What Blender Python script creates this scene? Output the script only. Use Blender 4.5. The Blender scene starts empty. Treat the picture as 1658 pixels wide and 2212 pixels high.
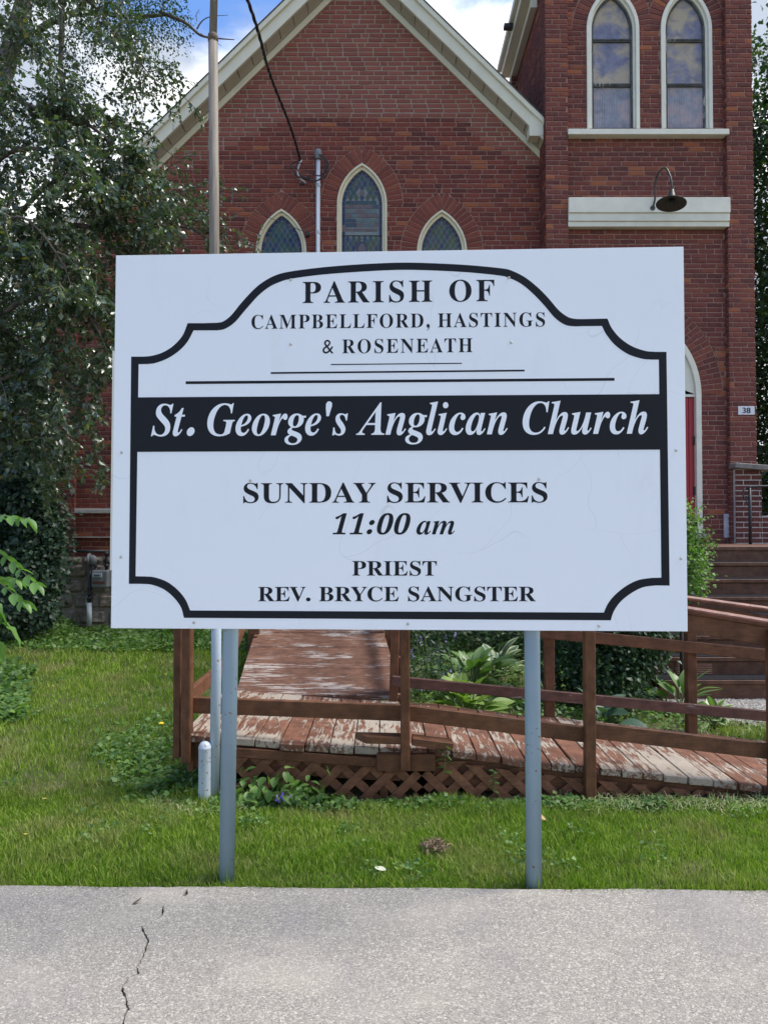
import bpy, math, random
import numpy as np
from mathutils import Vector, Matrix

random.seed(11)
rng = np.random.default_rng(11)
S = bpy.context.scene
C = S.collection
R = math.radians

# ------------------------------------------------------------ camera
EYE = 1.5
PITCH = math.atan(40 / 1659)
cam_d = bpy.data.cameras.new('camera')
cam_d.sensor_fit = 'HORIZONTAL'
cam_d.sensor_width = 36
cam_d.lens = 36 * 1659 / 1658
cam_d.clip_start = 0.05
cam_d.clip_end = 2000
cam = bpy.data.objects.new('camera', cam_d)
C.objects.link(cam)
cam.location = (0, 0, EYE)
cam.rotation_euler = (math.pi / 2 + PITCH, 0, 0)
S.camera = cam
S.render.resolution_x = 767
S.render.resolution_y = 1024

# ------------------------------------------------------------ sky
SUN_EL, SUN_AZ = 57, 87           # degrees; azimuth from +Y towards +X
w = bpy.data.worlds.new('World')
S.world = w
w.use_nodes = True
nt = w.node_tree
nt.nodes.clear()
def WN(t, **k):
    n = nt.nodes.new(t)
    for a, b in k.items():
        setattr(n, a, b)
    return n
wo = WN('ShaderNodeOutputWorld')
sky = WN('ShaderNodeTexSky', sky_type='NISHITA', sun_disc=False)
sky.sun_elevation = R(SUN_EL)
sky.sun_rotation = R(SUN_AZ)
sky.air_density = 1.0
sky.dust_density = 0.6
bg1 = WN('ShaderNodeBackground')
bg1.inputs[1].default_value = 0.085
hs = WN('ShaderNodeHueSaturation')
hs.inputs['Saturation'].default_value = 1.22
hs.inputs['Hue'].default_value = 0.508
nt.links.new(sky.outputs[0], hs.inputs['Color'])
nt.links.new(hs.outputs[0], bg1.inputs[0])
tc = WN('ShaderNodeTexCoord')
mp = WN('ShaderNodeMapping')
mp.inputs['Location'].default_value = (0.35, 0.1, 0.62)
mp.inputs['Scale'].default_value = (1, 1, 1.9)
nt.links.new(tc.outputs['Generated'], mp.inputs[0])
n1 = WN('ShaderNodeTexNoise')
n1.inputs['Scale'].default_value = 2.1
n1.inputs['Detail'].default_value = 9
n1.inputs['Roughness'].default_value = 0.56
n1.inputs['Distortion'].default_value = 0.25
nt.links.new(mp.outputs[0], n1.inputs['Vector'])
sep = WN('ShaderNodeSeparateXYZ')
nt.links.new(tc.outputs['Generated'], sep.inputs[0])
# clouds bank up towards the horizon
el = WN('ShaderNodeMapRange')
el.inputs['From Min'].default_value = 0.50
el.inputs['From Max'].default_value = 0.575
el.inputs['To Min'].default_value = 0.26
el.inputs['To Max'].default_value = -0.01
nt.links.new(sep.outputs[2], el.inputs[0])
# fewer clouds over the street side, behind the camera
bk = WN('ShaderNodeMapRange')
bk.inputs['From Min'].default_value = -0.8
bk.inputs['From Max'].default_value = 0.25
bk.inputs['To Min'].default_value = -0.13
bk.inputs['To Max'].default_value = 0.0
nt.links.new(sep.outputs[1], bk.inputs[0])
ad0 = WN('ShaderNodeMath', operation='ADD')
nt.links.new(el.outputs[0], ad0.inputs[0])
nt.links.new(bk.outputs[0], ad0.inputs[1])
# and more of them towards the right
sx = WN('ShaderNodeMath', operation='MULTIPLY_ADD')
nt.links.new(sep.outputs[0], sx.inputs[0])
sx.inputs[1].default_value = 0.20
nt.links.new(ad0.outputs[0], sx.inputs[2])
ad0 = sx
ad = WN('ShaderNodeMath', operation='ADD')
nt.links.new(n1.outputs[0], ad.inputs[0])
nt.links.new(ad0.outputs[0], ad.inputs[1])
cr = WN('ShaderNodeMapRange', interpolation_type='SMOOTHSTEP')
cr.inputs['From Min'].default_value = 0.49
cr.inputs['From Max'].default_value = 0.62
nt.links.new(ad.outputs[0], cr.inputs[0])
n2 = WN('ShaderNodeTexNoise')
n2.inputs['Scale'].default_value = 5
n2.inputs['Detail'].default_value = 6
nt.links.new(mp.outputs[0], n2.inputs['Vector'])
cc = WN('ShaderNodeValToRGB')
cc.color_ramp.elements[0].position = 0.45
cc.color_ramp.elements[0].color = (0.33, 0.37, 0.44, 1)
cc.color_ramp.elements[1].position = 0.62
cc.color_ramp.elements[1].color = (0.92, 0.92, 0.93, 1)
nt.links.new(n2.outputs[0], cc.inputs[0])
bg2 = WN('ShaderNodeBackground')
bg2.inputs[1].default_value = 0.58
nt.links.new(cc.outputs[0], bg2.inputs[0])
mx = WN('ShaderNodeMixShader')
nt.links.new(cr.outputs[0], mx.inputs[0])
nt.links.new(bg1.outputs[0], mx.inputs[1])
nt.links.new(bg2.outputs[0], mx.inputs[2])
nt.links.new(mx.outputs[0], wo.inputs[0])

sun_d = bpy.data.lights.new('sun', 'SUN')
sun_d.energy = 1.6
sun_d.angle = R(24)
sun_d.color = (1, 0.95, 0.88)
sun = bpy.data.objects.new('sun', sun_d)
C.objects.link(sun)
sd = Vector((math.sin(R(SUN_AZ)) * math.cos(R(SUN_EL)), math.cos(R(SUN_AZ)) * math.cos(R(SUN_EL)), math.sin(R(SUN_EL))))
sun.rotation_euler = sd.to_track_quat('Z', 'Y').to_euler()

S.view_settings.view_transform = 'Standard'
S.view_settings.look = 'None'
S.view_settings.gamma = 1
S.view_settings.use_curve_mapping = False
S.view_settings.exposure = 1.72

# ------------------------------------------------------------ helpers
def at(px, py, Y):
    """a point at depth Y seen at (px, py) of the 1658 x 2212 view the measurements were taken on"""
    u = (px - 829) / 1659
    v = (1106 - py) / 1659
    cp, sp = math.cos(PITCH), math.sin(PITCH)
    t = Y / (cp - v * sp)
    return Vector((u * t, Y, EYE + t * (sp + v * cp)))
def sm(a, b, x):
    t = min(1, max(0, (x - a) / (b - a)))
    return t * t * (3 - 2 * t)
def gz(x, y):
    """height of the lawn"""
    return -0.03 + max(0, y - 4.4) * 0.021 * (1 - sm(1.0, 2.6, x)) - 0.09 * (1 - sm(3.15, 3.24, y))

class MB:
    def __init__(s):
        s.v, s.f, s.m = [], [], []
    def add(s, vs, fs, m=0):
        b = len(s.v)
        s.v += [tuple(p) for p in vs]
        s.f += [tuple(b + i for i in f) for f in fs]
        s.m += [m] * len(fs)
    def box(s, x0, x1, y0, y1, z0, z1, m=0):
        s.add([(x0, y0, z0), (x1, y0, z0), (x1, y1, z0), (x0, y1, z0), (x0, y0, z1), (x1, y0, z1), (x1, y1, z1), (x0, y1, z1)],
              [(0, 3, 2, 1), (4, 5, 6, 7), (0, 1, 5, 4), (1, 2, 6, 5), (2, 3, 7, 6), (3, 0, 4, 7)], m)
    def beam(s, a, b, wd, ht, m=0, up=(0, 0, 1)):
        a, b = Vector(a), Vector(b)
        d = (b - a).normalized()
        sd_ = d.cross(Vector(up)).normalized()
        u = sd_.cross(d)
        vs = []
        for p in (a, b):
            for i, j in ((-1, -1), (1, -1), (1, 1), (-1, 1)):
                vs.append(p + sd_ * (i * wd / 2) + u * (j * ht / 2))
        s.add(vs, [(0, 1, 2, 3), (7, 6, 5, 4), (0, 4, 5, 1), (1, 5, 6, 2), (2, 6, 7, 3), (3, 7, 4, 0)], m)
    def prism(s, poly, y0, y1, m=0, chamfer=0.0):
        """convex polygon in XZ (seen from -Y, counter-clockwise) pushed from y1 forward to y0"""
        n = len(poly)
        cx = sum(p[0] for p in poly) / n
        cz = sum(p[1] for p in poly) / n
        if chamfer:
            wx = max(p[0] for p in poly) - min(p[0] for p in poly)
            wz = max(p[1] for p in poly) - min(p[1] for p in poly)
            kx = max(0.3, 1 - 2 * chamfer / max(wx, 1e-4))
            kz = max(0.3, 1 - 2 * chamfer / max(wz, 1e-4))
            fr = [(cx + (p[0] - cx) * kx, y0, cz + (p[1] - cz) * kz) for p in poly]
            md = [(p[0], y0 + chamfer, p[1]) for p in poly]
            bk = [(p[0], y1, p[1]) for p in poly]
            vs = fr + md + bk
            fs = [tuple(range(n))]
            for i in range(n):
                j = (i + 1) % n
                fs += [(i, n + i, n + j, j), (n + i, 2 * n + i, 2 * n + j, n + j)]
        else:
            vs = [(p[0], y0, p[1]) for p in poly] + [(p[0], y1, p[1]) for p in poly]
            fs = [tuple(range(n)), tuple(range(2 * n - 1, n - 1, -1))]
            for i in range(n):
                j = (i + 1) % n
                fs.append((i, n + i, n + j, j))
        s.add(vs, fs, m)
    def tube(s, pts, r, n=8, m=0, cap=True):
        pts = [Vector(p) for p in pts]
        rs = r if isinstance(r, (list, tuple)) else [r] * len(pts)
        b = len(s.v)
        ref = Vector((0.13, 0.21, 1)).normalized()
        k = len(pts)
        prev = None
        for i, p in enumerate(pts):
            d = (pts[min(i + 1, k - 1)] - pts[max(i - 1, 0)])
            if d.length < 1e-9:
                d = Vector((0, 0, 1))
            d.normalize()
            if prev is None:
                a = d.cross(ref)
                if a.length < 0.1:
                    a = d.cross(Vector((1, 0, 0)))
            else:
                a = prev - d * prev.dot(d)
            a.normalize()
            prev = a
            c = d.cross(a)
            for j in range(n):
                t = 2 * math.pi * j / n
                s.v.append(tuple(p + (a * math.cos(t) + c * math.sin(t)) * rs[i]))
        for i in range(k - 1):
            for j in range(n):
                j2 = (j + 1) % n
                s.f.append((b + i * n + j, b + i * n + j2, b + (i + 1) * n + j2, b + (i + 1) * n + j))
                s.m.append(m)
        if cap:
            s.f.append(tuple(b + j for j in range(n - 1, -1, -1)))
            s.m.append(m)
            s.f.append(tuple(b + (k - 1) * n + j for j in range(n)))
            s.m.append(m)
    def lathe(s, prof, n=16, c=(0, 0, 0), m=0):
        b = len(s.v)
        for r_, z in prof:
            for j in range(n):
                t = 2 * math.pi * j / n
                s.v.append((c[0] + r_ * math.cos(t), c[1] + r_ * math.sin(t), c[2] + z))
        for i in range(len(prof) - 1):
            for j in range(n):
                j2 = (j + 1) % n
                s.f.append((b + i * n + j, b + i * n + j2, b + (i + 1) * n + j2, b + (i + 1) * n + j))
                s.m.append(m)
    def build(s, name, mats, parent=None, smooth=False, bevel=0, loc=None):
        me = bpy.data.meshes.new(name)
        vs = s.v
        if loc is not None:
            l = Vector(loc)
            vs = [tuple(Vector(p) - l) for p in vs]
        me.from_pydata(vs, [], s.f)
        if not isinstance(mats, (list, tuple)):
            mats = [mats]
        for x in mats:
            me.materials.append(x)
        if len(mats) > 1:
            me.polygons.foreach_set('material_index', s.m)
        if smooth:
            me.polygons.foreach_set('use_smooth', [True] * len(me.polygons))
        me.update()
        o = bpy.data.objects.new(name, me)
        C.objects.link(o)
        if loc is not None:
            o.location = loc
        if parent:
            o.parent = parent
        if bevel:
            b = o.modifiers.new('bevel', 'BEVEL')
            b.width = bevel
            b.segments = 1
            b.limit_method = 'ANGLE'
        return o

def tag(o, label=None, cat=None, group=None, kind=None):
    if label: o['label'] = label
    if cat: o['category'] = cat
    if group: o['group'] = group
    if kind: o['kind'] = kind
    return o
def thing(name, label, cat, loc=(0, 0, 0), group=None, rz=0):
    o = bpy.data.objects.new(name, None)
    o.empty_display_size = 0.1
    C.objects.link(o)
    o.location = loc
    o.rotation_euler.z = rz
    return tag(o, label, cat, group)
def npmesh(name, V, F, mats, parent=None, smooth=False, mi=None):
    """V (n,3), F (m,3) triangles"""
    me = bpy.data.meshes.new(name)
    V = np.asarray(V, np.float32)
    F = np.asarray(F, np.int32)
    me.vertices.add(len(V))
    me.vertices.foreach_set('co', V.ravel())
    me.loops.add(F.size)
    me.loops.foreach_set('vertex_index', F.ravel())
    me.polygons.add(len(F))
    me.polygons.foreach_set('loop_start', np.arange(0, F.size, 3, dtype=np.int32))
    for x in (mats if isinstance(mats, (list, tuple)) else [mats]):
        me.materials.append(x)
    if mi is not None:
        me.polygons.foreach_set('material_index', np.asarray(mi, np.int32))
    if smooth:
        me.polygons.foreach_set('use_smooth', np.ones(len(F), bool))
    me.update(calc_edges=True)
    o = bpy.data.objects.new(name, me)
    C.objects.link(o)
    if parent: o.parent = parent
    return o
def fill2d(splines, extrude=0.0005, offset=0.0):
    """closed outlines (holes included) -> mesh data in the XY plane"""
    cu = bpy.data.curves.new('outline', 'CURVE')
    cu.dimensions = '2D'
    cu.fill_mode = 'BOTH'
    cu.extrude = extrude
    cu.offset = offset
    for pts in splines:
        sp_ = cu.splines.new('POLY')
        sp_.points.add(len(pts) - 1)
        for i, p in enumerate(pts):
            sp_.points[i].co = (p[0], p[1], 0, 1)
        sp_.use_cyclic_u = True
    o = bpy.data.objects.new('outline', cu)
    C.objects.link(o)
    dg = bpy.context.evaluated_depsgraph_get()
    me = bpy.data.meshes.new_from_object(o.evaluated_get(dg))
    bpy.data.objects.remove(o)
    bpy.data.curves.remove(cu)
    return me
def clip(poly, a, b, c):
    """keep the part of a convex polygon with a*x+b*z <= c"""
    out = []
    n = len(poly)
    for i in range(n):
        p, q = poly[i], poly[(i + 1) % n]
        dp, dq = a * p[0] + b * p[1] - c, a * q[0] + b * q[1] - c
        if dp <= 0: out.append(p)
        if (dp < 0 < dq) or (dq < 0 < dp):
            t = dp / (dp - dq)
            out.append((p[0] + (q[0] - p[0]) * t, p[1] + (q[1] - p[1]) * t))
    return out
def area2(poly):
    return abs(sum(poly[i][0] * poly[(i + 1) % len(poly)][1] - poly[(i + 1) % len(poly)][0] * poly[i][1] for i in range(len(poly)))) / 2

# ------------------------------------------------------------ materials
class NT:
    def __init__(s, name):
        s.m = bpy.data.materials.new(name)
        s.m.use_nodes = True
        s.t = s.m.node_tree
        s.b = s.t.nodes['Principled BSDF']
        s.o = s.t.nodes['Material Output']
    def n(s, t, **k):
        x = s.t.nodes.new(t)
        for a, b in k.items():
            setattr(x, a, b)
        return x
    def l(s, a, b):
        s.t.links.new(a, b)
    def pos(s, sc=(1, 1, 1), obj=False):
        m = s.n('ShaderNodeMapping')
        m.inputs['Scale'].default_value = sc
        if obj:
            s.l(s.n('ShaderNodeTexCoord').outputs['Object'], m.inputs[0])
        else:
            s.l(s.n('ShaderNodeNewGeometry').outputs['Position'], m.inputs[0])
        return m.outputs[0]
    def noise(s, vec, scale, detail=4, rough=0.55, dist=0):
        x = s.n('ShaderNodeTexNoise')
        s.l(vec, x.inputs['Vector'])
        x.inputs['Scale'].default_value = scale
        x.inputs['Detail'].default_value = detail
        x.inputs['Roughness'].default_value = rough
        x.inputs['Distortion'].default_value = dist
        return x.outputs[0]
    def ramp(s, fac, stops, interp='LINEAR'):
        x = s.n('ShaderNodeValToRGB')
        e = x.color_ramp
        e.interpolation = interp
        while len(e.elements) < len(stops):
            e.elements.new(0.5)
        for i, (p, c) in enumerate(stops):
            e.elements[i].position = p
            c = c if isinstance(c, (tuple, list)) else (c, c, c)
            e.elements[i].color = (*c[:3], 1)
        s.l(fac, x.inputs[0])
        return x.outputs[0]
    def mix(s, fac, a, b, mode='MIX'):
        x = s.n('ShaderNodeMix', data_type='RGBA', blend_type=mode)
        for v, k in ((fac, 0), (a, 6), (b, 7)):
            if isinstance(v, bpy.types.NodeSocket):
                s.l(v, x.inputs[k])
            elif k == 0 and not isinstance(v, bpy.types.NodeSocket):
                x.inputs[0].default_value = v
            else:
                x.inputs[k].default_value = (*v[:3], 1)
        return x.outputs[2]
    def math(s, op, a, b=0.0, cl=False):
        x = s.n('ShaderNodeMath', operation=op)
        x.use_clamp = cl
        for v, k in ((a, 0), (b, 1)):
            if isinstance(v, bpy.types.NodeSocket): s.l(v, x.inputs[k])
            else: x.inputs[k].default_value = v
        return x.outputs[0]
    def rnd(s):
        a = s.n('ShaderNodeObjectInfo').outputs['Random']
        b = s.n('ShaderNodeNewGeometry').outputs['Random Per Island']
        return s.math('FRACT', s.math('ADD', s.math('MULTIPLY', a, 7.13), b))
    def bump(s, h, strength=0.3, dist=0.01):
        x = s.n('ShaderNodeBump')
        x.inputs['Strength'].default_value = strength
        x.inputs['Distance'].default_value = dist
        s.l(h, x.inputs['Height'])
        s.l(x.outputs[0], s.b.inputs['Normal'])
    def col(s, c):
        if isinstance(c, bpy.types.NodeSocket): s.l(c, s.b.inputs['Base Color'])
        else: s.b.inputs['Base Color'].default_value = (*c, 1)
    def rough(s, r):
        if isinstance(r, bpy.types.NodeSocket): s.l(r, s.b.inputs['Roughness'])
        else: s.b.inputs['Roughness'].default_value = r

def simple(name, c, rough=0.6, var=0.12, scale=8, bump=0.15, bscale=40, metal=0, streak=(1, 1, 1), spec=0.5):
    t = NT(name)
    n = t.noise(t.pos(streak), scale, 5)
    lo = tuple(x * (1 - var) for x in c)
    hi = tuple(min(1, x * (1 + var)) for x in c)
    t.col(t.ramp(n, [(0.3, lo), (0.7, hi)]))
    t.rough(rough)
    t.b.inputs['Metallic'].default_value = metal
    t.b.inputs['Specular IOR Level'].default_value = spec
    if bump:
        t.bump(t.noise(t.pos(streak), bscale, 4), bump, 0.005)
    return t.m

def brick_mat(name, stops, soot=0.10):
    t = NT(name)
    base = t.ramp(t.rnd(), stops)
    p = t.pos()
    mott = t.noise(p, 28, 5, 0.65)
    c = t.mix(t.ramp(mott, [(0.40, 0.0), (0.8, 0.3)]), base, (0.36, 0.16, 0.13))
    big = t.noise(p, 1.3, 4)
    c = t.mix(t.ramp(big, [(0.38, soot), (0.6, 0.0)]), c, (0.09, 0.03, 0.03))
    fine = t.noise(p, 220, 3)
    c = t.mix(t.ramp(fine, [(0.62, 0.0), (0.75, 0.35)]), c, (0.45, 0.32, 0.27))
    t.col(c)
    t.rough(0.9)
    t.b.inputs['Specular IOR Level'].default_value = 0.25
    t.bump(t.math('ADD', t.math('MULTIPLY', mott, 1.0), t.math('MULTIPLY', fine, 0.5)), 0.55, 0.006)
    return t.m
M = {}
M['brick_old'] = brick_mat('old_brick', [(0.0, (0.092, 0.029, 0.028)), (0.25, (0.146, 0.038, 0.031)), (0.6, (0.190, 0.046, 0.035)), (0.88, (0.223, 0.056, 0.038)), (0.95, (0.293, 0.085, 0.042)), (1.0, (0.347, 0.115, 0.049))])
M['brick_new'] = brick_mat('new_brick', [(0.0, (0.214, 0.072, 0.058)), (0.5, (0.257, 0.085, 0.067)), (1.0, (0.293, 0.100, 0.076))], 0.05)
M['brick_tower'] = brick_mat('tower_brick', [(0.0, (0.103, 0.037, 0.036)), (0.4, (0.157, 0.048, 0.042)), (0.8, (0.190, 0.056, 0.046)), (0.93, (0.217, 0.069, 0.046)), (0.97, (0.326, 0.105, 0.049)), (1.0, (0.370, 0.125, 0.054))])
M['brick_arch'] = brick_mat('arch_brick', [(0.0, (0.171, 0.046, 0.036)), (0.6, (0.213, 0.056, 0.041)), (1.0, (0.267, 0.077, 0.045))], 0.1)
M['brick_dark'] = brick_mat('dark_brick', [(0.0, (0.07, 0.026, 0.026)), (0.5, (0.10, 0.036, 0.034)), (1.0, (0.15, 0.05, 0.042))])  # darkest brick mix, for the far tower strip and the pier
M['mortar_old'] = simple('old_mortar', (0.33, 0.195, 0.155), 0.95, 0.25, 12, 0.4, 90, spec=0.2)
M['mortar_new'] = simple('new_mortar', (0.36, 0.30, 0.235), 0.95, 0.12, 12, 0.3, 90, spec=0.2)
M['mortar_white'] = simple('white_mortar', (0.52, 0.49, 0.45), 0.95, 0.2, 12, 0.4, 90, spec=0.2)
M['trim'] = simple('cream_trim', (0.70, 0.67, 0.54), 0.5, 0.05, 3, 0.06, 60)
M['trim_tan'] = simple('tan_soffit', (0.44, 0.39, 0.31), 0.5, 0.05, 3, 0.05, 60)  # darker and tanner than the cream boards
M['shingle'] = simple('roof_shingle', (0.07, 0.065, 0.06), 0.95, 0.3, 30, 0.5, 60)
M['frame'] = simple('white_frame', (0.74, 0.72, 0.61), 0.5, 0.07, 6, 0.1, 60)
M['frame_cream'] = simple('cream_stone_frame', (0.72, 0.66, 0.48), 0.6, 0.08, 8, 0.15, 60)

def peeled(name, paint, under, axis, amount, rough=0.75):
    """paint worn off weathered wood in flakes stretched along the grain"""
    t = NT(name)
    sc = {'x': (3.2, 26, 26), 'y': (26, 3.2, 26), 'z': (26, 26, 3.2)}[axis]
    p = t.pos(sc)
    nz = t.noise(p, 1.5, 7, 0.72, 0.5)
    big = t.noise(t.pos((1, 1, 1)), 2.3, 3)
    r_ = t.n('ShaderNodeObjectInfo').outputs['Random']
    v = t.math('ADD', nz, t.math('MULTIPLY', t.math('SUBTRACT', big, 0.5), 0.55))
    v = t.math('ADD', v, t.math('MULTIPLY', t.math('SUBTRACT', r_, 0.5), 0.14))
    v = t.math('ADD', v, amount - 0.5)
    mask = t.ramp(v, [(0.54, 0.0), (0.565, 1.0)])
    sc2 = tuple(q * 1.5 for q in sc)
    grain = t.noise(t.pos(sc2), 6, 5, 0.7)
    g2 = t.noise(t.pos(), 7, 5, 0.65)
    wood = t.mix(t.math('MULTIPLY', grain, t.math('ADD', g2, 0.5)), tuple(x * 0.35 for x in under), tuple(min(1, x * 1.5) for x in under))
    dirt = t.noise(t.pos(), 11, 5)
    pc = t.mix(t.ramp(dirt, [(0.35, 0.0), (0.7, 1.0)]), tuple(x * 0.62 for x in paint), tuple(x * 1.22 for x in paint))
    pc = t.mix(t.ramp(t.noise(p, 3.5, 6, 0.75), [(0.35, 0.55), (0.52, 0.0)]), pc, tuple(x * 0.38 for x in paint))
    t.col(t.mix(mask, pc, wood))
    t.rough(rough)
    t.b.inputs['Specular IOR Level'].default_value = 0.3
    inv = t.math('SUBTRACT', 1.0, mask)
    t.bump(t.math('ADD', t.math('MULTIPLY', inv, 0.7), t.math('MULTIPLY', grain, 0.9)), 0.7, 0.004)
    return t.m
BROWN = (0.158, 0.068, 0.034)
M['plank_y'] = peeled('peeling_deck_paint', (0.19, 0.085, 0.052), (0.36, 0.31, 0.25), 'y', 0.53)
M['plank_x'] = peeled('peeling_ramp_paint', (0.165, 0.082, 0.053), (0.42, 0.37, 0.33), 'x', 0.462)
M['wood_z'] = peeled('brown_post_paint', BROWN, (0.16, 0.12, 0.09), 'z', 0.24, 0.6)
M['wood_x'] = peeled('brown_rail_paint', BROWN, (0.22, 0.18, 0.14), 'x', 0.30, 0.6)
M['wood_far'] = peeled('faded_rail_paint', (0.13, 0.062, 0.048), (0.30, 0.26, 0.24), 'x', 0.34, 0.6)
M['wood_step'] = peeled('step_paint', (0.15, 0.07, 0.044), (0.36, 0.26, 0.18), 'x', 0.29, 0.55)
M['cap'] = peeled('worn_cap_paint', (0.27, 0.12, 0.09), (0.45, 0.36, 0.30), 'x', 0.36, 0.4)
M['tread'] = simple('black_grip_tread', (0.022, 0.022, 0.025), 1.0, 0.3, 40, 0.5, 300, spec=0.05)

def painted_pipe(name, c, rust=0.2, chips=0.60):
    t = NT(name)
    p = t.pos()
    n = t.noise(p, 55, 4, 0.6)
    big = t.noise(t.pos((1, 1, 0.4)), 5, 4)
    st = t.mix(t.ramp(big, [(0.35, 0.0), (0.7, 1.0)]), tuple(x * 0.9 for x in c), tuple(min(1, x * 1.1) for x in c))
    k = t.ramp(t.math('ADD', n, t.math('MULTIPLY', t.math('SUBTRACT', big, 0.5), 0.35)), [(chips + 0.10, 0.0), (chips + 0.115, 1.0)])
    t.col(t.mix(k, st, (0.20, 0.10, 0.055)))
    t.rough(0.42)
    t.bump(t.noise(t.pos((1, 1, 0.3)), 60, 4), 0.12, 0.003)
    return t.m
M['post_paint'] = painted_pipe('blue_grey_post_paint', (0.235, 0.33, 0.40), chips=0.57)
M['pipe_paint'] = painted_pipe('pale_blue_pipe_paint', (0.36, 0.44, 0.53), chips=0.59)
M['bollard_paint'] = painted_pipe('chipped_bollard_paint', (0.42, 0.49, 0.57), chips=0.53)
M['pole_wood'] = simple('weathered_pole', (0.19, 0.165, 0.135), 0.75, 0.32, 6, 0.35, 40, streak=(14, 14, 0.8))
M['metal_black'] = simple('black_iron', (0.022, 0.024, 0.03), 0.5, 0.2, 20, 0.2, 80)
M['metal_grey'] = simple('grey_meter_paint', (0.17, 0.18, 0.19), 0.55, 0.15, 20, 0.1, 80)
M['conduit'] = simple('grey_white_conduit', (0.50, 0.55, 0.60), 0.5, 0.1, 5, 0.05, 40, streak=(1, 1, 0.3))
M['cable'] = simple('black_cable', (0.02, 0.02, 0.025), 0.6, 0.2, 20, 0.1, 80)
M['steel'] = simple('screw_steel', (0.55, 0.52, 0.47), 0.3, 0.15, 60, 0.1, 200, metal=1)
M['lamp_metal'] = simple('dark_green_brown_enamel', (0.055, 0.055, 0.048), 0.45, 0.3, 18, 0.15, 60)
M['dark'] = simple('dark_void', (0.012, 0.011, 0.010), 0.95, 0.2, 5, 0)

# ------------------------------------------------------------ leaf materials
def leafmat(name, stops, trans=0.28, rough=0.42, spec=0.5, noise=0.3, vein=False):
    t = NT(name)
    c = t.ramp(t.rnd(), stops)
    n = t.noise(t.pos(), 1.7, 3)
    c = t.mix(t.ramp(n, [(0.35, 0.0), (0.65, noise)]), c, tuple(x * 0.45 for x in stops[0][1]))
    if vein:
        wv = t.n('ShaderNodeTexWave', wave_type='BANDS', bands_direction='X')
        t.l(t.pos((1, 1, 1), obj=True), wv.inputs['Vector'])
        wv.inputs['Scale'].default_value = 26
        c = t.mix(t.math('MULTIPLY', wv.outputs[0], 0.30), c, (0.30, 0.42, 0.12))
    t.col(c)
    t.rough(rough)
    t.b.inputs['Specular IOR Level'].default_value = spec
    tr = t.n('ShaderNodeBsdfTranslucent')
    t.l(t.mix(1.0, c, (1.5, 1.9, 0.6), 'MULTIPLY'), tr.inputs[0])
    ms = t.n('ShaderNodeMixShader')
    ms.inputs[0].default_value = trans
    t.l(t.b.outputs[0], ms.inputs[1])
    t.l(tr.outputs[0], ms.inputs[2])
    t.l(ms.outputs[0], t.o.inputs[0])
    return t.m
M['leaf_shrub'] = leafmat('grey_green_leaf', [(0.0, (0.042, 0.074, 0.036)), (0.5, (0.068, 0.11, 0.052)), (0.93, (0.105, 0.155, 0.08)), (0.965, (0.13, 0.16, 0.04)), (1.0, (0.28, 0.22, 0.03))], 0.2, 0.30, 1.0)
M['leaf_back'] = leafmat('deep_green_leaf', [(0.0, (0.014, 0.034, 0.015)), (0.6, (0.026, 0.058, 0.022)), (0.95, (0.045, 0.09, 0.028)), (1.0, (0.14, 0.16, 0.03))], 0.35, 0.5, 0.4)
M['leaf_vine'] = leafmat('dark_vine_leaf', [(0.0, (0.014, 0.036, 0.020)), (0.7, (0.028, 0.062, 0.034)), (1.0, (0.05, 0.10, 0.045))], 0.15, 0.5, 0.45)
M['leaf_bright'] = leafmat('bright_bush_leaf', [(0.0, (0.10, 0.20, 0.05)), (0.5, (0.15, 0.27, 0.07)), (1.0, (0.23, 0.36, 0.09))], 0.35, 0.5, 0.4)
M['leaf_bush'] = leafmat('bush_leaf', [(0.0, (0.02, 0.05, 0.022)), (0.7, (0.035, 0.085, 0.03)), (1.0, (0.07, 0.14, 0.045))], 0.25, 0.45, 0.5)
M['leaf_sapling'] = leafmat('sapling_leaf', [(0.0, (0.09, 0.19, 0.055)), (1.0, (0.16, 0.30, 0.075))], 0.35, 0.45, 0.5)
M['leaf_weed'] = leafmat('weed_leaf', [(0.0, (0.06, 0.13, 0.03)), (0.6, (0.11, 0.21, 0.05)), (1.0, (0.19, 0.31, 0.08))], 0.3, 0.5, 0.4)
M['hosta_lime'] = leafmat('lime_hosta_leaf', [(0.0, (0.14, 0.23, 0.06)), (1.0, (0.24, 0.33, 0.09))], 0.25, 0.45, 0.5, 0.15, True)
M['hosta_green'] = leafmat('green_hosta_leaf', [(0.0, (0.06, 0.14, 0.04)), (1.0, (0.11, 0.21, 0.06))], 0.25, 0.42, 0.5, 0.2, True)
M['hosta_blue'] = leafmat('blue_hosta_leaf', [(0.0, (0.05, 0.105, 0.07)), (1.0, (0.09, 0.16, 0.105))], 0.15, 0.45, 0.5, 0.2)
M['hosta_edge'] = simple('cream_leaf_edge', (0.32, 0.38, 0.20), 0.5, 0.1)
M['bark'] = simple('grey_brown_bark', (0.10, 0.085, 0.07), 0.95, 0.4, 20, 0.6, 60, streak=(1, 1, 0.4))
M['bark_pale'] = simple('pale_twig_bark', (0.17, 0.15, 0.12), 0.9, 0.3, 20, 0.4, 60)
M['stem'] = simple('green_stem', (0.12, 0.18, 0.06), 0.6, 0.2, 20, 0.1)

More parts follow.
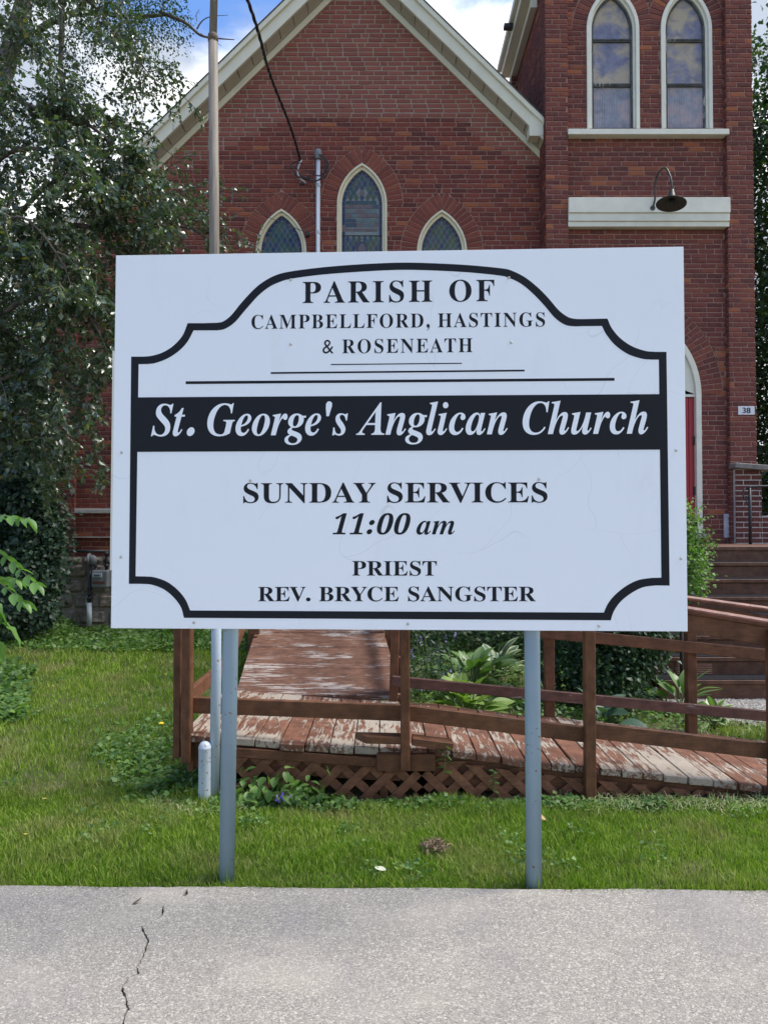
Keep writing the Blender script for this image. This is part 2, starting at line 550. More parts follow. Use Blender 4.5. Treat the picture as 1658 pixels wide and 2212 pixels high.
def grassmat(name):
    t = NT(name)
    c = t.ramp(t.rnd(), [(0.0, (0.105, 0.19, 0.018)), (0.5, (0.19, 0.305, 0.026)), (0.85, (0.30, 0.405, 0.05)), (0.95, (0.38, 0.40, 0.14)), (1.0, (0.50, 0.44, 0.24))])
    n = t.noise(t.pos(), 1.6, 5, 0.6)
    c = t.mix(t.ramp(n, [(0.48, 0.0), (0.66, 0.65)]), c, (0.34, 0.30, 0.15))
    n2 = t.noise(t.pos(), 0.9, 3)
    c = t.mix(t.ramp(n2, [(0.35, 0.30), (0.6, 0.0)]), c, (0.07, 0.15, 0.02))
    n3 = t.noise(t.pos(), 5.5, 4, 0.65)
    c = t.mix(t.ramp(n3, [(0.52, 0.0), (0.72, 0.5)]), c, (0.24, 0.36, 0.05))
    c = t.mix(t.ramp(n3, [(0.30, 0.45), (0.45, 0.0)]), c, (0.10, 0.12, 0.04))
    t.col(c)
    t.rough(0.55)
    t.b.inputs['Specular IOR Level'].default_value = 0.3
    tr = t.n('ShaderNodeBsdfTranslucent')
    t.l(t.mix(1.0, c, (1.3, 1.6, 0.6), 'MULTIPLY'), tr.inputs[0])
    ms = t.n('ShaderNodeMixShader')
    ms.inputs[0].default_value = 0.3
    t.l(t.b.outputs[0], ms.inputs[1])
    t.l(tr.outputs[0], ms.inputs[2])
    t.l(ms.outputs[0], t.o.inputs[0])
    return t.m
M['grass'] = grassmat('lawn_grass_blades')

def unit(a):
    return a / np.maximum(np.linalg.norm(a, axis=1, keepdims=True), 1e-9)
def leaves(name, P, D, N, size, mat, parent=None, wid=0.3, fold=0.12):
    """five-vertex folded leaves: P base, D axis, N up, size length (arrays)"""
    P = np.asarray(P, float); n = len(P)
    D = unit(np.asarray(D, float)); N = np.asarray(N, float)
    Sx = unit(np.cross(D, N)); N = np.cross(Sx, D)
    L = np.asarray(size, float).reshape(-1, 1) * np.ones((n, 1))
    b = P
    l_ = P + D * L * 0.42 - Sx * L * wid + N * L * fold
    r_ = P + D * L * 0.42 + Sx * L * wid + N * L * fold
    m_ = P + D * L * 0.48
    t_ = P + D * L - N * L * fold
    V = np.stack([b, l_, r_, m_, t_], 1).reshape(-1, 3)
    base = (np.arange(n) * 5)[:, None]
    F = np.concatenate([base + np.array(q) for q in ((0, 2, 3), (0, 3, 1), (3, 2, 4), (3, 4, 1))], 1).reshape(-1, 3)
    return npmesh(name, V, F, mat, parent)
def blob_leaves(centres, radii, count, size, droop=0.3, shell=0.35, jit=1.0):
    """leaf positions in ellipsoids, thicker towards the outside and gathered into clumps"""
    Ps, Ds = [], []
    vol = np.array([a * b * c for a, b, c in radii]) ** 0.67
    share = vol / vol.sum()
    for (c, r_, s_) in zip(centres, radii, share):
        k = max(1, int(count * s_ / 9))
        u = unit(rng.normal(size=(k, 3))) * (shell + (1 - shell) * rng.random((k, 1)) ** 0.6)
        cl = np.array(c) + u * np.array(r_)
        q = cl[:, None, :] + rng.normal(size=(k, 9, 3)) * size * 1.5 * jit
        Ps.append(q.reshape(-1, 3))
        out = np.repeat(u, 9, 0)
        Ds.append(out * 0.7 + rng.normal(size=out.shape) * 0.6 + np.array([0, 0, -droop]))
    P, D = np.concatenate(Ps), np.concatenate(Ds)
    N = rng.normal(size=P.shape) * 0.45 + np.array([0, -0.25, 1.0])
    return P, D, N
def smooth_path(pts, k=6):
    """Catmull-Rom through pts"""
    p = [Vector(q) for q in pts]
    p = [p[0] * 2 - p[1]] + p + [p[-1] * 2 - p[-2]]
    out = []
    for i in range(1, len(p) - 2):
        for j in range(k):
            t = j / k
            a, b, c, d = p[i - 1], p[i], p[i + 1], p[i + 2]
            out.append(0.5 * ((2 * b) + (c - a) * t + (2 * a - 5 * b + 4 * c - d) * t * t + (3 * b - a - 3 * c + d) * t ** 3))
    out.append(p[-2])
    return out

K = 1658 / 1919
# ------------------------------------------------------------ ground
def build_ground():
    xs = np.concatenate([[-400, -120, -50, -30], np.linspace(-16, 16, 161), [30, 50, 120, 400]])
    ys = np.concatenate([[-300, -60, -20, 0, 3.1, 3.2], np.linspace(3.24, 14, 110), [16, 20, 30, 60, 150, 500]])
    V = np.array([(x, y, gz(x, y) + (rng.normal() * 0.006 if 3.24 < y < 14 else 0)) for y in ys for x in xs])
    nx = len(xs)
    F = []
    for j in range(len(ys) - 1):
        for i in range(nx - 1):
            a = j * nx + i
            F += [(a, a + 1, a + nx + 1), (a, a + nx + 1, a + nx)]
    t = NT('lawn_soil')
    p = t.pos()
    c = t.mix(t.noise(p, 9, 6, 0.7), (0.045, 0.055, 0.018), (0.13, 0.14, 0.045))
    c = t.mix(t.ramp(t.noise(p, 1.6, 5, 0.6), [(0.50, 0.0), (0.68, 0.8)]), c, (0.22, 0.19, 0.10))
    t.col(c)
    t.rough(0.95)
    t.bump(t.noise(p, 120, 4), 0.8, 0.02)
    o = npmesh('ground', V, F, t.m, smooth=True)
    tag(o, kind='structure')
build_ground()

def concrete_mat(name):
    t = NT(name)
    p = t.pos()
    f = t.noise(p, 210, 4, 0.8)
    vo = t.n('ShaderNodeTexVoronoi')
    t.l(p, vo.inputs['Vector'])
    vo.inputs['Scale'].default_value = 175
    g = t.n('ShaderNodeSeparateColor')
    t.l(vo.outputs['Color'], g.inputs[0])
    mid = t.noise(p, 60, 5, 0.7)
    c = t.ramp(g.outputs[0], [(0.0, (0.10, 0.088, 0.082)), (0.3, (0.235, 0.215, 0.185)), (0.72, (0.35, 0.32, 0.275)), (0.9, (0.50, 0.47, 0.39)), (1.0, (0.72, 0.69, 0.60))])
    c = t.mix(0.45, c, t.ramp(f, [(0.34, (0.07, 0.062, 0.06)), (0.5, (0.28, 0.26, 0.225)), (0.66, (0.66, 0.63, 0.54))]))
    c = t.mix(t.ramp(mid, [(0.40, 0.0), (0.7, 0.4)]), c, (0.24, 0.225, 0.215))
    big = t.noise(t.pos((1, 1.6, 1)), 1.6, 5, 0.6)
    c = t.mix(t.ramp(big, [(0.50, 0.0), (0.70, 0.35)]), c, (0.50, 0.45, 0.38))
    b2 = t.noise(t.pos((1.7, 1, 1)), 1.1, 4, 0.6)
    c = t.mix(t.ramp(b2, [(0.34, 0.35), (0.5, 0.0)]), c, (0.20, 0.19, 0.20))
    c = t.mix(1.0, c, (0.99, 0.985, 0.97), 'MULTIPLY')
    t.col(c)
    t.rough(0.9)
    t.b.inputs['Specular IOR Level'].default_value = 0.3
    t.bump(t.math('ADD', t.math('MULTIPLY', f, 0.6), g.outputs[1]), 0.5, 0.0025)
    return t.m
M['concrete'] = concrete_mat('worn_concrete')

def build_pavement():
    edge = []
    x = -9.0
    while x < 9:
        y = 3.258 - 0.012 * x + 0.004 * math.sin(x * 7.3) + random.uniform(-0.003, 0.003)
        edge.append((x, y))
        x += 0.03 if abs(x) < 2.5 else 0.5
    outer = [(-9, -6), (9, -6)] + edge[::-1]
    def crack(pts, wd):
        g = [(at(a * K, b * K, 1) - Vector((0, 0, EYE))) for a, b in pts]
        pl = [(q.x * EYE / -q.z, q.y * EYE / -q.z) for q in g]
        L, Rr = [], []
        fine = []
        for i in range(len(pl) - 1):
            for k in range(4):
                t = k / 4
                fine.append((pl[i][0] + (pl[i + 1][0] - pl[i][0]) * t, pl[i][1] + (pl[i + 1][1] - pl[i][1]) * t, wd[i] + (wd[i + 1] - wd[i]) * t))
        fine.append((*pl[-1], wd[-1]))
        for i, (a, b, c) in enumerate(fine):
            j = random.uniform(-0.0028, 0.0028)
            h = max(0.0016, c * 0.9 * random.uniform(0.55, 1.3))
            L.append((a + j - h, b + random.uniform(-0.002, 0.002)))
            Rr.append((a + j + h, b + random.uniform(-0.002, 0.002)))
        return L + Rr[::-1]
    n = lambda u, v: (u / 2.5717, 1700 + v / 2.572)
    c1 = crack([n(910, 1580), n(925, 1630), n(955, 1670), n(935, 1730), n(918, 1790), n(880, 1850), n(893, 1890), n(830, 1915), n(785, 1970), n(790, 2010), n(812, 2050), n(815, 2090), n(825, 2120), n(800, 2170), n(792, 2215), n(770, 2290), n(772, 2400)],
               [0.002, 0.006, 0.0045, 0.004, 0.003, 0.002, 0.0045, 0.002, 0.0035, 0.006, 0.002, 0.004, 0.005, 0.003, 0.004, 0.004, 0.003])
    c2 = crack([n(1052, 1450), n(1046, 1480), n(1040, 1520)], [0.001, 0.006, 0.004])
    c3 = crack([n(1200, 1348), n(1190, 1380), n(1178, 1395)], [0.002, 0.011, 0.004])
    me = fill2d([outer, c1, c2, c3], 0.06)
    me.materials.clear()
    me.materials.append(M['concrete'])
    o = bpy.data.objects.new('pavement', me)
    C.objects.link(o)
    o.location.z = -0.06
    tag(o, kind='structure')
build_pavement()

# ------------------------------------------------------------ brickwork
NF = 10.9                      # nave front
TF, TR_ = 10.51, 10.60         # tower buttress face, tower recess face
church = thing('church', 'red brick church with pointed windows and a square tower', 'church', (0, NF, 0.1))
def child(o, parent=church):
    """hang a world-space mesh on a thing without moving it"""
    o.parent = parent
    o.matrix_parent_inverse = parent.matrix_basis.inverted() if parent.parent is None else (parent.parent.matrix_basis @ parent.matrix_basis).inverted()
    return o
BR = []                        # every brick: dict(poly, org, u, n, mat, full)
COURSE, BL, JN = 0.0685, 0.202, 0.0145
def arch_hw(z, zs, hw, rise, t=0.0):
    c = (rise * rise - hw * hw) / (2 * hw)
    Rr = hw + c
    if z <= zs:
        return hw
    h = z - zs
    q = (Rr + t) ** 2 - h * h
    return max(0, math.sqrt(q) - c) if q > 0 else 0
def lay(org, u, n, u0, u1, z0, z1, matf, excl=None, clips=(), length=BL, phase=0.0, course=COURSE):
    k = 0
    nrow = int(round((z1 - z0) / course))
    for r_ in range(nrow):
        za = z0 + r_ * course
        zb = za + course - JN
        off = (phase + (0.5 if r_ % 2 else 0.0)) * (length + JN) + random.uniform(-0.02, 0.02)
        x = u0 - off
        while x < u1:
            L = length * random.uniform(0.965, 1.035)
            if random.random() < 0.03: L = length * 0.48
            a, b = max(x, u0), min(x + L, u1)
            x += L + JN
            if b - a < 0.02: continue
            jz = random.uniform(-0.0015, 0.0015)
            pieces = [[(a, za + jz), (b, za + jz), (b, zb + jz), (a, zb + jz)]]
            full = (b - a) > 0.9 * length and (b - a) < 1.1 * length
            if excl:
                for (cx, ff) in excl:
                    nxt = []
                    for pc in pieces:
                        pa, pb = pc[0][0], pc[1][0]
                        ha, hb = ff(za), ff(zb)
                        hm = max(ha, hb)
                        if hm <= 0 or pb < cx - hm or pa > cx + hm:
                            nxt.append(pc)
                            continue
                        full = False
                        g = 0.008
                        if ha > 0 or hb > 0:
                            lb, lt = min(pb, cx - ha - g), min(pb, cx - hb - g)
                            if lb - pa > 0.015 or lt - pa > 0.015:
                                nxt.append([(pa, za), (max(lb, pa + .004), za), (max(lt, pa + .004), zb), (pa, zb)])
                            rb, rt = max(pa, cx + ha + g), max(pa, cx + hb + g)
                            if pb - rb > 0.015 or pb - rt > 0.015:
                                nxt.append([(min(rb, pb - .004), za), (pb, za), (pb, zb), (min(rt, pb - .004), zb)])
                    pieces = nxt
            for pc in pieces:
                for (ca, cb, cc_) in clips:
                    before = area2(pc) if len(pc) > 2 else 0
                    pc = clip(pc, ca, cb, cc_)
                    if len(pc) < 3: break
                    if area2(pc) < before - 1e-6: full = False
                if len(pc) < 3 or area2(pc) < 3e-4: continue
                mx_ = sum(p[0] for p in pc) / len(pc)
                BR.append(dict(poly=pc, org=org, u=u, n=n, mat=matf(mx_, za), full=full))
def ring(org, u, n, cx, zs, hw, rise, t, mat, stop_u=None, wd=0.072, parts=1):
    c = (rise * rise - hw * hw) / (2 * hw)
    Rr = hw + c
    amax = math.acos(c / (Rr + t))
    nn = int((Rr + t / 2) * amax / wd)
    for sgn in (-1, 1):
        for i in range(nn + 1):
            a0, a1 = i * wd / (Rr + t / 2), (i + 1) * wd / (Rr + t / 2) - JN / (Rr + t / 2)
            for q in range(parts):
                ra = Rr + 0.006 + t * q / parts
                rb = Rr + t * (q + 1) / parts - 0.008 + random.uniform(-.003, .003)
                if parts > 1:
                    sh = (0.12 if i % 2 else -0.12) * t
                    if q == 0: rb += sh
                    else: ra += sh
                pl = [(ra * math.cos(a0) - c, zs + ra * math.sin(a0)), (rb * math.cos(a0) - c, zs + rb * math.sin(a0)),
                      (rb * math.cos(a1) - c, zs + rb * math.sin(a1)), (ra * math.cos(a1) - c, zs + ra * math.sin(a1))]
                pl = clip(pl, -1, 0, -0.005)
                if len(pl) < 3: continue
                pl = [(cx + sgn * p[0], p[1]) for p in pl]
                if sgn < 0: pl = pl[::-1]
                if stop_u:
                    pl = clip(pl, stop_u[0], 0, stop_u[1])
                    if len(pl) < 3: continue
                if area2(pl) < 3e-4: continue
                BR.append(dict(poly=pl, org=org, u=u, n=n, mat=mat, full=False))
X_, Y_ = Vector((1, 0, 0)), Vector((0, 1, 0))
# gable line measured on the wall
GL = at(470.4, 240.7, NF); GR = at(1053, 233, NF)
APX = ((GL.z - GR.z) / 0.99 - 0 + GL.x * -1 * -1 * 0) if False else None
ax_ = (GR.x + GL.x) / 2 + (GR.z - GL.z) / (2 * 0.99)
az_ = GL.z + 0.99 * (ax_ - GL.x)
XL, XT = -4.74, 2.234          # nave left corner, tower left face
def pxw(px, py, Y): 
    q = at(px, py, Y)
    return q.x, q.z
# windows in the nave: centre x, spring z, half width, rise
def px_arch(cx, top, spring, half, Y):
    a = at(cx, top, Y); b = at(cx, spring, Y)
    return a.x, b.z, half * Y / 1659, a.z - b.z
WC = px_arch(781.5, 352, 441, 54.5, NF)
WL = px_arch(607.4, 451, 541, 55, NF)
WR = px_arch(954.0, 453, 543, 54.5, NF)
RT = 0.235
zsill = 1.81
nave_ex = []
for (cx, zs, hw, ri) in (WC, WL, WR):
    def f(z, zs=zs, hw=hw, ri=ri):
        if z < zsill: return 0
        return arch_hw(z, zs, hw, ri, RT) if z > zs else hw
    nave_ex.append((cx, f))
# the old brick reaches up to a stepped line, newer brick above
o1 = at(629, 250, NF); o2 = at(975, 250, NF); o3 = at(450, 343, NF); o4 = at(1111, 352, NF)
def nave_mat(x, z):
    if z > o1.z - 0.03: return 'brick_new'
    if x < o1.x and (z - o3.z) > (x - o3.x) * (o1.z - o3.z) / (o1.x - o3.x): return 'brick_new'
    if x > o2.x and z > o2.z + (x - o2.x) * (o4.z - o2.z) / (o4.x - o2.x) and z > o4.z - 0.05: return 'brick_new'
    return 'brick_old'
ZB = 1.145
gab = [(-0.99, 1, az_ - 0.99 * ax_ + 0.05), (0.99, 1, az_ + 0.99 * ax_ + 0.05)]
lay(Vector((0, NF, 0)), X_, -Y_, XL + 0.38, XT, ZB, az_ + 0.1, nave_mat, nave_ex, gab)
# left corner buttress stands 6 cm proud
lay(Vector((0, NF - 0.06, 0)), X_, -Y_, XL, XL + 0.37, ZB, 5.2, lambda x, z: 'brick_old')
lay(Vector((XL + 0.37, 0, 0)), Y_, X_, NF - 0.058, NF, ZB, 5.2, lambda x, z: 'brick_old')
for (cx, zs, hw, ri) in (WC, WL, WR):
    ring(Vector((0, NF, 0)), X_, -Y_, cx, zs, hw, ri, RT, 'brick_arch')
# tower
XR = 5.11
XB0, XB1 = 2.553, 4.745
tw = []
for (a, b) in ((1265, 1380), (1425, 1537)):
    cpx = (a + b) / 2
    tw.append((at(cpx, 60, TR_).x, at(cpx, 62, TR_).z, (b - a) / 2 * TR_ / 1659, 0.60))
zsill_t = at(1400, 278, TR_).z
mid_t = (tw[0][0] + tw[1][0]) / 2
DW = (at(1404, 851, TR_).x, at(1404, 851, TR_).z, 110 * TR_ / 1659, 171.7 * TR_ / 1659)
DT = 0.30
tex = []
for (cx, zs, hw, ri) in tw:
    tex.append((cx, lambda z, zs=zs, hw=hw, ri=ri: (arch_hw(z, zs, hw, ri, 0.2) if z > zs else hw) if z > zsill_t - 0.08 else 0))
tex.append((DW[0], lambda z: arch_hw(z, DW[1], DW[2], DW[3], DT) if z > DW[1] else (DW[2] if z > 1.45 else 0)))
beam_z = (at(1400, 485, TF).z, at(1400, 425, TF).z)
tm = lambda x, z: 'brick_tower'
lay(Vector((0, TR_, 0)), X_, -Y_, XB0, XB1, 1.32, 9.35, tm, tex)
lay(Vector((0, TF, 0)), X_, -Y_, XT, XB0, 0.95, 9.35, tm)
lay(Vector((0, TF, 0)), X_, -Y_, XB1, XR, 0.95, 9.35, tm, phase=0.2)
lay(Vector((XB1, 0, 0)), Y_, -X_, TF + 0.002, TR_, 0.95, 9.35, tm)
lay(Vector((XT, 0, 0)), Y_, -X_, TF + 0.002, NF, 0.95, 9.35, tm)
lay(Vector((XT, 0, 0)), Y_, -X_, NF, 12.7, 6.3, 9.35, tm, phase=0.3)
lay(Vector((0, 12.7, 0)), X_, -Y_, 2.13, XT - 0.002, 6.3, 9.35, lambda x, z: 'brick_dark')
for i, (cx, zs, hw, ri) in enumerate(tw):
    ring(Vector((0, TR_, 0)), X_, -Y_, cx, zs, hw, ri, 0.2, 'brick_tower', (1, mid_t - 0.005) if i == 0 else (-1, -mid_t - 0.005))
ring(Vector((0, TR_, 0)), X_, -Y_, DW[0], DW[1], DW[2], DW[3], DT, 'brick_tower', parts=2)

def emit_bricks():
    face = at(240, 1357, 3.3), at(1484, 540, 3.3)
    def seen(b):
        c = Vector((0, 0, 0))
        k = len(b['poly'])
        cx = sum(p[0] for p in b['poly']) / k
        cz = sum(p[1] for p in b['poly']) / k
        P = b['org'] + b['u'] * cx + Vector((0, 0, cz))
        px, py = 829 + 1659 * P.x / P.y, 1146 - 1659 * (P.z - EYE) / P.y
        b['P'] = P
        if not (5 < px < 1653 and 5 < py < 2200): return 0
        if 232 < px < 1490 and 540 < py < 1366: return 0
        if b['n'].y > -0.5: return 0
        if px < 470 and py < 900: return 0
        return area2(b['poly']) / P.y ** 2
    full = sorted([b for b in BR if b['full'] and seen(b) > 0], key=lambda b: -seen(b))
    nt_ = [b for b in full if b['mat'] in ('brick_tower',)][:175]
    nn = [b for b in full if b['mat'] in ('brick_old', 'brick_new')]
    random.shuffle(nn)
    nn = sorted(nn, key=lambda b: abs(b['P'].x - 0.1) + abs(b['P'].z - 6.2))[:125]
    ids = {id(b) for b in nt_ + nn}
    proto = {}
    for mk in ('brick_tower', 'brick_old', 'brick_new'):
        proto[mk] = []
        for v in range(5):
            mb = MB()
            e = [random.uniform(-0.003, 0.003) for _ in range(8)]
            hw, hh = BL / 2, (COURSE - JN) / 2
            mb.prism([(-hw + e[0], -hh + e[1] * .5), (hw + e[2], -hh + e[3] * .5), (hw + e[4], hh + e[5] * .5), (-hw + e[6], hh + e[7] * .5)], -random.uniform(0.0, 0.003), 0.012, 0, 0.005)
            me = bpy.data.meshes.new('brick')
            me.from_pydata(mb.v, [], mb.f)
            me.materials.append(M[mk])
            proto[mk].append(me)
    for b in nt_ + nn:
        o = bpy.data.objects.new('brick', random.choice(proto[b['mat']]))
        C.objects.link(o)
        o.location = b['P']
        wd = max(p[0] for p in b['poly']) - min(p[0] for p in b['poly'])
        o.scale.x = wd / BL
        child(o)
    names = {'brick_old': 'old_brickwork', 'brick_new': 'new_brickwork', 'brick_tower': 'tower_brickwork', 'brick_arch': 'arch_brickwork', 'brick_dark': 'dark_brickwork'}
    keys = list(names)
    mb = MB()
    for b in BR:
        if id(b) in ids: continue
        t = MB()
        t.prism([(q_[0] + random.uniform(-.0016, .0016), q_[1] + random.uniform(-.0016, .0016)) for q_ in b['poly']], -random.uniform(0.0, 0.005), 0.012, 0, 0.005)
        flip = b['u'].cross(Vector((0, 0, 1))).dot(b['n']) < 0
        vs = [b['org'] + b['u'] * p[0] - b['n'] * p[1] + Vector((0, 0, p[2])) for p in t.v]
        mb.add(vs, [f[::-1] if flip else f for f in t.f], keys.index(b['mat']))
    o = mb.build('brick', [M[k] for k in keys])
    tag(child(o), kind='stuff')
emit_bricks()

# mortar bodies behind the bricks, with the window openings cut through
def wall_sheet(name, outer, holes, Y, thick, mat):
    me = fill2d([outer] + holes, thick / 2)
    me.materials.clear()
    me.materials.append(M[mat])
    me.transform(Matrix.Rotation(math.pi / 2, 4, 'X'))
    o = bpy.data.objects.new(name, me)
    C.objects.link(o)
    o.location = (0, Y + thick / 2, 0)
    return child(o)
def arch_outline(cx, zs, hw, ri, zb, n=14, off=0.0):
    c = (ri * ri - hw * hw) / (2 * hw)
    Rr = hw + c + off
    am = math.acos(min(1, c / Rr))
    right = [(cx + Rr * math.cos(am * i / n) - c, zs + Rr * math.sin(am * i / n)) for i in range(n + 1)]
    left = [(2 * cx - p[0], p[1]) for p in right[::-1]][1:]
    return [(cx - hw - off, zb), (cx + hw + off, zb)] + right + left
eave = lambda x: az_ - 0.99 * abs(x - ax_)
holes = [arch_outline(*wn, zsill) for wn in (WC, WL, WR)]
wall_old = wall_sheet('nave_wall', [(XL + 0.012, -0.3), (XT + 0.05, -0.3), (XT + 0.05, eave(XT)), (ax_, az_ + 0.05), (XL + 0.012, eave(XL))], holes, NF + 0.008, 0.3, 'mortar_old')
# the newer mortar is a thin skim over the top of the gable
st = []
rows = int((az_ - ZB) / COURSE)
def skim():
    mb = MB()
    for r_ in range(rows):
        za = ZB + r_ * COURSE - JN / 2
        lim_l, lim_r = XL + 0.01, XT
        xl = max(lim_l, ax_ - (az_ + 0.04 - za - COURSE) / 0.99)
        xr = min(lim_r, ax_ + (az_ + 0.04 - za - COURSE) / 0.99)
        x = xl
        run = None
        while x < xr:
            new = nave_mat(x, za + 0.006) == 'brick_new'
            if new and run is None: run = x
            if (not new) and run is not None:
                mb.box(run, x, NF + 0.0065, NF + 0.02, za, za + COURSE)
                run = None
            x += 0.05
        if run is not None: mb.box(run, xr, NF + 0.0065, NF + 0.02, za, za + COURSE)
    child(mb.build('gable_mortar', M['mortar_new']))
skim()
def bodies():
    mb = MB()
    mb.box(XL + 0.008, XL + 0.362, NF - 0.052, NF + 0.02, -0.3, 5.2)           # corner buttress
    child(mb.build('corner_buttress', M['mortar_old']))
    mb = MB()
    mb.box(XL + 0.02, XL + 0.3, NF + 0.31, 24, -0.3, 5.0)
    mb.box(2.0, 3.9, 13.2, 24, 0, 5.0)
    mb.box(XL + 0.02, 3.9, 23.7, 24, 0, 5.0)
    child(mb.build('side_wall', M['brick_old']))
bodies()
tower_holes = [arch_outline(*wn, zsill_t - 0.02) for wn in tw] + [arch_outline(*DW, 1.33)]
wall_sheet('tower_wall', [(XB0 - 0.05, -0.3), (XB1 + 0.02, -0.3), (XB1 + 0.02, 9.4), (XB0 - 0.05, 9.4)], tower_holes, TR_ + 0.008, 0.3, 'mortar_old')
mb = MB()
mb.box(XT + 0.008, XB0 - 0.008, TF + 0.008, TR_ + 0.3, -0.3, 9.4)
mb.box(XT + 0.008, XT + 0.3, TR_ + 0.301, 12.9, -0.3, 9.4)
mb.box(XB1 + 0.008, XR - 0.008, TF + 0.008, TR_ + 0.3, -0.3, 9.4)
mb.box(XR - 0.3, XR - 0.008, TR_ + 0.301, 12.9, -0.3, 9.4)
mb.box(2.138, XT + 0.006, 12.708, 12.9, 5.6, 9.4)
child(mb.build('tower_body', M['mortar_old']))
mb = MB()
mb.box(XT + 0.31, XR - 0.31, 12.6, 12.9, -0.3, 9.4)
mb.box(XT, XR, 10.6, 12.9, 9.401, 9.6)
child(mb.build('tower_back', M['dark']))

# ---- roof, barge boards, soffit
def rake(sgn):
    top = Vector((ax_, 0, az_))
    d = Vector((sgn * 1.0, 0, -0.99)).normalized()
    nrm = Vector((sgn * 0.99, 0, 1.0)).normalized()
    L = ((XT + 0.0) - ax_) / d.x if sgn > 0 else (XL - 0.35 - ax_) / d.x
    def slab(name, p0, p1, ya, yb, mat, s0=0.0, s1=None, bev=0.004, part=True):
        s1 = L if s1 is None else s1
        vs = []
        for s_ in (s0, s1):
            for pp in (p0, p1):
                for y in (ya, yb):
                    q = top + d * s_ + nrm * pp
                    if s_ == 0.0:           # meet on the ridge line
                        q = top + nrm * pp + d * (-(pp * nrm.x) / d.x)
                    if sgn > 0 and s_ == L:  # die into the tower side
                        q = q + d * ((XT - 0.003 - q.x) / d.x)
                    vs.append((q.x, y, q.z))
        mb = MB()
        mb.add(vs, [(0, 1, 3, 2), (4, 6, 7, 5), (0, 4, 5, 1), (2, 3, 7, 6), (0, 2, 6, 4), (1, 5, 7, 3)])
        o = mb.build(name, M[mat], bevel=bev)
        return child(o) if part else o
    slab('frieze_board', 0.0, 0.078, NF - 0.03, NF + 0.004, 'trim')
    slab('barge_board', 0.092, 0.235, NF - 0.285, NF - 0.25, 'trim')
    slab('crown_moulding', 0.2355, 0.30, NF - 0.325, NF - 0.25, 'trim')
    slab('roof_slope', 0.3005, 0.312, NF - 0.335, 24.2, 'shingle', bev=0)
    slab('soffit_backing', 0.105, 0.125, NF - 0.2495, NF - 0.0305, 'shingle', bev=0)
    slab('soffit_trim', 0.080, 0.0985, NF - 0.044, NF - 0.0305, 'trim_tan', bev=0)
    s_, i = 0.03, 0
    while s_ < L - 0.05:
        e = min(s_ + 0.262, L - 0.002)
        slab('soffit_panel', 0.088 + random.uniform(-0.001, 0.001), 0.104, NF - 0.2495, NF - 0.045, 'trim_tan', s_, e, 0.002)
        s_ += 0.274
rake(-1)
rake(1)
a = at(1150, 246, NF - 0.3); b = at(1178, 243, NF - 0.3)
mb = MB()
mb.box(2.03, XT - 0.004, NF - 0.29, NF - 0.1, a.z - 0.3, a.z)
child(mb.build('eave_return', M['trim'], bevel=0.004))

# ---- cornice along the tower's left side
mb = MB()
mb.box(2.0, XT - 0.003, 11.0, 12.95, 9.24, 9.36)
mb.box(1.94, XT - 0.003, 10.9, 13.0, 9.361, 9.46)
child(mb.build('side_cornice', M['trim'], bevel=0.006))
mb = MB()
mb.box(2.13, XT - 0.004, 11.0, 12.9, 9.12, 9.239)
child(mb.build('cornice_frieze', M['trim'], bevel=0.004))
mb = MB()
mb.box(1.86, 1.995, 11.7, 11.8, 9.30, 9.36)
child(mb.build('cornice_stub', M['metal_black']))

# ---- glass
def glassmat(name, c, rough=0.12, ripple=0.0, alt=None):
    t = NT(name)
    n = t.noise(t.pos(), 9, 5, 0.6)
    lo = tuple(x * 0.6 for x in c)
    cc_ = t.ramp(n, [(0.3, lo), (0.7, c)])
    if alt:
        n3 = t.noise(t.pos((1, 1, 1.2)), 3.0, 5, 0.6, 0.3)
        cc_ = t.mix(t.ramp(n3, [(0.44, 0.0), (0.6, 0.9)]), cc_, alt)  # cloudy patches of the second colour stand in for sky reflections
    t.col(cc_)
    t.rough(rough)
    t.b.inputs['Specular IOR Level'].default_value = 0.4
    if ripple:
        t.bump(t.noise(t.pos((1, 1, 3.2)), 45, 4, 0.6, 0.6), ripple, 0.01)
    return t.m
G = [glassmat('teal_glass', (0.030, 0.085, 0.095)), glassmat('green_glass', (0.055, 0.11, 0.065)), glassmat('blue_glass', (0.025, 0.05, 0.12)),
     glassmat('slate_glass', (0.055, 0.08, 0.12)), glassmat('olive_glass', (0.07, 0.10, 0.055))]
GNAVY = glassmat('navy_glass', (0.018, 0.035, 0.11))
GPINK = glassmat('mauve_glass', (0.16, 0.12, 0.13))
GPALE = glassmat('pale_glass', (0.13, 0.18, 0.19))
GDARK = glassmat('dark_glass', (0.03, 0.035, 0.04))
LEAD = simple('lead_came', (0.20, 0.235, 0.24), 0.5, 0.1, 20, 0.05)
GVIEW = glassmat('sky_reflection_glass', (0.25, 0.26, 0.38), 0.22, 0.8, (0.50, 0.42, 0.30))  # reflected sky is put into the glass colour
GRIB = glassmat('ribbed_glass', (0.42, 0.44, 0.54), 0.35, 0, (0.58, 0.46, 0.48))
def ribs(m):
    t = m.node_tree
    b = t.nodes['Principled BSDF']
    wv = t.nodes.new('ShaderNodeTexWave')
    g = t.nodes.new('ShaderNodeNewGeometry')
    t.links.new(g.outputs['Position'], wv.inputs['Vector'])
    wv.inputs['Scale'].default_value = 13
    bp = t.nodes.new('ShaderNodeBump')
    bp.inputs['Strength'].default_value = 0.9
    bp.inputs['Distance'].default_value = 0.012
    t.links.new(wv.outputs[1], bp.inputs['Height'])
    t.links.new(bp.outputs[0], b.inputs['Normal'])
ribs(GRIB)

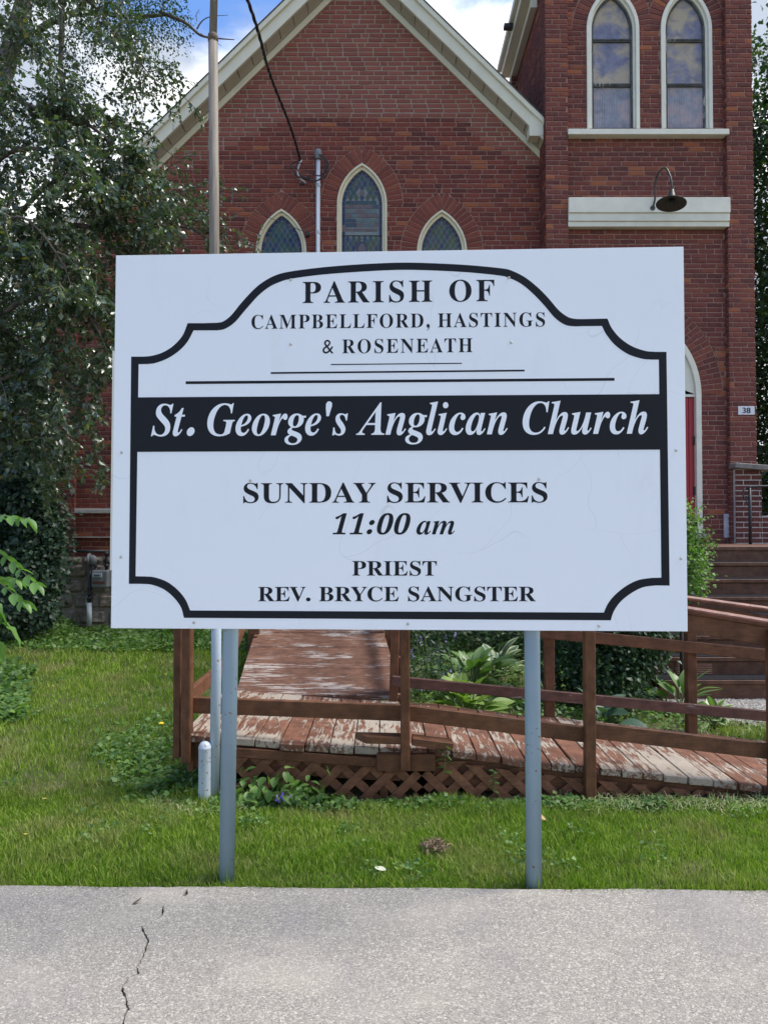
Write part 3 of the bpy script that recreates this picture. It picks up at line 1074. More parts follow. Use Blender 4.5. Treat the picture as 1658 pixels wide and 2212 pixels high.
def band(name, outer, inner, ya, yb, mat, parent, bev=0.003):
    """a frame: the strip between two outlines with the same number of points"""
    n = len(outer)
    vs = [(p[0], ya, p[1]) for p in outer] + [(p[0], ya, p[1]) for p in inner] + [(p[0], yb, p[1]) for p in outer] + [(p[0], yb, p[1]) for p in inner]
    fs = []
    for i in range(n):
        j = (i + 1) % n
        fs += [(i, j, n + j, n + i), (n + i, n + j, 3 * n + j, 3 * n + i), (i, 2 * n + i, 2 * n + j, j), (2 * n + i, 3 * n + i, 3 * n + j, 2 * n + j)]
    mb = MB()
    mb.add(vs, fs)
    return mb.build(name, mat, parent, bevel=bev)
def poly_pane(poly, ya, mat, parent, name='pane', tilt=0.004):
    if len(poly) < 3 or area2(poly) < 1.5e-4: return
    mb = MB()
    mb.prism(poly, ya + random.uniform(-tilt, tilt) * 0.3, ya + 0.006)
    # a slight individual tilt makes each piece catch the sky differently
    a, b = random.uniform(-tilt, tilt) * 3, random.uniform(-tilt, tilt) * 3
    cx = sum(p[0] for p in poly) / len(poly); cz = sum(p[1] for p in poly) / len(poly)
    mb.v = [(x, y + (x - cx) * a + (z - cz) * b, z) for x, y, z in mb.v]
    return mb.build(name, mat, parent)
def part_empty(name, loc, label=None):
    o = bpy.data.objects.new(name, None)
    o.empty_display_size = 0.1
    C.objects.link(o)
    o.parent = church
    o.matrix_parent_inverse = church.matrix_basis.inverted()
    if label: o['label'] = label
    return o
def inside_clip(poly, cx, zs, hw, ri, zb):
    c = (ri * ri - hw * hw) / (2 * hw)
    Rr = hw + c
    poly = clip(poly, 1, 0, cx + hw)
    if len(poly) > 2: poly = clip(poly, -1, 0, -(cx - hw))
    if len(poly) > 2: poly = clip(poly, 0, -1, -zb)
    am = math.acos(c / Rr)
    for i in range(9):
        a_ = am * (i + 0.5) / 9
        for s_ in (1, -1):
            if len(poly) < 3: return []
            nx, nz = math.cos(a_), math.sin(a_)
            # tangent plane of the arc
            poly = clip(poly, s_ * nx, nz, s_ * nx * cx - c * nx + nz * zs + Rr)
    return poly
def leaded(cx, zs, hw, ri, zb, Y, label, big):
    wnd = part_empty('lancet_window', (cx, Y, zb), label)
    # y of frame: slightly recessed
    o_ = arch_outline(cx, zs, hw, ri, zb)
    m_ = arch_outline(cx, zs, hw, ri, zb, off=-0.030)
    g_ = arch_outline(cx, zs, hw, ri, zb, off=-0.068)
    band('frame', o_, m_, Y - 0.012, Y + 0.10, M['frame_cream'], wnd)
    band('sash', m_, g_, Y + 0.025, Y + 0.10, M['frame_cream'], wnd)
    hg, rg = hw - 0.066, ri - 0.066 * 1.15
    Yg = Y + 0.065
    mb = MB()
    mb.prism(arch_outline(cx, zs, hw - 0.06, ri - 0.07, zb), Yg + 0.007, Yg + 0.02)
    mb.build('leading', LEAD, wnd)
    def rg_(off):
        return arch_outline(cx, zs, hg - off, 0, zb)
    # border pieces follow the arch
    c = (rg * rg - hg * hg) / (2 * hg)
    Rr = hg + c
    bw = 0.046
    am = math.acos((c) / Rr)
    n = 8
    for s_ in (-1, 1):
        for i in range(n):
            a0, a1 = am * (i + 0.07) / n, am * (i + 0.93) / n
            pl = [(Rr * math.cos(a0) - c, zs + Rr * math.sin(a0)), (Rr * math.cos(a1) - c, zs + Rr * math.sin(a1)),
                  ((Rr - bw) * math.cos(a1) - c, zs + (Rr - bw) * math.sin(a1)), ((Rr - bw) * math.cos(a0) - c, zs + (Rr - bw) * math.sin(a0))]
            pl = clip(pl, -1, 0, -0.003)
            if len(pl) < 3: continue
            pl = [(cx + s_ * p[0], p[1]) for p in pl]
            if s_ > 0: pl = pl[::-1]
            poly_pane(pl[::-1], Yg, random.choice([GNAVY, GNAVY, GNAVY, GPINK if i % 3 == 2 else GNAVY]), wnd)
        z = zs - 0.004
        while z > zs - (0.95 if big else 0.3):
            h = 0.085
            xa, xb = sorted((cx + s_ * (hg - 0.003), cx + s_ * (hg - bw)))
            poly_pane([(xa, z - h), (xb, z - h), (xb, z), (xa, z)], Yg, random.choice([GNAVY, GNAVY, GNAVY, GPINK]), wnd)
            z -= h + 0.007
    hi, rin = hg - bw - 0.007, rg - (bw + 0.007) * 1.2
    low = zs - (0.95 if big else 0.30)
    dw, dh = 0.082, 0.135
    special = []
    if big:
        # a band of mauve slabs with pale pieces between, a roundel above and a medallion below
        zt = zs - 0.0
        rows_ = [(zt - 0.02, 0.085, GPALE), (zt - 0.115, 0.10, GPINK), (zt - 0.22, 0.07, GPALE), (zt - 0.30, 0.10, GPINK), (zt - 0.41, 0.05, GPINK)]
        z_lo, z_hi = zt - 0.41, zt + 0.07
    ring_c = (cx, zs + 0.19)
    med = (cx, low + 0.30)
    j = 0
    z = low
    while z < zs + ri:
        i0 = 0.5 if j % 2 else 0.0
        for i in range(-5, 6):
            x = cx + (i + i0) * dw
            d_ = [(x, z - dh / 2), (x + dw / 2, z), (x, z + dh / 2), (x - dw / 2, z)]
            d_ = [(x + (p[0] - x) * 0.84, z + (p[1] - z) * 0.87) for p in d_]
            pl = inside_clip(d_, cx, zs, hi, rin, low)
            if len(pl) < 3: continue
            if big:
                mxz = sum(p[1] for p in pl) / len(pl); mxx = sum(p[0] for p in pl) / len(pl)
                if z_lo - 0.03 < mxz < z_hi: continue
                if math.hypot(mxx - ring_c[0], mxz - ring_c[1]) < 0.055: continue
                if (mxx - med[0]) ** 2 / 0.10 ** 2 + (mxz - med[1]) ** 2 / 0.16 ** 2 < 1: continue
            poly_pane(pl, Yg, random.choice(G), wnd)
        z += dh / 2
        j += 1
    if big:
        def disc(c_, a_, b_, n_=14):
            return [(c_[0] + a_ * math.cos(2 * math.pi * k / n_), c_[1] + b_ * math.sin(2 * math.pi * k / n_)) for k in range(n_)]
        poly_pane(disc(ring_c, 0.04, 0.045), Yg - 0.002, GPINK, wnd)
        poly_pane(disc(med, 0.085, 0.14), Yg - 0.001, G[2], wnd)
        poly_pane(disc(med, 0.06, 0.11), Yg - 0.004, GPINK, wnd)
        for (z, h, mt) in ((zs + 0.03, 0.05, G[0]), (zs - 0.035, 0.055, GPINK), (zs - 0.10, 0.05, GPALE), (zs - 0.165, 0.055, GPINK), (zs - 0.23, 0.05, GPALE), (zs - 0.30, 0.058, GPINK), (zs - 0.362, 0.04, GPINK)):
            x = -hi
            while x < hi - 0.03:
                wd = random.uniform(0.07, 0.17)
                x1 = min(x + wd, hi)
                pl = inside_clip([(cx + x, z), (cx + x1 - 0.005, z), (cx + x1 - 0.005, z + h), (cx + x, z + h)], cx, zs, hi, rin, low)
                poly_pane(pl, Yg, mt if random.random() < 0.75 else random.choice([G[3], GPALE, GPINK]), wnd)
                x = x1
        mb = MB()
        mb.box(cx - hg, cx + hg, Yg - 0.012, Yg - 0.005, zs - 0.435, zs - 0.425)
        mb.build('saddle_bar', M['metal_black'], wnd)
    mb = MB()
    mb.box(cx - hg, cx + hg, Yg - 0.001, Yg + 0.006, zb + 0.05, low - 0.01)
    mb.build('lower_light', G[3], wnd)
    mb = MB()
    mb.box(cx - hw - 0.08, cx + hw + 0.08, Y - 0.05, Y + 0.12, zb - 0.07, zb - 0.001)
    mb.build('sill', M['mortar_white'], wnd, bevel=0.006)
leaded(*WC, zsill, NF, 'tallest, middle stained glass window with mauve bands and a roundel', True)
leaded(*WL, zsill, NF, 'short stained glass window left of the conduit, diamond panes', False)
leaded(*WR, zsill, NF, 'short stained glass window nearest the tower, diamond panes', False)

def tower_window(cx, zs, hw, ri, zb, Y, label):
    wnd = part_empty('tower_window', (cx, Y, zb), label)
    o_ = arch_outline(cx, zs, hw, ri, zb)
    m_ = arch_outline(cx, zs, hw, ri, zb, off=-0.05)
    g_ = arch_outline(cx, zs, hw, ri, zb, off=-0.078)
    k_ = arch_outline(cx, zs, hw, ri, zb, off=-0.105)
    band('frame', o_, m_, Y - 0.02, Y + 0.14, M['frame'], wnd)
    band('inner_frame', m_, g_, Y + 0.02, Y + 0.14, M['frame'], wnd)
    band('weathered_sash', g_, k_, Y + 0.045, Y + 0.12, SASH, wnd)
    h2 = hw - 0.10
    r1 = at(1315, 177, Y).z; r2 = at(1315, 80, Y).z
    for z in (r1, r2):
        mb = MB()
        mb.box(cx - h2 - 0.01, cx + h2 + 0.01, Y + 0.05, Y + 0.10, z - 0.03, z + 0.015)
        mb.box(cx - h2 - 0.01, cx + h2 + 0.01, Y + 0.04, Y + 0.05, z - 0.012, z - 0.004)
        mb.build('meeting_rail', SASH, wnd, bevel=0.003)
    mb = MB()
    mb.box(cx - h2 - 0.01, cx + h2 + 0.01, Y + 0.05, Y + 0.10, zb, zb + 0.045)
    mb.build('bottom_rail', SASH, wnd, bevel=0.003)
    poly_pane([(cx - h2, zb + 0.045), (cx + h2, zb + 0.045), (cx + h2, r1 - 0.03), (cx - h2, r1 - 0.03)], Y + 0.08, GRIB, wnd)
    poly_pane([(cx - h2, r1 + 0.015), (cx + h2, r1 + 0.015), (cx + h2, r2 - 0.03), (cx - h2, r2 - 0.03)], Y + 0.08, GVIEW, wnd)
    top = inside_clip([(cx - h2, r2 + 0.015), (cx + h2, r2 + 0.015), (cx + h2, zs + 2), (cx - h2, zs + 2)], cx, zs, h2, ri - 0.11, r2)
    poly_pane(top, Y + 0.08, GVIEW, wnd)
SASH = peeled('weathered_sash_paint', (0.11, 0.115, 0.12), (0.50, 0.50, 0.45), 'z', 0.42)
tower_window(*tw[0], zsill_t, TR_, 'left one of the two tall white-framed tower windows')
tower_window(*tw[1], zsill_t, TR_, 'right one of the two tall tower windows, flaking sash')
mb = MB()
a, b = at(1234, 278, TF - 0.03), at(1582, 290, TF - 0.03)
mb.box(XB0 - 0.012, XB1 + 0.02, TF - 0.04, TF - 0.004, b.z, a.z)
mb.box(XB0 + 0.003, XB1 - 0.003, TF - 0.0035, TR_ + 0.1, b.z + 0.002, a.z - 0.002)
child(mb.build('tower_sill', M['frame'], bevel=0.005))
# belt panel over the door
z1, z2, z3, z4 = (at(1400, q, TF - 0.05).z for q in (426, 459, 476, 487))
for nm, za, zb_, yy in (('belt_panel', z2, z1, TF - 0.06), ('belt_moulding', z3, z2 - 0.001, TF - 0.04), ('belt_drip', z4, z3 - 0.001, TF - 0.02)):
    mb = MB()
    mb.box(XB0 - 0.015, XB1 + 0.015, yy, TF - 0.003, za, zb_)
    mb.box(XB0 + 0.003, XB1 - 0.003, TF - 0.0025, TR_ - 0.002, za + 0.001, zb_ - 0.001)
    child(mb.build(nm, M['frame'], bevel=0.005))
# door
door = part_empty('door', (0, 0, 0), 'red church door under a white pointed arch frame')
o_ = arch_outline(*DW, 1.45)
m_ = arch_outline(*DW, 1.45, off=-0.075)
i_ = arch_outline(*DW, 1.45, off=-0.20)
band('door_frame', o_, m_, TR_ - 0.015, TR_ + 0.15, M['frame'], door)
tz = at(1490, 857, TR_).z
cxd, zsd, hwd, rid = DW
tym = arch_outline(cxd, max(zsd, tz + 0.01), hwd - 0.076, rid - 0.09, tz + 0.004)
glz = arch_outline(cxd, max(zsd, tz + 0.01), hwd - 0.21, rid - 0.26, tz + 0.10)
band('tympanum', tym, glz, TR_ + 0.03, TR_ + 0.1, M['frame'], door)
mb = MB()
mb.prism(glz, TR_ + 0.06, TR_ + 0.07)
mb.build('fanlight', GDARK, door)
RED = simple('red_door_paint', (0.36, 0.014, 0.030), 0.4, 0.12, 4, 0.1, 60, streak=(18, 18, 0.6))
hw_ = hwd - 0.078
x = cxd - hw_
while x < cxd + hw_ - 0.01:
    mb = MB()
    mb.box(x + 0.002, min(x + 0.096, cxd + hw_), TR_ + 0.06, TR_ + 0.1, 1.47, tz - 0.006)
    mb.build('door_board', RED, door, bevel=0.004)
    x += 0.098
mb = MB()
mb.box(cxd - hw_, cxd + hw_, TR_ + 0.1, TR_ + 0.12, 1.46, tz)
mb.build('door_back', M['dark'], door)
for zz in (2.75, 2.05):
    mb = MB()
    mb.box(cxd + hw_ - 0.02, cxd + hw_ + 0.012, TR_ + 0.035, TR_ + 0.06, zz - 0.06, zz + 0.06)
    mb.build('hinge', M['metal_black'], door, bevel=0.002)
mb = MB()
mb.box(cxd - hwd - 0.03, cxd + hwd + 0.03, TR_ - 0.1, TR_ + 0.15, 1.40, 1.449)
child(mb.build('door_sill', M['mortar_white'], bevel=0.006))
# pale block in the tower base
mb = MB()
a, b = at(1562, 1162, TR_), at(1585, 1110, TR_)
mb.box(a.x, b.x, TR_ - 0.03, TR_ + 0.01, a.z, b.z)
child(mb.build('cornerstone', simple('pale_stone', (0.45, 0.46, 0.50), 0.9, 0.2, 20, 0.5, 60), bevel=0.008))

# ---- rubble foundation at the left
STN = [simple('foundation_stone', (0.25, 0.21, 0.175), 0.95, 0.35, 9, 0.9, 30, spec=0.2), simple('grey_foundation_stone', (0.21, 0.19, 0.165), 0.95, 0.35, 9, 0.9, 26, spec=0.2)]
z = -0.02
hts = [0.20, 0.22, 0.215, 0.215, 0.20, 0.10]
for r_, h in enumerate(hts):
    x = XL - 0.06 + (0.0 if r_ % 2 else -0.0)
    first = True
    while x < 0.6:
        wd = random.uniform(0.26, 0.46) * (0.6 if first and r_ % 2 else 1)
        first = False
        nx_, nz_ = 7, 5
        mb = MB()
        vs = []
        ox = random.uniform(0, 99)
        for j in range(nz_ + 1):
            for i in range(nx_ + 1):
                u_, v_ = i / nx_, j / nz_
                e = min(u_, 1 - u_) * wd, min(v_, 1 - v_) * h
                edge_ = min(1, min(e) / 0.03)
                y = NF - 0.085 - 0.035 * edge_ - random.uniform(0, 0.022) * edge_
                vs.append((x + 0.006 + (wd - 0.014) * u_ + random.uniform(-.004, .004), y, z + 0.005 + (h - 0.012) * v_ + random.uniform(-.003, .003)))
        fs = [(j * (nx_ + 1) + i, j * (nx_ + 1) + i + 1, (j + 1) * (nx_ + 1) + i + 1, (j + 1) * (nx_ + 1) + i) for j in range(nz_) for i in range(nx_)]
        mb.add(vs, fs)
        child(mb.build('stone', random.choice(STN), smooth=False))
        x += wd
    z += h
mb = MB()
mb.box(XL - 0.055, XT, NF - 0.09, NF + 0.004, -0.3, ZB - 0.02)
child(mb.build('foundation', simple('grey_mortar', (0.24, 0.22, 0.20), 0.95, 0.2, 20, 0.5, 60)))
mb = MB()
mb.box(XL - 0.02, XT - 0.3, NF - 0.075, NF + 0.01, 1.40, 1.412)
child(mb.build('mortar_ledge', M['mortar_white']))
# window ledge in the recess at far left
mb = MB()
a, b = at(157, 1109, NF), at(240, 1099, NF)
mb.box(a.x, a.x + 0.9, NF - 0.055, NF - 0.001, a.z, b.z)
child(mb.build('stone_ledge', M['mortar_white'], bevel=0.008))

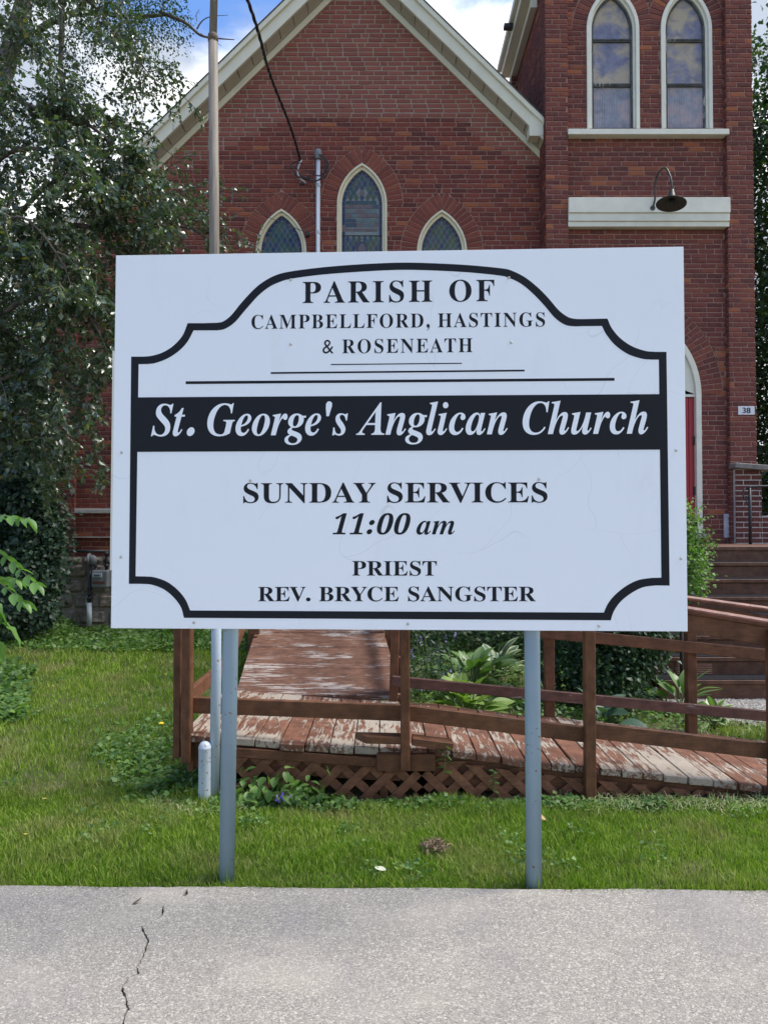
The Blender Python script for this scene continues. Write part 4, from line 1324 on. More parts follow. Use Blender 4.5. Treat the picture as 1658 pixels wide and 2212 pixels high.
# ------------------------------------------------------------ the sign
GLY = {"bA":[650,[[-13,0,-13,27,13,32,35,45,54,71,73,111,307,694,334,693,572,129,594,83,612,51,632,33,660,27,660,0,341,0,341,27,386,32,413,45,422,68,418,88,406,121,376,197,154,197,117,105,113,88,111,72,119,47,143,32,184,27,190,27,190,0],[169,239,360,239,263,475]]],"bB":[659,[[24,0,24,26,67,33,93,48,107,77,111,122,111,549,109,587,103,614,92,633,76,645,53,651,23,653,23,678,328,678,422,672,496,653,548,622,580,578,590,522,583,476,564,438,531,408,486,384,427,368,498,349,552,323,592,288,615,246,623,196,615,139,592,90,553,52,499,23,433,6,354,0],[271,375,280,375,328,378,365,389,392,406,410,431,420,467,424,514,418,573,401,614,382,632,356,642,322,646,294,643,280,633,273,613,271,582],[330,36,369,40,400,52,422,73,441,121,448,191,444,241,432,280,413,309,384,328,344,340,294,344,271,344,271,97,274,68,284,50,301,39]]],"bC":[697,[[382,-16,318,-11,259,4,205,30,157,64,116,106,83,156,59,212,44,273,39,340,44,406,59,467,84,523,117,572,158,613,207,648,261,673,321,688,386,693,460,684,547,655,562,650,577,648,599,653,614,668,624,693,650,693,650,459,625,459,599,517,568,566,531,606,489,636,443,654,395,660,330,647,279,608,243,544,221,453,214,337,222,228,246,144,286,83,342,47,414,35,474,43,533,67,589,105,638,158,666,132,622,79,571,37,514,8,451,-10]]],"bD":[738,[[30,0,30,26,69,32,94,44,106,69,110,111,110,557,105,606,91,635,64,648,22,653,22,678,330,678,399,674,460,664,515,646,563,622,604,590,637,552,663,508,682,457,693,401,697,339,683,217,640,122,568,54,469,14,340,0],[331,36,368,39,401,48,430,63,455,84,476,112,501,171,517,247,522,341,514,450,492,536,454,596,400,633,332,645,301,641,282,631,274,609,271,573,271,107,274,72,282,51,300,40]]],"bE":[658,[[21,0,21,25,65,30,93,44,107,72,112,116,112,549,107,603,93,634,66,648,24,653,24,678,594,678,594,476,571,476,559,532,537,575,507,605,465,625,411,637,345,641,298,638,285,632,277,621,273,603,272,578,272,366,288,366,329,370,361,381,386,401,412,446,429,514,453,514,453,176,428,176,420,229,407,270,386,299,359,318,322,328,276,331,272,331,272,100,275,69,286,52,307,44,343,41,410,45,467,58,513,79,552,112,585,156,612,213,640,213,599,0]]],"bF":[602,[[23,0,23,26,67,34,93,50,107,79,111,125,111,558,106,603,92,630,64,645,21,653,21,678,586,678,586,476,562,476,549,532,529,574,501,605,462,626,409,638,342,642,298,640,285,635,277,627,272,614,271,593,271,368,283,368,323,372,356,383,381,403,400,430,414,468,423,516,450,516,450,176,424,176,415,229,401,270,382,299,357,318,323,329,281,333,271,333,271,120,273,88,280,64,292,46,312,35,342,29,382,26,382,0]]],"bG":[756,[[399,-15,330,-10,267,5,211,29,161,62,119,104,86,153,61,209,46,272,41,341,46,408,61,469,86,524,119,573,160,614,208,648,261,673,320,688,383,693,464,684,550,656,564,651,577,649,592,652,604,660,614,673,624,693,651,693,651,458,625,458,600,515,569,564,532,604,490,635,445,654,398,660,333,647,282,609,246,544,224,455,217,339,223,243,240,163,268,101,290,71,315,48,344,32,375,22,410,19,458,24,489,41,505,68,510,106,510,190,505,229,490,254,460,266,410,271,410,295,745,295,745,271,704,266,680,254,668,230,664,191,664,43,576,11,488,-9]]],"bH":[779,[[23,0,23,26,67,32,93,47,107,75,111,120,111,564,106,605,93,631,66,646,24,653,24,678,360,678,360,653,328,649,304,643,288,633,278,618,273,595,271,564,271,373,509,373,509,564,507,595,502,618,493,633,477,643,453,649,420,653,420,678,755,678,755,653,712,646,686,632,673,606,669,564,669,120,673,77,687,49,712,33,755,26,755,0,420,0,420,26,463,32,490,46,504,73,509,120,509,329,271,329,271,120,275,75,289,47,316,32,360,26,360,0]]],"bI":[388,[[20,0,20,26,63,34,91,48,107,73,112,112,112,576,107,614,94,637,67,648,20,653,20,678,364,678,364,653,319,648,292,637,277,614,272,576,272,115,274,87,279,66,289,50,307,39,332,31,366,26,366,0]]],"bL":[635,[[23,0,23,26,67,32,93,47,107,75,111,120,111,564,106,606,93,633,66,647,24,653,24,678,372,678,372,653,336,651,310,646,291,636,280,620,273,597,271,564,271,123,272,92,276,70,284,55,298,47,318,42,348,41,414,46,469,59,513,83,551,119,582,167,609,230,636,230,598,0]]],"bM":[944,[[21,0,21,26,64,32,92,47,107,74,112,118,112,569,110,598,105,619,95,634,79,644,55,650,22,653,22,678,275,678,472,212,669,678,919,678,919,653,878,645,853,630,839,604,834,563,834,127,836,90,841,64,851,45,866,35,888,29,918,26,918,0,589,0,589,26,621,30,644,37,660,48,670,66,675,90,677,124,677,594,429,0,402,0,157,579,157,119,162,72,178,44,207,30,252,26,252,0]]],"bN":[735,[[600,-16,159,521,159,117,163,73,177,46,203,32,248,26,248,0,27,0,27,26,58,29,81,35,96,45,106,62,111,85,113,117,113,578,73,626,54,645,27,653,27,678,233,678,582,251,582,562,580,594,575,617,565,632,549,643,526,649,493,653,493,678,714,678,714,653,671,647,645,633,632,605,628,561,628,-16]]],"bO":[782,[[388,-16,317,-9,251,11,192,43,141,86,98,138,67,199,48,266,41,339,48,411,67,479,98,539,141,592,193,635,254,667,321,687,395,694,466,687,532,668,591,636,642,594,684,542,716,481,735,413,742,339,735,266,716,199,684,138,641,86,589,43,529,11,461,-9],[394,18,456,31,503,69,538,134,558,223,565,339,560,436,544,516,518,579,482,624,438,651,387,660,325,647,278,609,243,544,223,455,216,339,221,243,237,163,264,100,300,54,343,27]]],"bP":[622,[[23,0,23,26,67,32,93,47,107,75,111,120,111,564,106,605,93,631,66,646,24,653,24,678,318,678,428,672,500,655,546,628,580,592,602,547,609,494,602,441,581,396,546,358,497,329,435,312,360,306,271,306,271,120,275,75,289,47,316,32,360,26,360,0],[271,342,300,342,345,346,379,357,405,376,421,404,432,442,435,490,429,558,410,605,388,626,359,638,322,642,297,639,282,631,274,616,271,593]]],"bR":[704,[[23,0,23,26,67,32,93,47,107,75,111,120,111,564,106,605,93,631,66,646,24,653,24,678,323,678,415,673,489,658,547,634,588,599,613,554,621,498,615,452,597,412,566,379,524,353,469,333,643,75,674,38,690,29,712,26,715,26,715,0,504,0,300,316,271,316,271,120,275,75,289,47,316,32,360,26,360,0],[271,348,303,348,350,352,388,364,417,385,436,414,448,452,452,500,447,551,433,591,410,619,376,636,334,642,301,639,282,629,274,609,271,574]]],"bS":[581,[[64,-16,64,235,93,235,112,169,136,115,166,74,202,45,244,28,293,22,328,26,358,36,383,54,401,76,411,103,415,133,406,174,379,209,335,238,242,284,167,329,115,376,92,411,79,450,74,494,81,551,100,600,131,639,172,669,220,688,275,694,307,692,342,687,420,667,434,664,446,662,461,666,471,676,477,694,505,694,505,475,480,475,462,528,437,573,406,610,370,639,330,656,289,662,243,655,208,635,185,604,178,566,185,530,204,501,236,476,281,451,377,406,431,377,473,347,502,315,521,280,531,241,535,198,527,138,505,86,468,43,418,12,357,-8,286,-15,236,-12,187,1,147,14,126,18,112,16,103,11,97,0,91,-16]]],"bT":[630,[[137,0,137,26,183,31,212,46,227,75,232,120,232,645,222,645,173,640,131,625,97,601,71,567,53,524,43,473,16,473,16,678,611,678,611,472,586,472,573,534,548,583,511,617,462,638,400,645,392,645,392,120,397,73,412,45,440,31,488,26,488,0]]],"bU":[733,[[369,-19,286,-12,219,8,170,43,136,91,116,154,109,231,109,564,104,605,91,631,64,646,22,653,22,678,358,678,358,653,325,649,302,643,285,633,275,618,271,595,269,564,269,208,273,154,284,110,303,77,329,52,365,38,409,33,472,41,521,66,556,106,577,164,584,237,584,563,579,604,565,631,537,645,489,653,489,678,706,678,706,653,668,644,645,628,633,602,629,563,629,270,622,176,601,102,566,48,515,11,450,-12]]],"bV":[637,[[316,-19,66,567,50,600,34,626,12,644,-21,653,-21,678,314,678,314,653,274,651,248,644,232,630,227,610,230,591,240,563,385,213,518,562,525,587,528,609,523,630,509,643,483,650,445,653,445,678,658,678,658,653,630,649,608,637,589,612,569,570,342,-19]]],"bY":[634,[[151,0,151,26,195,32,221,47,235,75,239,120,239,266,69,576,44,617,21,639,1,648,-20,652,-20,678,308,678,308,652,291,652,267,650,248,644,236,633,232,620,235,604,244,583,370,336,496,545,513,580,519,607,511,632,486,647,444,652,439,652,439,678,654,678,654,652,630,646,609,632,590,611,570,583,399,303,399,120,404,75,417,47,444,32,488,26,488,0]]],"iS":[549,[[229,-17,165,-9,86,15,57,21,45,19,35,14,14,-11,-13,-11,39,215,67,215,67,208,71,151,84,103,106,67,135,40,172,24,216,19,249,23,278,37,303,58,323,84,335,113,339,145,336,174,325,200,307,226,282,254,212,319,147,385,127,412,114,439,106,468,104,501,111,552,131,598,163,636,205,665,254,683,309,689,370,683,440,663,465,658,489,665,509,686,536,686,488,480,459,480,460,491,460,502,456,544,443,581,423,611,398,635,367,649,333,654,293,646,259,624,236,589,228,548,233,520,247,493,267,465,293,439,327,409,361,378,403,335,436,290,457,241,464,187,457,128,437,78,403,38,356,7,298,-11]]],"iG":[743,[[329,-17,275,-14,226,-5,182,10,143,31,109,58,81,90,59,126,43,167,34,212,31,261,37,334,57,404,88,470,130,532,182,585,243,629,294,655,346,674,399,685,455,689,520,684,556,677,595,666,623,661,641,668,656,689,681,689,638,472,610,472,605,527,591,572,569,607,539,633,502,648,459,653,415,647,372,627,331,596,291,551,256,495,224,427,199,354,184,283,179,215,184,157,199,109,225,71,260,43,303,27,354,21,398,26,429,43,449,70,464,110,491,215,500,266,496,287,484,299,461,305,426,308,426,332,707,332,707,307,699,307,672,302,656,285,644,259,633,223,588,46,506,11,420,-10]]],"iA":[625,[[-101,0,-101,25,-72,30,-45,45,-19,71,481,687,509,687,486,132,486,118,490,85,501,60,519,41,545,30,578,25,578,0,265,0,265,25,296,30,320,41,335,58,348,90,353,129,355,209,144,209,73,120,49,84,41,60,48,43,70,32,106,25,106,0],[177,250,357,250,368,488]]],"iC":[655,[[301,-17,247,-13,199,-3,156,15,118,39,87,70,62,106,44,148,34,194,30,245,36,318,55,391,84,460,124,524,173,580,229,626,292,661,358,682,427,689,496,684,573,667,591,664,606,661,627,668,642,689,669,689,626,459,597,461,593,519,581,567,562,605,534,632,501,649,460,654,414,648,371,629,330,597,292,553,257,496,226,427,202,352,187,281,182,212,187,159,201,115,225,79,257,52,296,35,341,30,387,35,431,50,473,76,512,111,548,157,576,135,531,80,482,38,427,7,366,-11]]],"it":[275,[[45,-14,21,-11,1,-2,-12,12,-20,32,-23,58,-22,78,-16,104,67,407,19,407,19,442,86,475,147,525,200,592,241,592,199,447,278,447,267,407,188,407,114,153,104,114,100,84,104,67,115,61,146,81,191,141,214,126,172,65,132,22,90,-5]]],"ie":[401,[[130,-14,89,-9,54,5,24,28,2,60,-12,99,-16,146,-10,200,9,256,37,309,73,358,116,400,163,433,212,454,262,461,308,455,342,436,364,407,371,369,364,331,343,294,308,259,258,227,195,203,117,185,111,131,116,99,130,74,152,58,182,53,219,63,255,93,291,142,319,124,288,74,254,36,216,8,175,-8],[125,218,170,233,209,255,242,283,267,316,283,351,288,387,286,405,279,418,268,425,255,428,233,422,210,404,187,375,153,309]]],"ig":[444,[[115,-207,58,-204,11,-193,-27,-177,-54,-154,-71,-129,-76,-99,-68,-65,-46,-38,-7,-14,49,8,20,30,2,52,-4,76,1,101,18,124,45,147,85,170,53,194,31,219,17,248,13,281,20,327,42,370,75,407,118,436,168,455,222,461,273,456,320,439,363,412,450,412,445,370,389,370,392,353,393,335,386,287,364,244,329,207,285,179,233,161,176,155,124,158,105,141,98,125,108,108,139,94,201,75,271,48,300,31,321,13,340,-18,347,-54,340,-96,317,-134,281,-164,235,-188,179,-202],[173,186,198,193,223,212,244,242,261,280,271,322,275,367,270,401,256,421,232,428,206,421,181,400,159,368,143,330,132,288,128,244,133,212,148,192],[126,-174,174,-168,210,-152,233,-127,241,-98,237,-78,225,-62,206,-48,160,-28,90,-6,46,-32,20,-60,11,-92,19,-124,44,-151,81,-168]]],"io":[470,[[143,-14,100,-9,62,5,30,30,5,62,-10,101,-15,146,-9,201,9,257,36,310,72,359,113,400,160,433,210,454,261,461,309,456,349,442,381,419,405,387,419,348,424,302,418,248,402,194,375,140,340,91,298,49,251,15,198,-7],[154,20,177,26,199,45,220,74,241,110,259,152,275,196,298,285,304,325,306,358,300,397,284,421,256,429,233,423,211,405,189,377,169,342,150,300,135,256,112,166,105,124,103,87,109,50,126,27]]],"ir":[388,[[-21,0,63,314,74,358,77,378,72,394,59,403,36,406,27,406,25,431,225,461,170,281,215,362,236,393,255,417,274,436,293,450,312,458,331,461,362,454,380,431,386,394,382,365,371,343,352,329,328,324,300,332,277,354,268,359,246,348,220,315,189,260,164,206,141,145,119,76,98,0]]],"is":[376,[[135,-14,94,-9,42,7,22,11,4,6,-10,-10,-36,-6,-10,162,19,157,26,108,40,70,60,43,87,26,121,21,153,27,172,46,178,78,176,96,170,115,158,135,141,158,102,206,76,242,58,276,46,308,42,339,46,372,59,401,80,426,106,445,137,456,172,460,215,456,267,443,277,441,286,439,304,444,316,457,342,457,320,305,294,308,283,352,269,385,250,410,226,424,199,429,177,425,160,415,148,399,144,380,154,344,184,301,217,262,246,222,273,173,281,148,283,122,278,86,264,53,241,25,212,4,176,-9]]],"il":[258,[[59,-14,28,-9,5,5,-10,28,-15,59,-12,92,-3,126,115,553,129,617,124,633,110,642,87,645,78,645,77,670,181,684,272,700,118,128,112,103,108,80,112,66,124,61,154,79,195,132,215,117,175,59,139,18,101,-6]]],"ii":[289,[[196,553,170,558,149,572,135,593,130,619,135,645,149,666,170,680,196,685,221,680,243,666,257,645,262,619,257,593,243,572,221,558],[73,-12,43,-7,20,8,6,31,1,61,6,96,15,130,66,314,76,353,79,378,74,394,61,403,38,406,29,406,28,431,133,445,223,461,133,127,125,82,129,68,141,63,170,81,211,134,231,120,200,72,169,36,138,9,106,-7]]],"in":[532,[[317,-14,293,-11,274,-2,261,13,253,34,250,61,253,88,261,125,293,228,328,330,336,367,331,383,317,388,281,376,243,341,203,283,173,226,145,160,120,84,98,0,-21,0,63,314,74,358,77,378,72,394,59,403,36,406,27,406,25,431,225,461,173,288,227,365,278,419,311,442,346,456,381,461,408,458,429,449,444,434,453,413,456,386,449,337,424,253,370,85,374,69,387,64,401,68,416,82,453,134,475,119,434,61,396,20,358,-6]]],"ic":[412,[[138,-14,94,-9,56,5,26,28,4,60,-10,99,-14,145,-10,194,3,242,24,291,53,336,89,377,131,412,176,439,221,456,266,461,314,454,351,434,374,405,382,371,378,343,365,321,344,308,318,303,295,306,278,317,266,333,262,354,264,369,271,384,279,398,281,409,275,425,257,430,233,423,208,403,183,371,160,332,140,287,125,239,114,191,111,147,116,106,131,76,154,57,183,51,224,61,264,92,304,143,331,124,297,74,261,36,222,8,181,-8]]],"ia":[500,[[79,-13,49,-9,23,2,2,21,-21,59,-28,109,-23,163,-8,219,17,275,48,327,84,373,125,411,167,439,208,455,246,461,281,454,306,432,319,395,335,451,442,451,359,161,345,110,340,83,344,66,355,60,374,68,397,91,424,130,446,116,416,70,385,33,354,8,324,-8,293,-13,259,-6,238,15,231,51,234,78,241,112,204,57,166,18,125,-5],[138,61,161,67,184,83,206,109,227,141,246,178,263,219,276,260,287,301,293,337,295,369,291,396,278,413,256,418,233,412,210,393,186,363,163,326,141,283,123,237,104,172,97,120,102,87,115,68]]],"ih":[532,[[312,-14,288,-11,270,-2,257,13,249,34,246,61,249,88,258,125,289,228,323,330,332,367,327,383,313,388,276,375,237,338,195,275,155,193,121,102,94,0,-28,0,122,557,132,595,134,612,131,628,124,638,109,642,87,644,71,644,71,671,164,681,279,700,171,293,225,368,275,420,307,443,341,456,376,461,403,458,424,449,439,434,448,413,451,386,443,332,420,253,372,112,368,98,366,85,370,69,382,64,411,85,455,146,477,133,444,80,411,39,378,10,345,-8]]],"iu":[532,[[69,-14,42,-11,20,-2,5,13,-4,34,-7,61,1,112,22,194,56,314,66,353,69,378,64,394,51,403,28,406,19,406,18,431,109,444,217,461,120,117,113,79,118,64,132,59,168,71,206,108,248,169,288,249,323,342,351,448,470,448,373,85,378,72,383,67,389,65,403,69,417,83,435,104,456,135,478,120,437,62,399,20,361,-5,320,-14,292,-9,271,6,257,29,252,60,270,153,219,79,170,27,137,4,104,-9]]],"im":[781,[[566,-12,542,-9,523,0,510,15,502,35,499,62,502,89,511,126,542,229,576,331,585,368,580,384,566,389,537,381,507,357,474,318,424,227,372,92,342,0,227,0,328,331,336,368,331,384,317,389,291,382,264,363,234,330,203,283,173,226,145,160,120,84,98,0,-21,0,63,314,74,358,77,378,72,394,59,403,36,406,27,406,25,431,225,461,173,288,227,365,278,419,311,442,346,456,381,461,408,458,429,449,444,434,453,414,456,387,453,361,445,323,492,385,537,428,582,453,629,461,656,458,677,449,692,434,701,414,704,387,696,333,673,254,625,113,621,99,619,86,623,70,635,65,649,70,664,83,681,105,702,135,724,120,683,62,645,21,607,-4]]],"b0":[559,[[280,-10,223,-5,175,10,135,36,102,71,77,114,58,165,40,255,34,359,40,463,58,552,77,603,102,645,135,679,175,704,224,719,281,724,335,719,382,704,422,679,454,645,480,602,500,552,519,462,525,358,519,254,500,165,480,114,454,71,421,36,381,10,334,-5],[280,55,313,64,337,91,353,135,366,231,370,358,366,485,353,580,337,624,313,650,281,659,248,650,223,624,207,580,194,485,189,358,194,231,207,135,223,91,247,64]]],"b1":[559,[[97,0,97,53,179,53,202,57,217,67,226,87,229,118,229,619,161,544,130,522,100,515,78,520,59,535,46,559,42,589,110,613,150,634,196,666,266,718,378,718,378,118,381,91,388,70,403,57,429,53,510,53,510,0]]],"s&":[625,[[495,339,463,282,422,229,326,339,373,375,408,411,432,446,446,483,451,521,443,568,421,609,386,641,341,662,287,669,228,662,180,641,143,608,120,565,112,512,123,455,151,401,189,354,136,320,91,283,57,243,36,200,28,153,37,101,62,57,99,22,146,-1,200,-9,238,-6,278,5,321,24,367,53,416,93,494,0,620,0,482,160,529,220,567,281,593,339],[356,161,308,119,260,91,210,81,169,91,139,117,126,153,131,183,146,210,170,236,203,262,245,289],[208,521,218,554,244,577,282,586,307,583,329,573,346,558,356,539,360,516,353,482,327,446,271,405,242,438,218,478]]],"s3":[500,[[81,569,143,591,197,598,237,593,270,580,294,559,310,531,315,496,310,462,293,434,266,414,229,401,180,397,180,307,232,303,273,288,303,264,320,231,326,193,321,156,307,126,284,103,253,89,216,84,166,90,115,107,64,136,64,30,113,9,161,-4,209,-9,280,1,339,29,385,72,414,130,424,198,420,240,409,279,390,314,362,342,326,360,359,382,383,407,400,436,410,471,413,513,404,573,377,622,335,659,280,683,212,691,143,684,81,662]]],"s8":[500,[[468,184,464,224,453,262,434,296,407,325,373,348,404,373,428,401,445,431,455,462,458,493,448,557,420,612,377,654,322,681,257,691,190,681,132,654,87,612,58,558,48,495,58,439,85,390,129,348,94,323,67,295,47,263,36,226,32,185,43,123,74,70,121,28,182,1,252,-9,321,1,381,28,427,69,457,122],[360,495,355,463,339,435,316,413,287,398,253,393,220,398,190,413,167,436,152,465,146,497,151,531,166,559,189,580,219,593,255,598,289,593,318,579,341,557,355,528],[370,192,365,159,351,129,326,106,293,90,250,84,211,89,178,104,152,127,136,157,130,192,136,228,152,258,177,280,211,295,252,300,291,295,323,280,348,257,364,227]]]}
def sign():
    YL, YR = 3.33, 3.226
    TL, TR = at(251, 552, YL + 0.015), at(1475, 533, YR + 0.015)
    BLc, BRc = at(240, 1357, YL), at(1484, 1364, YR)
    W = ((BRc - BLc).length + (TR - TL).length) / 2
    H = ((TL - BLc).length + (TR - BRc).length) / 2
    cen = (TL + TR + BLc + BRc) / 4
    ux = ((BRc - BLc) + (TR - TL)).normalized()
    uz = ((TL - BLc) + (TR - BRc)).normalized()
    uz = (uz - ux * uz.dot(ux)).normalized()
    uy = uz.cross(ux)
    root = thing('church_sign', 'large white parish sign board with black border and lettering on two blue-grey pipe posts', 'sign')
    def loc(px, py):
        """1658-view point -> sign-plane coordinates"""
        d = at(px, py, 1) - Vector((0, 0, EYE))
        o = Vector((0, 0, EYE))
        t = (cen - o).dot(uy) / d.dot(uy)
        q = o + d * t - cen
        return q.dot(ux), q.dot(uz)
    base = Vector((cen.x, cen.y, -0.03))
    root.location = base
    rot = Matrix((ux, uy, uz)).transposed().to_4x4()
    mw = Matrix.Translation(cen) @ rot
    def put(o, parent=root):
        o.parent = root
        o.matrix_parent_inverse = Matrix.Translation(base).inverted()
        o.matrix_basis = mw
        return o
    cs = [loc(240, 1357), loc(1484, 1364), loc(1475, 533), loc(251, 552)]
    t = NT('white_sign_enamel')
    p = t.pos(obj=True)
    n = t.noise(p, 1.2, 4)
    c = t.ramp(n, [(0.3, (0.79, 0.84, 0.88)), (0.7, (0.82, 0.865, 0.90))])
    # hairline scratches and specks
    vo = t.n('ShaderNodeTexVoronoi', feature='DISTANCE_TO_EDGE')
    mpn = t.n('ShaderNodeMapping')
    dn = t.n('ShaderNodeTexNoise'); dn.inputs['Scale'].default_value = 1.5
    t.l(p, dn.inputs['Vector'])
    vadd = t.n('ShaderNodeVectorMath', operation='ADD')
    t.l(p, vadd.inputs[0]); t.l(dn.outputs['Color'], vadd.inputs[1])
    t.l(vadd.outputs[0], vo.inputs['Vector'])
    vo.inputs['Scale'].default_value = 2.1
    hair = t.ramp(vo.outputs['Distance'], [(0.0, 0.34), (0.0034, 0.0)])
    gate = t.ramp(t.noise(p, 1.9, 2), [(0.50, 0.0), (0.58, 1.0)])
    c = t.mix(t.math('MULTIPLY', hair, gate), c, (0.42, 0.42, 0.42))
    sp_ = t.noise(p, 90, 2)
    c = t.mix(t.ramp(sp_, [(0.79, 0.0), (0.81, 0.5)]), c, (0.35, 0.34, 0.32))
    sp2 = t.noise(t.pos((1.5, 1, 0.5), obj=True), 3.5, 5, 0.7)
    c = t.mix(t.ramp(sp2, [(0.58, 0.0), (0.75, 0.12)]), c, (0.55, 0.54, 0.5))
    t.col(c)
    t.rough(0.4)
    t.bump(t.noise(p, 2.5, 3), 0.06, 0.01)
    front = -0.003
    mb = MB()
    mb.prism([c_ for c_ in cs], front, 0.004)
    put(mb.build('panel', t.m, bevel=0.0006))
    mb = MB()
    mb.box(cs[0][0] - 0.0105, cs[1][0] - 0.02, 0.0045, 0.012, cs[0][1] + 0.25, cs[2][1] - 0.42)
    put(mb.build('backing_panel', M['frame']))
    for zz in (cs[0][1] + 0.22, (cs[0][1] + cs[2][1]) / 2, cs[2][1] - 0.25):
        mb = MB()
        mb.box(cs[0][0] + 0.03, cs[1][0] - 0.03, 0.0125, 0.02, zz - 0.02, zz + 0.02)
        put(mb.build('back_rail', M['steel']))
    # printed film: black layer
    kt = NT('black_sign_film')
    kt.col((0.008, 0.010, 0.015))
    kt.rough(0.5)
    kt.bump(kt.noise(kt.pos(), 160, 3), 0.12, 0.001)
    kt.b.inputs['Specular IOR Level'].default_value = 0.2
    film = kt.m
    def sheet(name, spl, y, mat, lab=None, off=0.0):
        me = fill2d(spl, 0.0002, off)
        me.materials.clear()
        me.materials.append(mat)
        me.transform(Matrix.Translation((0, y, 0)) @ Matrix.Rotation(math.pi / 2, 4, 'X'))
        o = bpy.data.objects.new(name, me)
        C.objects.link(o)
        put(o)
        if lab: o['label'] = lab
        return o
    A = lambda u, v: loc((270 + u / 2.271) * K, (610 + v / 2.271) * K)
    B = lambda u, v: loc((990 + u / 2.271) * K, (610 + v / 2.271) * K)
    Cc = lambda u, v: loc((270 + u / 2.271) * K, (1100 + v / 2.271) * K)
    D = lambda u, v: loc((990 + u / 2.271) * K, (1100 + v / 2.271) * K)
    def cr(pts, k=7):
        return [tuple(q)[:2] for q in smooth_path([(a, b, 0) for a, b in pts], k)]
    # outer and inner contours of the border, clockwise from the left top corner
    outer = [A(133, 640)] + cr([A(205, 640), A(250, 635), A(310, 617), A(372, 578), A(424, 520), A(453, 450)]) + \
        cr([A(453.5, 450), A(540, 450)], 2)[1:] + cr([A(620, 448), A(655, 440), A(700, 405), A(760, 332), A(830, 257), A(890, 210), A(960, 175), A(1040, 156), A(1200, 135), A(1400, 118), B(0, 107), B(180, 109), B(400, 120), B(590, 138), B(655, 152), B(730, 190), B(800, 245), B(860, 305), B(920, 375), B(970, 413), B(1010, 425), B(1060, 427)]) + \
        [B(1196, 424)] + cr([B(1198, 426), B(1222, 478), B(1270, 535), B(1335, 580), B(1410, 607), B(1470, 613)]) + [B(1532, 613)] + \
        [D(1550, 827)] + cr([D(1470, 826), D(1400, 836), D(1335, 868), D(1275, 915), D(1235, 970), D(1216, 1024)]) + \
        [Cc(431, 1010)] + cr([Cc(432, 1008), Cc(415, 950), Cc(375, 895), Cc(318, 848), Cc(250, 822), Cc(190, 817)]) + [Cc(120, 817)]
    inner = [A(175, 683)] + cr([A(230, 682), A(270, 676), A(335, 652), A(400, 610), A(450, 558), A(487, 491)]) + \
        cr([A(620, 491), A(665, 482), A(720, 445), A(780, 375), A(850, 297), A(910, 248), A(970, 218), A(1040, 198), A(1200, 176), A(1400, 160), B(0, 148), B(180, 150), B(400, 161), B(580, 179), B(640, 193), B(710, 228), B(775, 282), B(840, 350), B(900, 420), B(955, 458), B(1005, 468), B(1060, 467)]) + \
        [B(1166, 466)] + cr([B(1168, 470), B(1195, 520), B(1245, 578), B(1315, 626), B(1395, 652), B(1450, 657)]) + [B(1489, 657)] + \
        [D(1503, 782)] + cr([D(1450, 783), D(1375, 795), D(1305, 828), D(1240, 880), D(1200, 930), D(1177, 980)]) + \
        [Cc(467, 968)] + cr([Cc(466, 964), Cc(440, 905), Cc(395, 850), Cc(335, 805), Cc(265, 780), Cc(215, 775)]) + [Cc(158, 774)]
    bt = [A(150, 871.5), B(1510, 853), B(1516, 1168), A(150, 1181)]
    yb = front - 0.0004
    sheet('border', [outer, inner], yb, film)
    sheet('title_band', [bt], yb - 0.0006, film, 'black band behind the church name')
    for i, (p0, p1, th) in enumerate((((827, 911.6), (1153.8, 908.5), 2.6), ((677, 932.8), (1310.6, 926.6), 4.4), ((464.6, 957), (1535, 948.6), 7))):
        a0, a1 = loc(p0[0] * K, (p0[1] - th / 2) * K), loc(p1[0] * K, (p1[1] - th / 2) * K)
        b1, b0 = loc(p1[0] * K, (p1[1] + th / 2) * K), loc(p0[0] * K, (p0[1] + th / 2) * K)
        sheet('rule_line', [[a0, a1, b1, b0]], yb, film)
    def el(cx, cy, r_, n=14, ky=1.0):
        return [(cx + r_ * math.cos(2 * math.pi * i / n), cy + r_ * ky * math.sin(2 * math.pi * i / n)) for i in range(n)]
    EXTRA = {
        '.': (0.25, [el(0.125, 0.085, 0.095)]),
        ',': (0.25, [[(0.04, 0.10), (0.07, 0.16), (0.13, 0.175), (0.19, 0.15), (0.215, 0.09), (0.21, 0.01), (0.17, -0.08), (0.08, -0.16), (0.065, -0.14), (0.13, -0.06), (0.145, -0.01), (0.10, -0.015), (0.05, 0.03)][::-1]]),
        ':': (0.333, [el(0.166, 0.09, 0.09), el(0.166, 0.40, 0.09)]),
        "'": (0.278, [[(0.10, 0.40), (0.16, 0.40), (0.235, 0.62), (0.235, 0.68), (0.19, 0.715), (0.13, 0.71), (0.09, 0.66), (0.085, 0.58)]]),
        ' ': (0.30, []),
    }
    def line(text, fam, l0, b0, r0, rb, cap, track=0.0, mat=None, y=None, shear=0.0, space=0.30, thin=0.0, capf=0.687, lab=None):
        x = 0
        shapes = []
        for ch in text:
            key = fam + ch
            if ch in '&': key = 's&'
            if ch in '01' and fam == 'i': key = 'b' + ch
            if ch in EXTRA:
                adv, sp = EXTRA[ch]
                if ch == ' ': adv = space
            else:
                adv, fl = GLY[key]
                adv /= 1000
                sp = [[(f[i] / 1000, f[i + 1] / 1000) for i in range(0, len(f), 2)] for f in fl]
            sh = shear if key[0] == 'b' and fam == 'i' or (ch in '.:' and fam == 'i') else 0.0
            if shear and fam == 'b': sh = shear
            g_ = []
            for q in sp:
                g_.append([(px_ + py_ * sh + x, py_) for px_, py_ in q])
            if g_: shapes.append(g_)
            x += adv + track
        xs_ = [p_[0] for g_ in shapes for s_ in g_ for p_ in s_]
        x0, x1 = min(xs_), max(xs_)
        P0, P1 = loc(l0 * K, b0 * K), loc(r0 * K, rb * K)
